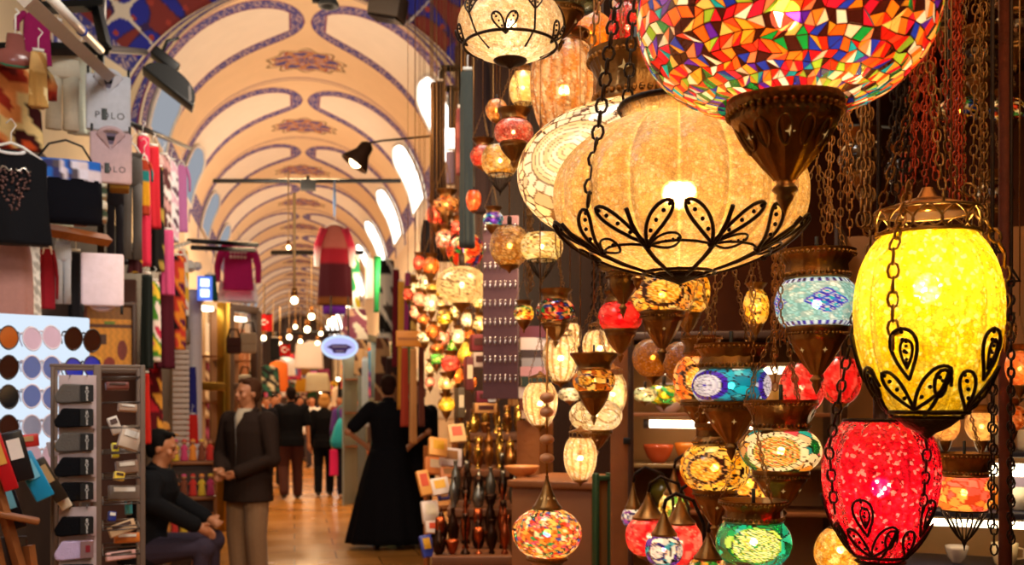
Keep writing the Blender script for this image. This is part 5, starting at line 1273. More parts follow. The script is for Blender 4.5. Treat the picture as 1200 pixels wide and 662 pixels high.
    for ax, tx in (('la', 'lt'), ('ra', 'rt')):
        mb = MB(); A_, T_ = D[ax], D[tx]; n = (T_-A_); n.z = 0; n.normalize()
        z = T_.z+.005
        mb.tube([V3((A_.x, A_.y, z+.01))-n*.06, V3((A_.x, A_.y, z+.02))-n*.02, V3((A_.x, A_.y, z+.015))+n*.06, V3((T_.x, T_.y, z))-n*.0, V3((T_.x, T_.y, z))+n*.06], [.030, .044, .044, .044, .022], 12)
        mb.tube([V3((A_.x, A_.y, z+.02)), A_+V3((0, 0, .01))], [.042, .044], 12)
        fuse(mb, 'shoe', plain(shoe, .35), t, vox, 4)
    if extra: extra(t, D, f, up)
    t.scale = (s, s, s); return t
JB = cloth('#0c0b10'); JBr = cloth('#2e211b'); JN = cloth('#191a24')
def gp(px, d): p = P(px, HY, d); p.z = 0; return p
fw = lambda p: face(p)+PI      # facing away from the viewer
# standing man in a dark jacket, front left
p = gp(291, 7.9)
def lapel(t, D, f, up):
    mb = MB(); mb.tube([(.0, -.147, 1.46), (.012, -.152, 1.2), (.012, -.158, .85)], .004, 6); mb.build('zip', STEEL, t)
    mb = MB(); mb.loft([(0, -.03, 1.50, .062, .05), (0, -.075, 1.43, .055, .06), (0, -.105, 1.34, .02, .042)], 14); mb.build('shirt_front', cloth('#b8a890'), t)
person('man in dark brown jacket and khaki trousers standing with folded hands', p, face(p)-.75, 1.66, dict(le=(-.27, -.02, 1.12), lw=(-.10, -.20, 1.02), re=(.27, -.02, 1.10), rw=(.08, -.21, 1.00)), '#4a2c1a', 'short', dict(name='jacket', mat=JBr, g=.035, hem=.76, collar=JBr), dict(name='trousers', mat=cloth('#8a6a4a'), g=.02), '#1a120c', hyaw=-.25, extra=lapel, curl=1.2)
# seated man, in profile
p = gp(168, 7.0)
person('black haired man in a dark jacket sitting on a low stool', p, face(p)+1.35, 1.72, dict(lk=(-.14, -.42, .50), rk=(.14, -.44, .52), la=(-.14, -.38, .09), ra=(.15, -.40, .09), lt=(-.15, -.55, .03), rt=(.16, -.57, .03), le=(-.26, -.12, .82), lw=(-.16, -.38, .66), re=(.26, -.14, .82), rw=(.14, -.40, .68)), '#0e0c0c', 'short', dict(name='jacket', mat=cloth('#15161a'), g=.034, hem=.84, collar=cloth('#15161a')), dict(name='trousers', mat=cloth('#3c3444'), g=.02), seat=.40, torso_lean=(0, -.10), hpitch=.2, curl=1.)
t = thing('low_stool', 'low wooden stool under the seated man', 'stool', p, 0)
mb = MB(); mb.lathe([(.17, .30), (.18, .34), (.17, .365), (.001, .37)], 24, cap=False); mb.lathe([(.17, .30), (.001, .30)], 24); mb.build('seat', WOOD, t)
for i in range(4):
    a = PI/4+i*PI/2; mb = MB(); mb.tube([(.12*math.cos(a), .12*math.sin(a), .31), (.16*math.cos(a), .16*math.sin(a), 0)], .016, 8); mb.build('leg', WOOD, t)
# man in black t-shirt walking away
p = gp(341, 16.4*.98)
person('man in a black t-shirt and brown trousers walking away down the passage', p, fw(p)+.1, 1.74, dict(lk=(-.10, -.05, .50), la=(-.11, -.06, .085), lt=(-.12, -.23, .03), rk=(.11, -.02, .50), ra=(.12, .20, .12), rt=(.12, .05, .05), rw=(.27, -.06, .86), lw=(-.27, .02, .86)), '#1a0e0a', 'short', dict(name='t_shirt', mat=cloth('#0a0a10'), sleeve='short', g=.03), dict(name='trousers', mat=cloth('#4a2a24'), g=.022))
p = gp(380, 16.6)
person('woman with short blond hair all in black walking away beside the purple shirt', p, fw(p), 1.64, dict(la=(-.09, -.05, .085), lt=(-.1, -.2, .03), ra=(.1, .12, .1), rt=(.1, -.04, .04)), '#c08a4a', 'bob', dict(name='blouse', mat=cloth('#0c0a0e'), g=.02, sleeve='long'), dict(name='trousers', mat=cloth('#0c0c12'), g=.014), female=True)
p = gp(407, 16.2)
def bag(t, D, f, up):
    mb = MB(); mb.tube([(-.12, -.09, 1.46), (-.02, .145, 1.2), (.12, .16, 1.0)], .010, 6); mb.tube([(-.12, -.09, 1.46), (.02, -.16, 1.2), (.16, -.1, 1.0)], .010, 6); mb.build('bag_strap', cloth('#0f7a8a'), t)
person('woman in a purple top and dark trousers walking away with blond hair', p, fw(p), 1.66, dict(la=(-.09, .1, .1), lt=(-.1, -.06, .04), ra=(.1, -.05, .085), rt=(.1, -.2, .03)), '#b88a50', 'bob', dict(name='top', mat=cloth('#4a1c7a'), g=.02, sleeve='long'), dict(name='trousers', mat=cloth('#1c1a2a'), g=.014), '#d8c0a8', female=True, extra=bag)
c = P(400, 508, 15.85); t = thing('hanging_shoulder_bag', 'turquoise shoulder bag on the back of the woman in purple', 'bag', c, face(c)); k = S(1, 15.85)
mb = MB(); mb.loft([(0, 0, 18*k, 3*k, 3*k), (0, 0, 8*k, 8*k, 5*k), (0, 0, -8*k, 13*k, 6.5*k), (0, 0, -15*k, 12*k, 6*k), (0, 0, -17*k, 8*k, 4*k)], 24, None, lambda i, a: 1+.05*math.sin(7*a)); mb.build('pouch', cloth('#14a0b0'), t)
mb = MB(); mb.tube([(-3*k, 0, 16*k), (-4*k, 0, 30*k), (2*k, 0, 34*k)], 1.2*k, 6); mb.build('drawstring', cloth('#0f7a8a'), t)
c = P(391, 542, 15.7); t = thing('hanging_pink_scarf', 'pink scarf hanging below the turquoise shoulder bag', 'scarf', c, face(c)); drape(t, 'cloth', S(9, 15.8), S(30, 15.8), '#e0286a', .05, 1.0, z0=S(15, 15.8))
# woman in black abaya with hands on hips
p = gp(455, 10.6)
person('woman in a long black gown seen from behind with elbows out', p, fw(p), 1.76, dict(le=(-.40, .02, 1.17), lw=(-.22, -.10, 1.02), re=(.40, .02, 1.17), rw=(.22, -.10, 1.02)), '#2a140c', 'short', dict(name='gown_top', mat=JB, g=.03, sleeve='short', hem=.8), None, '#0c0a0a', skirt=(1.02, .06, .17, .42, JB, 'gown_skirt'), curl=.8, female=True)
p = gp(489, 11.4)
person('person with auburn hair in dark clothes behind the black gown on the right', p, face(p)+.7, 1.72, None, '#6a3418', 'short', dict(name='coat', mat=cloth('#18141a'), g=.035, hem=.62), dict(name='trousers', mat=cloth('#14121a'), g=.02), hyaw=.3)
CROWD = [(326, 26, '#1a1210', '#4a4a58', '#22222a', 'short', 0, 'person in a steel grey top far down the passage'), (343, 38, '#2a1a10', '#c89a6a', '#2a2430', 'bob', 1, 'person in a tan top far down the passage'), (398, 27, '#1a1210', '#7a1c2a', '#1a1a22', 'bob', 1, 'person in a wine red top far down the right side'), (316, 34, '#1a1210', '#e0dcd4', '#22222a', 'short', 0, 'person in an off white shirt far down the left side'), (368, 52, '#1a1210', '#3a2a5a', '#22222a', 'short', 0, 'person in violet at the far end of the passage'), (350, 58, '#1a1210', '#2a4a3a', '#22222a', 'short', 0, 'person in dark green at the far end of the passage'), (322, 18.5, '#1a1210', '#16141c', '#1a1a22', 'short', 0, 'man in dark clothes close behind the brown jacket man'), (312, 22, '#4a3020', '#7a4a30', '#2a2430', 'short', 0, 'person in a rust sweater far down the passage'), (366, 24, '#2a1c14', '#e8e0d8', '#3a3a4a', 'bob', 1, 'person in a white hood far down the passage'), (352, 27, '#1c1410', '#3a4a6a', '#24222c', 'short', 0, 'person in a slate blue shirt far down the passage'), (384, 30, '#7a5a3a', '#c8b090', '#3a2a24', 'bob', 1, 'person in a beige top far down the passage'), (347, 31, '#1a1010', '#8a2a2a', '#20202a', 'short', 0, 'person in a dark red top far down the passage'), (362, 36, '#1a1410', '#2a2a34', '#1a1a22', 'short', 0, 'person in charcoal far down the passage'), (359, 42, '#1a1410', '#b0a8a0', '#2a2a30', 'short', 0, 'person in light grey furthest down the passage'), (415, 17.5, '#1c1410', '#5a4a4a', '#24222c', 'short', 0, 'person in mauve grey by the white lit doorway'), (303, 15.2, '#1a1010', '#14121a', '#1c1c24', 'short', 0, 'dark haired person half hidden behind the brown jacket man')]
for px, d, hh, tp, bt, hs, fem, lab in CROWD:
    p = gp(px, d); person(lab, p, (fw(p) if px % 2 else face(p))+RN.uniform(-.3, .3), RN.uniform(1.62, 1.78), dict(la=(-.09, .08, .1), lt=(-.1, -.08, .04)), hh, hs, dict(name='top', mat=cloth(tp), g=.028, sleeve='long'), dict(name='trousers', mat=cloth(bt), g=.02), vox=.013, female=bool(fem))
# ================= right hand shop: post, vitrine, shelves, metalware; the far passage
# --- door post
def upright(px, d, w, label, mat, top=2.84, name='door_post'):
    p = gp(px, d); t = thing(name, label, 'post', p, face(p)); k = S(1, d)
    mb = MB(); mb.box((0, 0, top/2), (w*k, .07, top), bev=.008); mb.build('post', mat, t)
    mb = MB(); mb.box((w*k*.36, -.045, top/2), (w*k*.22, .02, top), bev=.004); mb.build('bead', DWOOD, t)
    mb = MB(); mb.box((w*k*.2, -.045, CH+(HY-516)*k), (w*k*.3, .03, .02), bev=.003); mb.build('hinge', BLACK, t)
    return t
upright(729, 3.2, 27, 'warm wooden door post of the lamp shop right of the clear lamps', WOOD)
# --- vitrine behind the post
vd = 4.05; k = S(1, vd); vc = P(850, 475, vd); vc.z = 0; vf = face(vc)
VM = Matrix.Translation(vc) @ Matrix.Rotation(vf, 4, 'Z')
def vz(py): return CH+(HY-py)*k
def vp(px, py, y=0.): q = VM @ Vector(((px-850)*k, y, 0)); q.z = vz(py); return q
TANW = pbr('lit_cabinet_back', '#b8804a', .6, 0, .3, 6)
t = thing('glass_display_case', 'lit wooden display case with glass shelves behind the door post', 'display case', vc, vf)
hc_ = vz(396); mb = MB(); mb.box((0, .34, hc_/2), (250*k, .03, hc_)); mb.build('back_panel', TANW, t, smooth=False)
for x in (-122, 122): mb = MB(); mb.box((x*k, .16, hc_/2), (7*k, .36, hc_), bev=.004); mb.build('side_panel', DWOOD, t)
mb = MB(); mb.box((0, .16, hc_+.01), (254*k, .38, .03), bev=.004); mb.build('cornice', DWOOD, t)
for i, py in enumerate((425, 484, 545, 600)):
    mb = MB(); mb.box((0, .17, vz(py)-.008), (240*k, .30, .016), bev=.003); mb.build('shelf', WOOD if i % 2 else pbr('glass_shelf', '#8a6a40', .1), t)
mb = MB(); mb.box((0, .16, .35), (244*k, .34, .7), bev=.004); mb.build('plinth', DWOOD, t)
def tube_light(name, label, a, b, r, st):
    t = thing(name, label, 'light', (a+b)/2, 0); mb = MB(); mb.tube([a-(a+b)/2, b-(a+b)/2], r, 10); mb.build('fluorescent_tube', emit('warm_tube', (1, .82, .5), st), t)
    n = (b-a).normalized()
    for q in (a, b): mb = MB(); mb.tube([q-(a+b)/2-n*.012, q-(a+b)/2+n*.012], r*1.25, 10); mb.build('end_cap', STEEL, t)
    return t
tube_light('mounted_shelf_light', 'glaring warm tube light under the upper shelf of the display case', vp(757, 497, .06), vp(905, 499, .06), .016, 9)
tube_light('mounted_shelf_light', 'warm tube light under the top shelf of the display case', vp(760, 434, .1), vp(960, 434, .1), .012, 6)
# pots and glass bowls
def vessel(px, py, w, h, d, kind, mat, label, cat, name, group=None, base=None, det=None, M=None):
    c = P(px, py+h/2, d) if base is None else base; kk = S(1, d); t = thing(name, label, cat, c, face(c), group); w, h = w*kk/2, h*kk
    PR = {'bowl': [(.4, 0), (.45, .05), (.75, .3), (1, .8), (1.02, 1), (.96, 1), (.7, .35), (.01, .12)], 'jar': [(.8, 0), (.95, .05), (1, .2), (1, .8), (.9, .9), (.86, 1), (.8, 1), (.8, .2), (.01, .1)],
          'vase': [(.5, 0), (.55, .04), (.4, .1), (.8, .3), (1, .5), (.8, .7), (.35, .85), (.4, .97), (.5, 1), (.42, 1), (.3, .85), (.01, .6)], 'round': [(.55, 0), (.85, .15), (1, .45), (.9, .75), (.6, .95), (.62, 1), (.52, 1), (.5, .9), (.01, .3)],
          'goblet': [(.7, 0), (.68, .04), (.15, .1), (.12, .35), (.3, .42), (.8, .6), (.95, .8), (.9, 1), (.84, 1), (.7, .65), (.01, .5)], 'cup': [(.6, 0), (.75, .08), (.9, .4), (1, 1), (.93, 1), (.8, .4), (.01, .15)],
          'ewer': [(.55, 0), (.6, .03), (.35, .08), (.3, .12), (.75, .28), (.9, .42), (.6, .58), (.26, .68), (.2, .82), (.34, .88), (.3, .93), (.12, .97), (.1, 1), (.001, 1.02)],
          'pot': [(.5, 0), (.8, .1), (1, .35), (.9, .6), (.5, .75), (.48, .8), (.3, .9), (.08, .94), (.12, 1), (.001, 1.03)], 'stick': [(.9, 0), (.85, .05), (.3, .12), (.2, .2), (.35, .3), (.18, .4), (.18, .6), (.34, .68), (.2, .75), (.5, .9), (.55, 1), (.3, 1), (.01, .9)],
          'plate': [(.3, 0), (.5, .1), (1, .7), (1, 1), (.95, .9), (.5, .3), (.01, .3)]}[kind]
    mb = MB(); mb.lathe([(a*w, b*h) for a, b in PR], 22); mb.build('body', mat, t)
    if kind in ('ewer', 'pot'):
        q = h; mb = MB()
        if kind == 'ewer': mb.tube([(w*.7, 0, q*.35), (w*1.15, 0, q*.5), (w*1.3, 0, q*.75), (w*1.6, 0, q*.86)], [w*.14, w*.12, w*.09, w*.07], 8)
        else: mb.tube([(w*.8, 0, q*.3), (w*1.3, 0, q*.4), (w*1.6, 0, q*.7)], [w*.2, w*.14, w*.09], 8)
        mb.build('spout', mat, t)
        mb = MB(); mb.tube([(-w*.35, 0, q*.8), (-w*.9, 0, q*.85), (-w*1.25, 0, q*.62), (-w*.8, 0, q*.38)], w*.08, 6); mb.build('handle', mat, t)
        mb = MB(); mb.ball((0, 0, q*1.02), w*.13, 8); mb.build('lid_knob', mat, t)
    if kind == 'cup':
        mb = MB(); mb.tube([(w*.9, 0, h*.8), (w*1.4, 0, h*.75), (w*1.35, 0, h*.35), (w*.85, 0, h*.3)], w*.09, 6); mb.build('handle', mat, t)
    if det: 
        mb = MB(); n = 7
        for i in range(n):
            a = 2*PI*i/n-PI/2; mb.ball((w*.97*math.cos(a), w*.97*math.sin(a), h*.5), w*.22, 8, sc=(1, 1, 1))
        mb.build('painted_pattern', det, t)
    return t
g = lambda h, r=.15: plain(h, r, 'glaze_'+h[1:])
VP = [(782, 484, 34, 36, 'round', '#f0d8cc', 'white round pot with pink dots on the glass shelf', 'pot', '#c84a6a'), (818, 484, 30, 30, 'bowl', '#f4e0b0', 'cream glazed bowl on the glass shelf beside dotted pot', 'bowl', None), (848, 484, 26, 34, 'round', '#f0c090', 'peach pot with dark dots on the glass shelf', 'pot', '#4a1c14'),
      (770, 545, 36, 22, 'bowl', '#d85a2a', 'orange glass bowl on middle shelf near the door post', 'bowl', None), (806, 545, 34, 24, 'bowl', '#e8822a', 'amber glass bowl second from the post on the middle shelf', 'bowl', None), (842, 545, 30, 18, 'bowl', '#f0c070', 'honey yellow bowl third from the post on the middle shelf', 'bowl', None),
      (775, 600, 32, 40, 'vase', '#6a5a1c', 'olive green glass vase on the lower shelf', 'vase', None), (820, 600, 60, 44, 'bowl', '#e8481c', 'large flame orange glass bowl on the lower shelf', 'bowl', None), (868, 600, 40, 40, 'round', '#e8702a', 'round orange glass pot right of the flame orange bowl', 'pot', None),
      (745, 425, 20, 24, 'jar', '#e8d8c0', 'white jar on the upper shelf nearest the post', 'jar', None), (790, 425, 40, 22, 'plate', '#c89a80', 'pale pink dish on the upper shelf', 'dish', None), (775, 484, 12, 18, 'cup', '#b8d8a0', 'pale green cup in front of the dotted pot', 'cup', None), (905, 484, 24, 28, 'jar', '#d8a04a', 'mustard jar at the right end of the glass shelf', 'jar', None)]
for i, (px, py, w, h, kd, hx, lab, cat, dt) in enumerate(VP):
    b = vp(px, py, .12+.04*(i % 3)); b.z += .001
    vessel(px, py, w, h, vd, kd, g(hx), lab, cat, {'pot': 'glazed_pot', 'bowl': 'glass_bowl', 'vase': 'glass_vase', 'jar': 'ceramic_jar', 'dish': 'ceramic_dish', 'cup': 'small_cup'}[cat], base=b, det=g(dt) if dt else None)
for (px, py, rx_, ry_, hs, lab) in [(668+0, 462, 14, 8, ('#f0e8d0',), 'pale frosted lamp deep in the shop behind the clear lamps'), (738+18, 462, 14, 9, ('#c8e0c0', '#f4e8c0'), 'white and green chip lamp in the display case'), (776+2, 462, 20, 12, ('#e8d02a', '#3ac06a', '#f0e040'), 'yellow and green chip lamp in the display case'), (806, 464, 16, 10, ('#f0a03a', '#e8c06a'), 'amber chip lamp in the display case')]:
    lamp(px, py, rx_, ry_, 3.56+.2*(px == 778), lab, shape='squat', col=f_mosaic(cols(*hs), 80, '#5a3010', .03, px), cap='rim', cup='knob', lit=1.1)
# table lamps with curved arms
TL = [(760, 628, 27, 24, 2.55, f_crackle('#e0142a', '#ff8a80', 200, .6, 201, '#8a0a14', .02), 'red crackle table lamp on a curved arm beside the post'), (797, 636, 26, 26, 2.38, f_crackle('#e8202c', '#ff9a90', 200, .6, 202, '#8a0a14', .02), 'second red crackle table lamp, in front of its neighbour'),
      (778, 644, 22, 20, 2.2, f_rosette(cols('#d8e0f0', '#3a9ac0', '#6a3ac0', '#f0f0f4'), '#2a1a7a', ['#e8e4f0', '#c8c0d8'], 4, .42, .56, -.4, 110, 203, '#1a1a3a', freq=50), 'white and blue rosette table lamp on a curved arm'),
      (742, 606, 14, 12, 2.75, f_rosette(cols('#e0e8f4', '#4a6ac0', '#9a4ac0'), '#2a1a7a', ['#f0ecf4', '#c8c0d8'], 4, .4, .55, 0, 90, 204, freq=50), 'small white and violet table lamp against the post'),
      (830, 668, 24, 16, 2.1, f_mosaic(cols('#d8301c', '#e8a02a', '#2a8a3a', '#f0d0a0', '#b81c2a'), 150, '#2a0c06', .02, 205), 'red and green chip table lamp at the bottom edge'),
      (858, 628, 17, 22, 2.5, f_rosette(cols('#f0902a', '#f4b060', '#e8601c'), '#b04a1c', ['#f4c070', '#e88a2a'], 3, .5, .6, 0, 90, 206, freq=50), 'orange rosette table lamp half behind the green lamp'),
      (790, 594, 18, 17, 2.8, f_mosaic(cols('#f0d04a', '#6ab04a', '#e8902a', '#f4f0a0'), 150, '#4a2a0c', .02, 207), 'yellow and green chip table lamp behind the red ones')]
for px, py, rx_, ry_, d, cf, lab in TL:
    t = lamp(px, py, rx_, ry_, d, lab, 'table lamp', 'squat', cf, cap='cone', cup='knob', caph=30, links=False, lit=1.1, name='hanging_arm_lamp', neck=.5)
    kk = S(1, d); z0 = (ry_*.9+30)*kk; base = .90-t.location.z
    mb = MB(); mb.tube([(0, 0, z0), (2*kk, 0, z0+10*kk), (14*kk, 0, z0+18*kk), (34*kk, 0, z0+10*kk), (46*kk, 0, z0-18*kk), (48*kk, 0, -20*kk), (46*kk, 0, base+.01)], .0042, 8); mb.build('curved_arm', IRON, t)
    mb = MB(); mb.lathe([(.055, base), (.055, base+.008), (.03, base+.018), (.006, base+.03), (.001, base+.03)], 18, (46*kk, 0, 0)); mb.build('base', IRON, t)
ct = gp(850, 2.5); t = thing('shop_counter', 'dark wooden counter under the table lamps', 'counter', ct, face(ct))
mb = MB(); mb.box((.02, 0, .875), (.62, .95, .05), bev=.006); mb.build('counter_top', DWOOD, t)
mb = MB(); mb.box((.02, 0, .43), (.58, .9, .84), bev=.004); mb.build('cabinet', DWOOD, t)
# --- lit shelf at bottom right
sd = 2.85; k2 = S(1, sd); sc_ = P(1100, 475, sd); sc_.z = 0; sf_ = face(sc_); SM_ = Matrix.Translation(sc_) @ Matrix.Rotation(sf_, 4, 'Z')
def sz(py): return CH+(HY-py)*k2
def sp_(px, py, y=0.): q = SM_ @ Vector(((px-1100)*k2, y, 0)); q.z = sz(py); return q
t = thing('wall_shelf_unit', 'lit shelf unit with blue grey shelf edges behind the red lamp', 'shelf unit', sc_, sf_)
mb = MB(); mb.box((0, .30, 1.0), (230*k2, .02, 2.0)); mb.build('back_panel', TANW, t, smooth=False)
for py in (531, 602, 668): mb = MB(); mb.box((0, .14, sz(py)), (226*k2, .28, 7*k2), bev=.003); mb.build('shelf', plain('#2c2a3c', .4), t)
for x in (-114, 114): mb = MB(); mb.box((x*k2, .14, 1.0), (5*k2, .30, 2.0), bev=.003); mb.build('side_panel', DWOOD, t)
tube_light('mounted_shelf_light', 'glaring white strip light under the shelf at the right edge', sp_(1015, 550, .05), sp_(1210, 550, .05), .018, 11)
tube_light('mounted_shelf_light', 'second strip light low under the blue grey shelf', sp_(1015, 614, .05), sp_(1205, 614, .05), .010, 6)
for px, py, w, h, kd, hx, lab, cat in [(1010, 598, 24, 26, 'jar', '#d8c89a', 'cream cup on the lit shelf left of the red lamp', 'cup'), (1103, 598, 26, 26, 'jar', '#e8c08a', 'pale clear candle glass left of the green one', 'candle glass'), (1134, 598, 22, 20, 'round', '#0f8a1c', 'emerald green glass tealight holder on the lit shelf', 'candle holder'), (1161, 598, 22, 24, 'jar', '#e8882a', 'orange candle glass right of the green tealight holder', 'candle glass'), (1188, 598, 26, 26, 'round', '#f0e4cc', 'round white pot at the right end of the lit shelf', 'pot'), (1080, 598, 16, 22, 'cup', '#c8c8a0', 'sage cup half behind the petal basket', 'cup'), (1060, 528, 22, 24, 'vase', '#7a4a1c', 'brown glass vase on the shelf above the strip light', 'vase'), (1170, 528, 24, 22, 'bowl', '#e8d8b0', 'cream bowl above the strip light', 'bowl'), (1195, 528, 20, 24, 'jar', '#f0e0c0', 'white jar above the strip light at the edge', 'jar'), (1120, 664, 26, 20, 'bowl', '#d8c0b0', 'pink bowl on the lowest shelf', 'bowl'), (1172, 664, 30, 26, 'cup', '#f0d0a0', 'cream cup on the lowest shelf at the right', 'cup')]:
    b = sp_(px, py, .10); b.z += .001; vessel(px, py, w, h, sd, kd, g(hx), lab, cat, {'cup': 'small_cup', 'candle glass': 'candle_glass', 'candle holder': 'tealight_holder', 'pot': 'glazed_pot', 'vase': 'glass_vase', 'bowl': 'glass_bowl', 'jar': 'ceramic_jar'}[cat], base=b)
b = sp_(1192, 598, .20); t = thing('biscuit_tin', 'violet printed tin standing behind the white pot', 'tin', b, sf_); mb = MB(); mb.box((0, 0, 25*k2), (30*k2, .04, 50*k2), bev=.005); mb.build('tin_body', plain('#6a4a8a', .3), t); mb = MB(); mb.box((0, -.021, 26*k2), (20*k2, .003, 30*k2)); mb.build('printed_panel', plain('#c8b0d0', .3), t, smooth=False)
# --- iron poles, rods and chain bunches above
for px, d, w, lab, m in [(1178, 2.2, 15, 'thick rusty iron pole at the right of the lamp shop', pbr('rusty_iron', '#5a2412', .7, .4, .5, 30, .3, 80)), (1113, 2.35, 5, 'thin black rod right of the biggest mosaic globe', IRON), (1030, 2.5, 5, 'thin dark rod above the red crackle lamp', IRON)]:
    c = P(px, 300, d); t = thing('hanging_iron_pole', lab, 'pole', (c.x, c.y, 0), 0); mb = MB(); zb = 0 if w > 10 else 1.5
    mb.tube([(0, 0, zb), (0, 0, 2.85)], w*S(1, d)/2, 8); mb.build('pole', m, t)
    mb = MB(); mb.lathe([(w*S(1, d)*.9, 2.80), (w*S(1, d)*.9, 2.85), (.001, 2.855)], 10); mb.build('ceiling_plate', m, t)
def chains(px, d, n, y0, y1, spread, label, mat, L=.02):
    c = P(px, y0, d); t = thing('hanging_chain_bunch', label, 'chains', (c.x, c.y, c.z), face(c)); k = S(1, d); zb = -(y1-y0)*k; zt = 2.85-c.z
    for i in range(n):
        x = RN.uniform(-spread, spread)*k; y = RN.uniform(-.04, .04); mb = MB(); e = RN.uniform(.55, 1)
        mb.chain((x*.5, y*.5, min(zt, .25)), (x, y, zb*e), L=L, w=L*.42, r=L*.08); mb.build('chain', mat, t)
    mb = MB(); mb.tube([(0, 0, zt), (0, 0, min(zt, .25)), (.012, 0, min(zt, .25)-.02), (-.012, 0, min(zt, .25)-.02)], .003, 5); mb.build('hook', IRON, t)
REDB = pbr('copper_red', '#a83a1a', .35, .85, .3, 40)
chains(1082, 1.75, 7, 85, 215, 16, 'bunch of copper red chains beside the biggest mosaic globe', REDB)
chains(985, 1.9, 6, 165, 290, 16, 'bunch of brass chains above the diamond band lamp', BRASSL)
chains(914, 1.97, 6, 300, 470, 9, 'bunch of long brass chains left of the diamond band lamp', BRASSL)
chains(1058, 1.95, 5, 60, 250, 12, 'bunch of long dark chains between the copper red bunch and the diamond lamp', IRON, .03)
chains(1120, 2.12, 6, 100, 260, 14, 'rust red chain bunch above the right of the yellow egg lamp', REDB, .026)
chains(1010, 2.2, 6, 120, 330, 12, 'long linked brass chains right above the diamond band lamp', BRASS, .036)
chains(1150, 1.6, 4, 60, 330, 10, 'loose brass chains right of the yellow egg lamp', BRASS)
chains(1085, 2.3, 8, 160, 235, 30, 'rusty tangle of chains above the yellow canopy', REDB)
chains(1163, 1.5, 2, 480, 650, 8, 'dark chain pair hanging in front of the lit shelf', IRON, .018)
chains(1185, 1.62, 2, 500, 655, 4, 'dark chain at the right in front of the violet tin', IRON, .018)
chains(706, 2.9, 6, 270, 420, 14, 'tangle of dark chains left of the red crackle lamp', IRON)
chains(620, 3.05, 5, 300, 345, 20, 'cluster of brass chains under the cream flower lamp', BRASS)
# --- mauve board of silver earrings
d = 4.1; c = P(586, 360, d); t = thing('hanging_earring_board', 'tall mauve board of dangling silver earrings beside the lamps', 'jewellery board', c, face(c)-.15); k = S(1, d)
mb = MB(); mb.box((0, .02, 0), (42*k, .02, 215*k), bev=.003); mb.build('board', cloth('#5c383c'), t)
for r in range(9):
    mb = MB()
    for i in range(7):
        x, z = (-18+i*6)*k, (96-r*22)*k; mb.ball((x, .005, z), 1.5*k, 6); mb.ball((x, .004, z-5*k), 2.2*k, 6, sc=(.7, .5, 1.5))
    mb.build('earring_row', pbr('silver', '#b8b0b0', .25, .95, .2), t)
# --- lamp wall beyond (small lamps, out of focus)
WALLC = {'white': ('#fbeac8', '#fff6e0'), 'yellow': ('#e8b81c', '#f8e070'), 'pink': ('#f0907a', '#fbd0c0'), 'orange': ('#e8741c', '#f8b060'), 'green': ('#3ac02a', '#c0f080'), 'red': ('#d8301c', '#f8806a'), 'cream': ('#f4d08a', '#fbecc8')}
LW = [(523, 240, 15, 10, 'orange'), (511, 252, 11, 12, 'red'), (537, 268, 11, 9, 'red'), (521, 281, 11, 11, 'pink'), (505, 312, 10, 10, 'orange'), (491, 308, 7, 9, 'red'), (498, 331, 7, 9, 'white'), (508, 341, 9, 8, 'yellow'), (493, 351, 9, 9, 'pink'), (506, 355, 9, 11, 'white'), (487, 366, 7, 8, 'pink'), (496, 374, 8, 6, 'orange'), (521, 372, 10, 9, 'yellow'), (533, 364, 7, 9, 'cream'), (547, 375, 7, 9, 'white'), (562, 379, 8, 9, 'cream'), (498, 395, 9, 7, 'white'), (507, 388, 8, 8, 'orange'), (519, 396, 9, 9, 'pink'), (537, 394, 8, 9, 'white'), (531, 405, 8, 8, 'green'), (512, 409, 9, 6, 'orange'), (512, 421, 9, 7, 'green'), (546, 413, 10, 13, 'yellow'), (528, 426, 11, 10, 'red'), (535, 440, 9, 10, 'orange'), (523, 449, 10, 8, 'cream'), (523, 474, 10, 9, 'yellow'), (560, 353, 7, 8, 'cream'), (549, 395, 9, 9, 'orange'), (505, 431, 7, 7, 'cream'), (486, 338, 6, 7, 'white'), (541, 350, 6, 6, 'white'), (516, 357, 6, 6, 'cream'), (504, 448, 6, 6, 'pink'), (540, 482, 6, 7, 'white'), (553, 448, 6, 7, 'orange'), (478, 345, 6, 7, 'red'), (572, 368, 6, 8, 'cream'), (549, 428, 7, 7, 'red')]
cnt = {}; LW.sort(key=lambda r: r[1])
for i, (px, py, rx_, ry_, cn) in enumerate(LW):
    cnt[cn] = cnt.get(cn, 0)+1; a, b = WALLC[cn]; base_d = 5.0+(.5 if px < 492 else 0)
    d = free_depth(px, py, rx_, ry_, [base_d+q*.05*s_ for q in range(34) for s_ in (1, -1) if q < 16 or s_ > 0])
    ro = i % 3 == 0
    cf = f_rosette(cols(a, a, b), '#5a2010', [a, b], 4, .40, .52, RN.random(), 80, 300+i, freq=40) if ro else f_crackle(a, b, 120, .6, 300+i, '#6a3010', .03)
    lamp(px, py, rx_, ry_, d, f'small {cn} glass lamp on the crowded lamp wall, {ORD[cnt[cn]-1]} {cn} one from the top', shape='squat', col=cf, mat=CRACK, cap='bowl', cup='bell', lit=1.9, group='small lamps on the crowded lamp wall', links=True, top=4.2)
lamp(545, 293, 22, 22, 4.5, 'multicoloured globe lamp with brown and red rosettes on the lamp wall', shape='globe', col=f_rosette(cols('#2a7a3a', '#e8a02a', '#d8301c', '#2a3a8a', '#f0d08a'), '#6a3a1c', ['#e8502a', '#f07a3a', '#d83a1c'], 4, .5, .56, .45, 160, 341, freq=30), cap='rim', cup='knob', lit=.7, top=4.2)
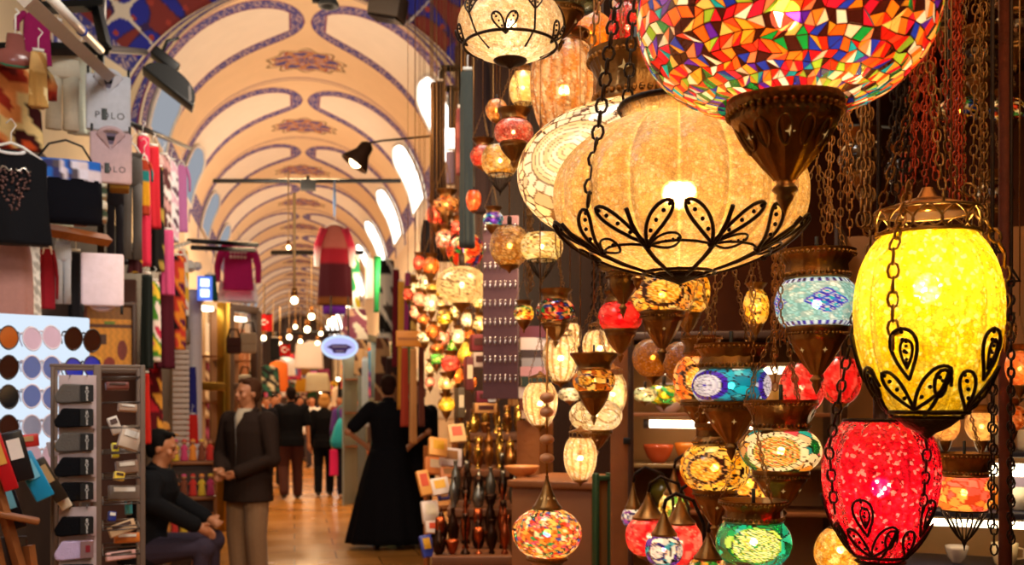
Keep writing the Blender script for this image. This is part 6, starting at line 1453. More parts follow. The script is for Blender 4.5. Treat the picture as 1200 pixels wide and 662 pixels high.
lamp(541, 334, 30, 23, 4.4, 'large cream disc lamp with brown ringed rosette on the lamp wall', shape='globe', col=f_rosette(cols('#f0dcb0', '#e8d0a0'), '#c8a878', ['#f0dcb0', '#f0dcb0', '#8a6a4a', '#f0dcb0'], 2, .80, .84, -.2, 160, 342, eye='#8a5a3a', freq=26, grout='#b89868'), cap='rim', cup='knob', lit=.8, top=4.2)
mb = MB(); bars('hanging_lamp_rack', 'dark overhead bars from which the small lamps of the lamp wall hang', 'rack', [(Vector((.55, 3.9, 4.22)), Vector((.95, 6.6, 4.22))), (Vector((.85, 3.9, 4.22)), Vector((1.2, 6.6, 4.22))), (Vector((.6, 4.4, 4.22)), Vector((1.9, 4.4, 4.22))), (Vector((.8, 6.2, 4.22)), Vector((2.3, 6.2, 4.22)))], IRON, .02)
wallbox('wall_lamp_stall', (2.2, 9.4, 3.2), (.08, 9.2, 6.4), DARKW)
# dark textiles and lanterns high at the right of the vault
for (x0, x1, y0, y1, d, col, lab, nm) in [(534, 550, 128, 205, 4.2, stripes('#a85a50', '#8a4440', w=.06), 'dusty red pleated paper lantern under the vault edge', 'hanging_paper_lantern'), (522, 533, 178, 216, 5.4, '#8a7890', 'mauve grey pleated lantern left of the dusty red one', 'hanging_paper_lantern')]:
    t = cloth_strip(x0, x1, y0, y1, d, col, lab, 'lantern', nm, folds=2, amp=.03, flare=1.0)
for (x0, x1, y0, y1, d, col, lab) in [(540, 556, 84, 290, 3.95, '#3e433f', 'grey green plastic sheet hanging behind the upper lamps'), (556, 574, 70, 250, 4.9, '#2a1a18', 'dark brown cloth behind the tiny turquoise lamp'), (506, 522, 96, 236, 6.3, '#30221c', 'dark cloth at the edge of the lamp wall under the arch'), (496, 530, 258, 306, 6.4, '#1a1210', 'black cloth bundle behind the red lamps of the wall')]:
    cloth_strip(x0, x1, y0, y1, d, col, lab, 'cloth', 'hanging_cloth')
bars('hanging_black_frame', 'black metal frame bracket against the bright arch window', 'bracket', [(P(517, 80, 6.6), P(541, 80, 6.6)), (P(517, 104, 6.6), P(541, 104, 6.6)), (P(518, 80, 6.6), P(518, 150, 6.6)), (P(540, 80, 6.6), P(540, 150, 6.6)), (P(529, 104, 6.6), P(529, 150, 6.6)), (P(508, 98, 6.6), P(513, 165, 6.6))], BLACK, .022, True)
# --- book stack and red cloth
bk = [('#c8a890', 'beige'), ('#6a3028', 'maroon'), ('#d8c8c0', 'white'), ('#2a3a34', 'dark green'), ('#b8848a', 'pink'), ('#8a8488', 'grey'), ('#3a2a2a', 'brown black'), ('#c8b4b0', 'pale rose'), ('#5a2430', 'wine red')]
d = 4.4; c0 = P(627, 490, d); kk = S(1, d)
bars('counter_stand', 'slim wooden pedestal holding the book stack', 'stand', [(Vector((c0.x, c0.y, 0)), Vector((c0.x, c0.y, c0.z-.01)))], WOOD, .08, True)
z = c0.z
for i, (hx, nm) in enumerate(bk):
    h = (9+(i*5) % 6)*kk; b = thing('book', f'{nm} book in the stack beside the clear egg lamp, {ORD[i]} from the bottom', 'book', (c0.x, c0.y, z), face(c0)+RN.uniform(-.12, .12), 'books in the stack beside the clear egg lamp'); w = (32+(i*7) % 5)*kk
    mb = MB(); mb.box((0, 0, h*.5), (w*.96, .16, h*.78)); mb.build('pages', plain('#e0d4b8', .8), b, smooth=False)
    mb = MB()
    for q in (.05, .95): mb.box((0, 0, h*q), (w, .17, h*.10))
    mb.box((0, -.085, h*.5), (w, .006, h)); mb.build('cover', plain(hx, .45), b, smooth=False)
    z += h*1.0+.0005
# spice boxes
d = 4.6; kk = S(1, d)
for px, py, w, h, hx, nm in [(560, 402, 17, 20, '#7a2a30', 'maroon'), (562, 422, 17, 18, '#c8b0a0', 'cream'), (549, 438, 9, 40, '#6a2a28', 'narrow dark red'), (568, 465, 22, 14, '#7a2434', 'plum'), (568, 478, 26, 12, '#d89a5a', 'orange brown'), (575, 466, 9, 11, '#d8dce4', 'white'), (539, 472, 8, 36, '#5a4a34', 'tall olive')]:
    c = P(px, py+h/2, d); b = thing('hanging_gift_box', f'{nm} cardboard box on the gift stall under the earring board', 'box', c, face(c)+.15); mb = MB(); mb.box((0, 0, h*kk/2), (w*kk, .09, h*kk*.97), bev=.003); mb.build('carton', plain(hx, .5), b); mb = MB(); mb.box((0, -.046, h*kk*.55), (w*kk*.7, .002, h*kk*.4)); mb.build('printed_panel', plain('#e0c8a0' if px % 2 else '#4a2018', .5), b, smooth=False)
cloth_strip(585, 600, 408, 464, 4.3, '#b01c1c', 'red ribbon scarf hanging by the gift boxes'); cloth_strip(596, 606, 436, 476, 4.25, '#a87a4a', 'tan tassel cord beside the red ribbon scarf', 'tassel', 'hanging_tassel')
cloth_strip(574, 586, 375, 418, 4.5, '#e08a1c', 'orange fringed cloth under the earring board', 'cloth', 'hanging_cloth')
# --- metalware stand
MST = pbr('stand_wood', '#6a3c1c', .6, 0, .3, 10)
def slab(px0, px1, py, d0, d1, label, th=.04, z0=None):
    kk = S(1, d0); a = P((px0+px1)/2, py, d0); t = thing('display_step', label, 'display stand', (a.x, a.y, 0), face(a)); w = (px1-px0)*kk
    mb = MB(); mb.box((0, (d1-d0)/2, a.z-th/2), (w, d1-d0, th), bev=.005); mb.build('step_top', MST, t)
    mb = MB(); mb.box((0, (d1-d0)/2+.01, (a.z-th)/2), (w*.97, d1-d0-.02, a.z-th)); mb.build('step_front', MST, t, smooth=False)
    return a.z
STEPS = [(506, 600, 652, 4.25, 4.72, 'lowest step of the metalware stand in front'), (524, 612, 596, 4.76, 5.2, 'second step of the metalware stand'), (540, 618, 550, 5.24, 5.68, 'third step of the metalware stand'), (548, 628, 508, 5.72, 6.16, 'top step of the metalware stand')]
METAL = {'brass': BRASSL, 'copper': pbr('copper', '#a8502a', .3, .95, .25), 'pewter': pbr('pewter', '#8a8880', .3, .9, .2), 'bronze': pbr('dark_bronze', '#3a2418', .32, .9, .3, 40), 'gilt': pbr('gilt', '#c8a04a', .25, .95, .2)}
KN = {'ewer': ('metal_ewer', 'ewer'), 'pot': ('metal_teapot', 'teapot'), 'stick': ('candlestick', 'candlestick'), 'goblet': ('metal_goblet', 'goblet'), 'bowl': ('metal_bowl', 'bowl'), 'vase': ('metal_vase', 'vase')}
POS = ['at the passage end', 'second from the passage', 'third from the passage', 'fourth from the passage', 'fifth from the passage', 'sixth from the passage']
RANK = ['lowest step', 'second step', 'third step', 'top step']
for si, (x0, x1, py, d0, d1, lab) in enumerate(STEPS):
    zt = slab(x0, x1, py, d0, d1, lab); n = 6
    for row in range(3):
        for j in range(n):
            px = x0+(x1-x0)*(j+.5)/n; dd = d0+.07+row*(d1-d0-.14)/2; kd = ['pot', 'ewer', 'vase', 'goblet', 'stick', 'bowl'][(j*5+si*2+row*3) % 6]
            mt = [['bronze', 'copper'], ['pewter', 'bronze'], ['brass', 'gilt'], ['gilt', 'brass']][si][(j+row) % 2]
            hh = {'pot': .13, 'ewer': .22, 'vase': .17, 'goblet': .13, 'stick': .2, 'bowl': .07}[kd]*(.85, 1.05, 1.2)[row]; ww = {'pot': .058, 'ewer': .052, 'vase': .05, 'goblet': .046, 'stick': .045, 'bowl': .056}[kd]
            q = P(px, py, d0); p0 = gp((x0+x1)/2, d0); M_ = Matrix.Translation(p0) @ Matrix.Rotation(face(p0), 4, 'Z'); b = M_ @ Vector(((px-(x0+x1)/2)*S(1, d0), dd-d0, 0)); b.z = zt+.001
            vessel(0, 0, ww/S(1, d0), hh/S(1, d0), d0, kd, METAL[mt], f'{mt} {KN[kd][1]} {POS[j]}, {("front", "middle", "back")[row]} row of the {RANK[si]} of the metalware stand', KN[kd][1], KN[kd][0], 'metalware on the stepped stand', base=b).rotation_euler.z += (1.15 if j % 2 else -1.2)
# wooden counter box with green framed mirror
cb = gp(648, 3.55); fb_ = face(cb); kk = S(1, 3.55); zt = CH+(HY-563)*kk
t = thing('wooden_chest', 'plain brown wooden chest behind the bead mosaic globe', 'chest', cb, fb_-.35)
mb = MB(); mb.box((0, .18, zt/2), (100*kk, .4, zt-.03), bev=.006); mb.build('chest_body', pbr('chest_wood', '#8a5228', .5, 0, .3, 8), t); mb = MB(); mb.box((0, .18, zt-.012), (106*kk, .44, .024), bev=.005); mb.build('chest_top', WOOD, t)
c = P(612, 524, 3.75); c.z = zt+.001; vessel(0, 0, 40, 12, 3.75, 'bowl', plain('#d88a4a', .4), 'small orange stone bowl pair on the chest', 'bowl', 'stone_bowl', base=Vector((c.x, c.y, zt+.002)))
c = P(706, 612, 3.3); t = thing('hanging_framed_mirror', 'green and gold framed panel leaning by the door post', 'mirror', c, face(c)+.5); kk = S(1, 3.3)
mb = MB()
for x, z, w, h in ((0, 52, 22, 6), (0, -60, 22, 6), (-9, 0, 5, 116), (9, 0, 5, 116)): mb.box((x*kk, 0, z*kk), (w*kk, .03, h*kk), bev=.004)
mb.build('frame', plain('#2a4a2c', .3), t); mb = MB(); mb.box((0, .005, -4*kk), (14*kk, .01, 110*kk)); mb.build('panel', plain('#8a5a2c', .2), t, smooth=False)
# postcards and small books at the passage edge
PC = [(535, 508, 20, 22, '#f0c890', 'pale orange'), (513, 524, 22, 22, '#f4b060', 'peach picture'), (528, 536, 26, 22, '#d8d0e0', 'white with gold print'), (510, 546, 24, 20, '#e89050', 'rust orange'), (497, 566, 14, 30, '#e8a04a', 'tall orange'), (515, 570, 22, 20, '#e8d8d0', 'off white'), (520, 582, 14, 8, '#2a2a8a', 'navy edged'), (504, 600, 20, 26, '#e8dcd8', 'pale grey printed'), (508, 618, 20, 14, '#e0ccc0', 'shell pink'), (500, 640, 14, 26, '#2a3aa0', 'royal blue'), (525, 554, 20, 12, '#c87a4a', 'terracotta')]
for i, (px, py, w, h, hx, nm) in enumerate(PC):
    d = 5.1+.12*(i % 4)+(py < 540)*.1; c = P(px, py, d); kk = S(1, d); t = thing('hanging_postcard_pack', f'{nm} postcard pack on the rack at the edge of the passage', 'postcards', c, face(c)+.3, 'postcard packs by the passage'); t.rotation_euler = (-.35, RN.uniform(-.15, .15), face(c)+.3)
    mb = MB(); mb.box((0, 0, 0), (w*kk, .03, h*kk), bev=.003); mb.build('pack', plain(hx, .4), t); mb = MB(); mb.box((0, -.0165, h*kk*.1), (w*kk*.6, .002, h*kk*.5)); mb.build('printed_panel', plain(['#d8481c', '#e8b02a', '#8a5a2a', '#e8e0d0'][i % 4], .4), t, smooth=False)
bars('postcard_rack', 'brown rack carrying postcard packs along the passage edge', 'rack', [(gp(500, 5.6), gp(500, 5.6)+Vector((0, 0, 1.25))), (gp(533, 5.7), gp(533, 5.7)+Vector((0, 0, 1.35))), (gp(500, 5.6)+Vector((0, 0, .9)), gp(533, 5.7)+Vector((0, 0, .9))), (gp(500, 5.6)+Vector((0, 0, .5)), gp(533, 5.7)+Vector((0, 0, .5)))], WOOD, .018, True)
# --- hanging things in the passage
bars('hanging_bar', 'long dark bar across the passage with a small junction box', 'bar', [(P(250, 212, 14), P(470, 212, 14)), ], BLACK, .03)
c = P(361, 217, 14); t = thing('hanging_junction_box', 'small grey box on the long dark bar across the passage', 'box', c, face(c)); k = S(1, 14); mb = MB(); mb.box((0, 0, 0), (18*k, .14, 12*k), bev=.01); mb.build('box', plain('#4a4844'), t); mb = MB(); mb.box((0, 0, 8*k), (4*k, .04, 6*k)); mb.build('clamp', BLACK, t, smooth=False)
c = P(421, 184, 9.5); t = thing('hanging_arm_spotlight', 'spotlight with lit rim on a long arm from the right wall', 'spotlight', c, face(c)); k = S(1, 9.5)
Rm = Matrix.Rotation(.95, 3, 'Y'); mb = MB(); mb.lathe([(4*k, 20*k), (8*k, 16*k), (9*k, 6*k), (17*k, -8*k), (17.5*k, -11*k), (16*k, -10*k), (8*k, 4*k), (.1*k, 6*k)], 20, ax=Matrix.Rotation(.6, 3, 'Y')); mb.build('lamp_head', pbr('bronze_paint', '#4a3020', .4, .5), t)
mb = MB(); q = Matrix.Rotation(.6, 3, 'Y') @ Vector((0, 0, -6*k)); mb.ball(tuple(q), 8*k, 12); mb.build('bulb', emit('spot_bulb', (1, .75, .4), 12), t)
mb = MB(); mb.tube([(8*k, 0, 16*k), (26*k, 0, 20*k), (86*k, 0, 28*k)], 1.3*k, 6); mb.build('arm', BLACK, t)
# kaftan
c = P(392, 264, 13.5); t = thing('hanging_kaftan', 'red kaftan with gold trim hanging from the bar across the passage', 'kaftan', c, face(c)); k = S(1, 13.5)
def kf(v):
    z = -v[2]/k
    if z < 26: return hexc('#a0544a')
    if z > 84: return hexc('#6a380c')
    return hexc('#8c1222') if z < 46 else hexc('#3e0410')
drape(t, 'body', 32*k, 94*k, kf, 14*k, 1.25, True, 7, 1., amp=.08)
for s in (-1, 1):
    mb = MB(); mb.tube([(s*12*k, 0, -4*k), (s*19*k, 0, -24*k), (s*20*k, 0, -48*k)], [5*k, 5*k, 4*k], 10); mb.c = [hexc('#b02038') if -v[2]/k < 40 else hexc('#f0e4dc') for v in mb.v]; mb.build('sleeve', CLOTH, t)
mb = MB(); mb.loft([(0, 0, -90*k, 14*k, 6*k), (0, 0, -104*k, 13*k, 6*k)], 20, hexc('#5a1c8a')); mb.build('underskirt', CLOTH, t)
hanger(t, 22*k); mb = MB(); mb.tube([(0, 0, 10*k), (0, 0, 30*k), (0, 0, 52*k)], [1.2*k, 2.2*k, 1.0*k], 6); mb.build('cord', plain('#7a9ac8'), t)
t = top_garment(256, 302, 284, 340, 11.6, '#c0206a', 'bright pink sweatshirt with pale print hanging on the left rail', 'sweatshirt', 'long', 'hanging_sweatshirt')
k = S(1, 11.6); mb = MB()
for i in range(5):
    for z in (12, 18): mb.ball(((-8+i*4)*k, -5.6*k, -z*k), 1.9*k, 8, sc=(1, .4, 1.2))
mb.build('printed_pattern', plain('#f0c8cc'), t)
cloth_strip(256, 300, 330, 354, 11.9, '#d8d0dc', 'white skirt under the pink sweatshirt', 'skirt', 'hanging_skirt', folds=8, amp=.06)
bars('hanging_bar', 'dark bars carrying the pink sweatshirt over the left stalls', 'bar', [(P(220, 282, 10.6), P(302, 287, 11.2)), (P(225, 290, 10.4), P(298, 293, 11.3))], BLACK, .025)
bars('hanging_bar', 'dark bar over the passage behind the red kaftan', 'bar', [(P(318, 296, 19), P(426, 296, 19))], BLACK, .045)
bars('hanging_bar', 'dark bar low over the far passage by the hanging bulbs', 'bar', [(P(316, 391, 25.4), P(398, 389, 25.4))], BLACK, .05)
# bulbs on cords
for i, (px, py, d, y0, r) in enumerate([(345, 352, 9.5, 226, 7), (365, 371, 17, 300, 6), (360, 386, 20, 320, 6), (339, 395, 22, 340, 5), (376, 391, 21, 330, 4), (346, 383, 26, 340, 4), (309, 396, 18, 330, 5), (320, 410, 20, 350, 5), (328, 403, 24, 360, 4), (405, 358, 20, 300, 5), (389, 378, 16, 320, 9), (391, 372, 22, 320, 5), (352, 400, 30, 360, 4), (303, 428, 16, 380, 5), (372, 402, 26, 360, 4), (338, 290, 12, 200, 4)]):
    c = P(px, py, d); t = thing('hanging_bulb', ['bare glowing bulb on a long pale cord in mid passage', f'{ORD[i]} nearest small bare bulb glowing over the far passage'][i > 0], 'light bulb', c, 0, 'bare bulbs over the passage'); k = S(1, d)
    small_ball('bulb', r*k*.62, emit('bare_bulb', (1, .76, .42), 12), t, (0, 0, 0), 2)
    mb = MB(); mb.tube([(0, 0, r*k*.8), (0, 0, r*k*2)], r*k*.5, 8); mb.build('socket', BRASSL, t)
    mb = MB(); mb.tube([(0, 0, r*k*2), (0, 0, (py-y0)*k)], .014 if i == 0 else .008, 5); mb.build('cord', plain('#c8a06a'), t)
# signs
c = P(398, 407, 13); t = thing('hanging_oval_sign', 'lit lilac oval sign with a purple emblem over the passage', 'sign', c, face(c)); k = S(1, 13)
mb = MB(); o = [(20*k*math.cos(2*PI*i/40), 12.5*k*math.sin(2*PI*i/40)) for i in range(40)]; mb.prism(o, -.04, .04); mb.build('lit_panel', emit('lilac_panel', (.55, .56, 1.0), 1.0), t, smooth=False)
mb = MB(); mb.tube([(x, -.04, z) for x, z in o], .02, 6, closed=True); mb.build('rim', emit('pale_blue_rim', (.6, .75, 1.0), 1.1), t)
mb = MB(); mb.prism([(-15*k, 0), (-8*k, 3.5*k), (8*k, 3.5*k), (15*k, 0), (9*k, -3*k), (7*k, -7*k), (-7*k, -7*k), (-9*k, -3*k)], -.05, -.042); mb.build('emblem', plain('#4a2aa8', .5), t, smooth=False)
mb = MB(); mb.box((0, -.053, .6*k), (17*k, .004, 1.6*k)); mb.box((0, -.053, -4.5*k), (9*k, .004, 1.4*k)); mb.build('lettering_pattern', plain('#b8b4f0', .5), t, smooth=False)
mb = MB(); mb.tube([(-10*k, 0, 11*k), (-10*k, 0, 60*k)], .01, 5); mb.tube([(10*k, 0, 11*k), (10*k, 0, 60*k)], .01, 5); mb.build('wire', BLACK, t)
c = P(480, 397, 8.0); t = thing('hanging_orange_sign', 'plain orange wooden sign board left of the lamp wall', 'sign', c, face(c)+.1); k = S(1, 8); mb = MB(); mb.box((0, 0, 0), (32*k, .03, 19*k), bev=.008); mb.build('board', plain('#c87a1c', .5), t); mb = MB(); mb.box((0, -.016, 0), (28*k, .006, 3*k)); mb.build('carved_line', plain('#a05a10'), t, smooth=False); mb = MB(); mb.tube([(0, 0, 9*k), (0, 0, 50*k)], .008, 5); mb.build('wire', BLACK, t)
c = P(240, 338, 10.3); t = thing('hanging_lit_sign', 'blue rimmed lit sign box with two white panels on the left', 'sign', c, face(c)); k = S(1, 10.3); mb = MB(); mb.box((0, 0, 0), (17*k, .1, 28*k), bev=.01); mb.build('blue_box', emit('blue_lightbox', (.12, .22, .9), 1.0), t)
mb = MB()
for z in (6, -6): mb.box((0, -.052, z*k), (10*k, .01, 9*k))
mb.build('white_panel', emit('white_lightbox', (.75, .9, 1), 2.2), t, smooth=False)
for i, (px, py, d, lab) in enumerate([(310, 378, 15.5, 'red flag with white crescent hanging left over the passage'), (334, 410, 19, 'small red flag hanging far down the passage')]):
    c = P(px, py, d); k = S(1, d); t = thing('hanging_flag', lab, 'flag', c, face(c)); a = 9 if i == 0 else 6
    mb = MB(); m = 10; vs = []; 
    for y in (.0, .015):
        for u in range(m+1):
            for z in (a*1.1, -a*1.1): vs.append(((-a+2*a*u/m)*k, y+.03*math.sin(u*1.1), z*k))
    fs = []
    for s_ in range(2):
        b0 = s_*2*(m+1)
        for u in range(m): fs.append((b0+2*u, b0+2*u+2, b0+2*u+3, b0+2*u+1))
    mb.add(vs, fs, hexc('#c81818')); mb.build('flag_cloth', CLOTH, t)
    mb = MB(); mb.tube([(2.8*k*math.cos(q)-a*.1*k, -.06, 2.8*k*math.sin(q)) for q in [.7+i_*.35 for i_ in range(15)]], .9*k, 6); mb.ball((3.2*k, -.06, 0), 1.2*k, 8); mb.build('crescent_emblem', plain('#f0e8e0'), t)
    mb = MB(); mb.tube([(-a*k, 0, a*1.1*k), (a*k, 0, a*1.1*k)], .01, 5); mb.tube([(0, 0, a*1.1*k), (0, 0, a*5*k)], .006, 5); mb.build('cord', BLACK, t)
cloth_strip(317, 328, 396, 422, 17, '#0c0a0c', 'black banner hanging over the left of the far passage', 'banner', 'hanging_banner', folds=1, amp=.02)
# handbags
for px, py, w, h, d, hx, lab in [(274, 405, 17, 19, 11.5, '#4a2c24', 'dark brown handbag hanging on the left stalls'), (291, 402, 19, 24, 11.8, '#b89a78', 'beige handbag hanging beside the dark brown one'), (287, 448, 14, 18, 12.4, '#c8bca0', 'pale canvas bag hanging below the beige handbag')]:
    c = P(px, py, d); k = S(1, d); t = thing('hanging_handbag', lab, 'handbag', c, face(c)); mb = MB(); mb.box((0, 0, 0), (w*k, .12, h*k), bev=.03); mb.build('pouch', cloth(hx), t); mb = MB(); mb.box((0, -.065, h*.2*k), (w*k*.98, .02, h*.5*k), bev=.008); mb.build('flap', cloth(hx), t)
    mb = MB(); mb.tube([(-w*.4*k, 0, h*.45*k), (-w*.25*k, 0, h*1.0*k), (w*.25*k, 0, h*1.0*k), (w*.4*k, 0, h*.45*k)], .012, 6); mb.build('strap', cloth('#2a1810'), t)
# storefronts on the left
def front(px0, px1, py0, d, label, frame, lit, goods='#d8b080'):
    a, b = gp(px0, d), gp(px1, d*1.04); w = (b-a).length; c = (a+b)/2; ang = math.atan2(b.y-a.y, b.x-a.x); t = thing('storefront', label, 'shop front', c, ang); h = CH+(HY-py0)*S(1, d)
    for x in (-w/2, w/2): mb = MB(); mb.box((x, 0, h/2), (.10, .12, h), bev=.01); mb.build('frame_post', frame, t)
    for z in (h, h*.62): mb = MB(); mb.box((0, 0, z), (w, .12, .10), bev=.01); mb.build('frame_rail', frame, t)
    mb = MB(); mb.box((0, .30, h/2), (w, .03, h)); mb.build('back_panel', plain(goods, .6), t, smooth=False)
    mb = MB(); mb.box((0, .16, h-.12), (w*.8, .10, .05)); mb.build('lit_strip', emit('shop_strip_%d' % int(lit*10), (1, .86, .6), lit), t, smooth=False)
    for z in (.35, .55, .75): 
        mb = MB(); mb.box((0, .18, h*z), (w*.94, .2, .02)); mb.build('shelf', WOOD, t, smooth=False)
    return t
GOLDF = pbr('gold_frame', '#a8802a', .35, .8, .2)
front(224, 262, 345, 11.6, 'gold framed lit shop window behind the white column', GOLDF, 9)
front(268, 300, 360, 13.5, 'dark framed shop front behind the handbags', DWOOD, 5, '#8a6040')
front(262, 284, 385, 20, 'lit shop front further down on the left row', WOOD, 9)
front(290, 304, 405, 30, 'small lit shop front far down on the left row', WOOD, 12)
front(425, 440, 395, 15, 'white lit doorway on the right behind the black gown', plain('#6a726e'), 6, '#8a948e')
c = gp(212, 9.6); t = thing('roller_shutter', 'pale ribbed roller shutter beside the white column', 'shutter', c, face(c)); k = S(1, 9.6); h = CH+(HY-402)*k
mb = MB(); n = 40
for i in range(n): mb.box((0, 0, h*(i+.5)/n), (19*k, .03, h/n*.82), bev=.006)
mb.build('slats', plain('#c8b0a0', .5), t); mb = MB(); mb.box((0, .0, h+.06), (21*k, .14, .14), bev=.02); mb.build('roller_box', plain('#7a6048'), t)
c = gp(228, 10.6); t = thing('white_column', 'slim white painted column at the left shop fronts', 'column', c, face(c)); h = CH+(HY-340)*S(1, 10.6); mb = MB(); mb.lathe([(.10, 0), (.10, .1), (.075, .14), (.075, h-.14), (.10, h-.1), (.10, h)], 16, cap=True); mb.build('shaft', plain('#d8ccd0'), t)
# awnings with hanging goods along both rows
FARC = ['#c83a3a', '#e8d0b0', '#2a5a4a', '#3a3a7a', '#d8a02a', '#7a2a4a', '#e8e0d8', '#1a1a20', '#b85a8a', '#4a7aa0', '#8a5a2a', '#c8c0a0', '#e0702a', '#5a1a1a', '#f0e8e0', '#2a4a2a']
CN = ['red', 'cream', 'dark green', 'navy', 'mustard', 'plum', 'white', 'black', 'rose', 'steel blue', 'brown', 'sand', 'orange', 'oxblood', 'ivory', 'forest green']
RG = [(411, 421, 300, 380, 14, blotch('#e8e4d4', '#2a8a4a', '#e8e4d4', '#c8b02a', s=9), 'white and green scarf hanging on the right row below the vault'), (438, 448, 300, 366, 13, '#2a9a50', 'leaf green scarf on the right row by the white one'), (445, 462, 305, 400, 12.4, blotch('#1a1614', '#e8e0d0', '#5a4a40', s=9), 'black and white patterned shawl on the right row'), (428, 438, 304, 350, 14.5, '#e8e0c8', 'ivory scarf behind the leaf green one'), (460, 468, 316, 430, 10.5, '#6a1420', 'dark crimson scarf on the right row near the lamp wall'), (466, 474, 330, 480, 9.6, '#c8882a', 'long golden scarf beside the orange sign'), (474, 482, 320, 388, 9.4, '#8a2a5a', 'magenta scarf above the orange sign'), (480, 488, 322, 388, 9.0, stripes('#c89a4a', '#6a3a1c', w=.08), 'brown and gold striped scarf above the orange sign'), (470, 478, 408, 500, 8.9, '#a83a24', 'brick red scarf below the orange sign'), (480, 488, 408, 520, 8.6, '#c88a50', 'caramel scarf below the orange sign'), (402, 428, 362, 398, 13.6, blotch('#d8a88a', '#8a4a5a', '#e8d8c0', '#5a2a3a', s=10), 'patterned carpet bag panel hanging above the lit doorway'), (416, 430, 398, 440, 14, blotch('#6a4a3a', '#c8a070', '#3a2a24', s=12), 'brown patterned kilim hanging at the lit doorway'), (440, 456, 396, 470, 12, blotch('#7a4a34', '#c89a6a', '#4a2a24', '#a86a5a', s=10), 'brown and tan kilim behind the black gown'), (452, 466, 420, 500, 11.6, blotch('#3a2420', '#8a5a3a', s=12), 'dark patterned kilim right of the black gown'), (424, 432, 420, 500, 13.2, '#d8e4e0', 'white cloth by the lit doorway'), (490, 497, 400, 500, 8.2, '#5a2a1c', 'rust brown cloth under the lamp wall')]
for x0, x1, y0, y1, d, col, lab in RG: cloth_strip(x0, x1, y0, y1, d, col, lab, 'scarf' if 'scarf' in lab or 'shawl' in lab else ('kilim' if 'kilim' in lab else 'cloth'), 'hanging_scarf' if 'scarf' in lab or 'shawl' in lab else 'hanging_textile', folds=4)
cn2 = {}
for i in range(96):
    side = -1 if i % 2 else 1; Y = 13.5+(i % 48)*.85+(.43 if i >= 48 else 0); X = (-1.35+RN.uniform(-.5, .1)) if side < 0 else (1.65+RN.uniform(-.1, .5))
    if side > 0 and Y < 15: Y += 8
    if side < 0 and (18.5 < Y < 22 or 28 < Y < 32.5): continue
    j = (i*7+3) % 16; key = (CN[j], side, i < 48); cn2[key] = cn2.get(key, 0)+1
    p = Vector((X, Y, RN.uniform(2.1, 2.9) if i < 48 else RN.uniform(1.0, 1.7))); t = thing('hanging_cloth', f'{CN[j]} cloth hanging {"high" if i < 48 else "low"} over far {"left" if side < 0 else "right"} stalls, {ORD[cn2[key]-1]} {CN[j]} one from front', 'cloth', p, face(p)+RN.uniform(-.4, .4), 'cloths over the far stalls')
    drape(t, 'cloth', RN.uniform(.3, .6), RN.uniform(.6, 1.1), FARC[j] if i % 3 else blotch(FARC[j], FARC[(j+5) % 16], FARC[(j+9) % 16], s=11), .12, 1.1, i % 2 == 0, 5, i, n=20, rows=12)
    mb = MB(); mb.tube([(0, 0, 0), (0, 0, .3)], .008, 5); mb.build('cord', BLACK, t)
# stall of dolls by the seated man
sd_ = gp(226, 8.4); t = thing('doll_stall', 'stepped stall of coloured dolls between the seated and standing men', 'stall', sd_, face(sd_))
for i, (z, y) in enumerate(((.42, -.1), (.72, .12), (1.0, .34))): mb = MB(); mb.box((0, y, z-.015), (.36, .24, .03), bev=.005); mb.build('shelf', WOOD, t); mb = MB(); mb.box((0, y+.02, (z-.03)/2), (.33, .18, z-.03)); mb.build('step_front', DWOOD, t, smooth=False)
M_ = Matrix.Translation(sd_) @ Matrix.Rotation(face(sd_), 4, 'Z'); DC = [('#c82a1c', 'red'), ('#e8882a', 'orange'), ('#d8b02a', 'yellow'), ('#7a3a1c', 'brown'), ('#c83a6a', 'pink')]
for r in range(3):
    for j in range(5):
        hx, nm = DC[(j*2+r) % 5]; b = M_ @ Vector(((-.14+.07*j), (-.1, .12, .34)[r]-.05, 0)); b.z = (.42, .72, 1.0)[r]+.003; t = thing('cloth_doll', f'{nm} dressed cloth doll on the {("front", "middle", "top")[r]} step of the doll stall', 'doll', b, face(sd_), 'cloth dolls on the stall')
        mb = MB(); mb.lathe([(.033, 0), (.034, .01), (.024, .08), (.014, .13), (.01, .14)], 14, cap=True, mod=lambda i, a: 1+.06*math.sin(6*a)); mb.build('dress', cloth(hx), t)
        mb = MB(); mb.ball((0, 0, .155), .021, 12); mb.build('head', SKIN, t); mb = MB(); mb.ball((0, .004, .163), .023, 12, sc=(1, 1, .85)); mb.build('headscarf', cloth(DC[(j+r+2) % 5][0]), t)
        mb = MB()
        for s in (-1, 1): mb.tube([(s*.012, 0, .125), (s*.03, -.008, .09)], .007, 6)
        mb.build('arms', cloth(hx), t)
c = P(186, 506, 7.9); t = thing('hanging_straw_hat', 'orange straw hat hanging behind the seated man', 'hat', c, face(c)); k = S(1, 7.9); mb = MB(); mb.lathe([(22*k, -4*k), (22.5*k, -3*k), (13*k, 0), (12*k, 9*k), (8*k, 12*k), (.1*k, 12.5*k)], 28); mb.build('brim_and_crown', pbr('straw', '#c8822a', .8, 0, .3, 80, .4, 200), t); mb = MB(); mb.tube([(12.6*k*math.cos(2*PI*i/24), 12.6*k*math.sin(2*PI*i/24), 2*k) for i in range(24)], 1.3*k, 6, closed=True); mb.build('hat_band', cloth('#5a1c10'), t)
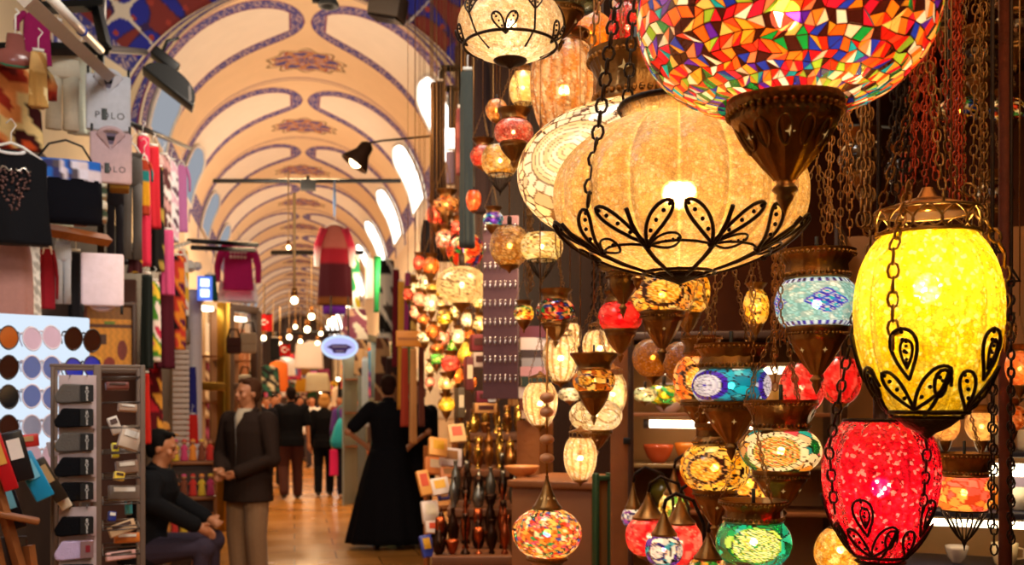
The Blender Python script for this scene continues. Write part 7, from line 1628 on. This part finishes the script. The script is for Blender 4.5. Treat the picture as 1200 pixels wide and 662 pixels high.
for px, py, w, h, d, hx, lab in [(222, 312, 14, 18, 10, '#e8e4e0', 'white cap hanging left of the lit blue sign'), (231, 312, 10, 14, 10.2, '#e0d8d8', 'white cap beside its twin over the shutter')]:
    c = P(px, py, d); k = S(1, d); t = thing('hanging_sun_hat', lab, 'cap', c, face(c)); mb = MB(); mb.ball((0, 0, 0), w*.55*k, 16, sc=(1, 1, .95)); mb.build('crown', cloth(hx), t); mb = MB(); mb.ball((0, -w*.5*k, -w*.25*k), w*.4*k, 14, sc=(1.1, 1, .12)); mb.build('peak', cloth(hx), t)
# --- unseen fills added to light stalls and shop, and stall bulbs
area('stall_fill_light', (.35, 2.2, 3.6), (-1.1, 4.6, 1.9), .9, 60, (1, .93, .84))  # unseen fill added to brighten the left hand goods
area('stall_fill_light', (.2, 6.5, 4.0), (-1.0, 8.0, 2.0), .8, 60, (1, .86, .70))
area('stall_fill_light', (-.5, 1.4, 2.6), (-.75, 3.1, 1.2), .5, 9, (.92, .94, 1))
area('shop_fill_light', (1.0, 1.4, 2.75), (1.2, 2.4, 1.2), 1.2, 11, (1, .50, .18))  # warm fill added to lift the dark lamp shop background
area('shop_fill_light', (1.7, 3.2, 2.8), (1.5, 3.2, .8), 1.2, 14, (1, .52, .2))
area('stall_fill_light', (-.1, 4.4, 2.7), (1.2, 5.6, .8), .8, 22, (1, .62, .30))
for x, y in ((-1.0, 13), (1.2, 13), (-1.1, 20), (1.4, 21), (-1.1, 29), (1.4, 30), (-1.1, 40), (1.4, 42), (0, 55)):
    point('stall_bulb', (x, y, 3.1), 60 if y < 15 else 38, (1, .76, .48), .12)
area('stall_fill_light', (1.05, 3.9, 2.5), (1.5, 5.0, .6), .4, 26, (1, .72, .42))  # fill added to brighten the metalware
# strings of goods and bulbs over the far passage
for i in range(34):
    Y = 27+i*1.25; X = -.65+((i*5) % 9)/8*1.6; j = (i*5+2) % 16; j = 14 if CN[j] == 'black' else j; key = (CN[j], 'far'); cn2[key] = cn2.get(key, 0)+1
    p = Vector((X, Y, 2.5+((i*3) % 5)*.22)); t = thing('hanging_cloth', f'{CN[j]} cloth strung across the far passage, {ORD[cn2[key]-1]} {CN[j]} one from front', 'cloth', p, RN.uniform(-.3, .3), 'cloths strung across the far passage')
    drape(t, 'cloth', RN.uniform(.4, .7), RN.uniform(.5, .9), FARC[j] if i % 3 else blotch(FARC[j], FARC[(j+5) % 16], FARC[(j+9) % 16], s=11), .12, 1.1, i % 2 == 0, 5, i, n=20, rows=12)
    mb = MB(); mb.tube([(0, 0, 0), (0, 0, 1.4)], .008, 5); mb.build('cord', BLACK, t)
for i in range(14):
    Y = 24+i*3.1; X = (-1.4 if i % 2 else 1.5)+RN.uniform(-.15, .15); t = thing('hanging_bulb', f'small bulb glowing over the far {"left" if i % 2 else "right"} stalls, {ORD[i//2]} from the front', 'light bulb', (X, Y, RN.uniform(2.0, 2.9)), 0, 'bulbs over the far stalls')
    small_ball('bulb', .07, emit('far_bulb', (1, .78, .48), 9), t, (0, 0, 0), 2); mb = MB(); mb.tube([(0, 0, .06), (0, 0, .13)], .04, 8); mb.build('socket', BRASSL, t); mb = MB(); mb.tube([(0, 0, .13), (0, 0, 1.0)], .01, 5); mb.build('cord', BLACK, t)
area('shop_fill_light', (.35, .05, 2.5), (.6, 1.5, 1.7), .5, 7, (1, .72, .40))  # added for highlights on brass and glass, stands for lamps behind the viewer
area('shop_fill_light', (1.35, 5.6, 3.9), (2.2, 6.4, 1.2), .6, 16, (1, .50, .18))  # orange fill added to strengthen the glow on the lamp stall wall
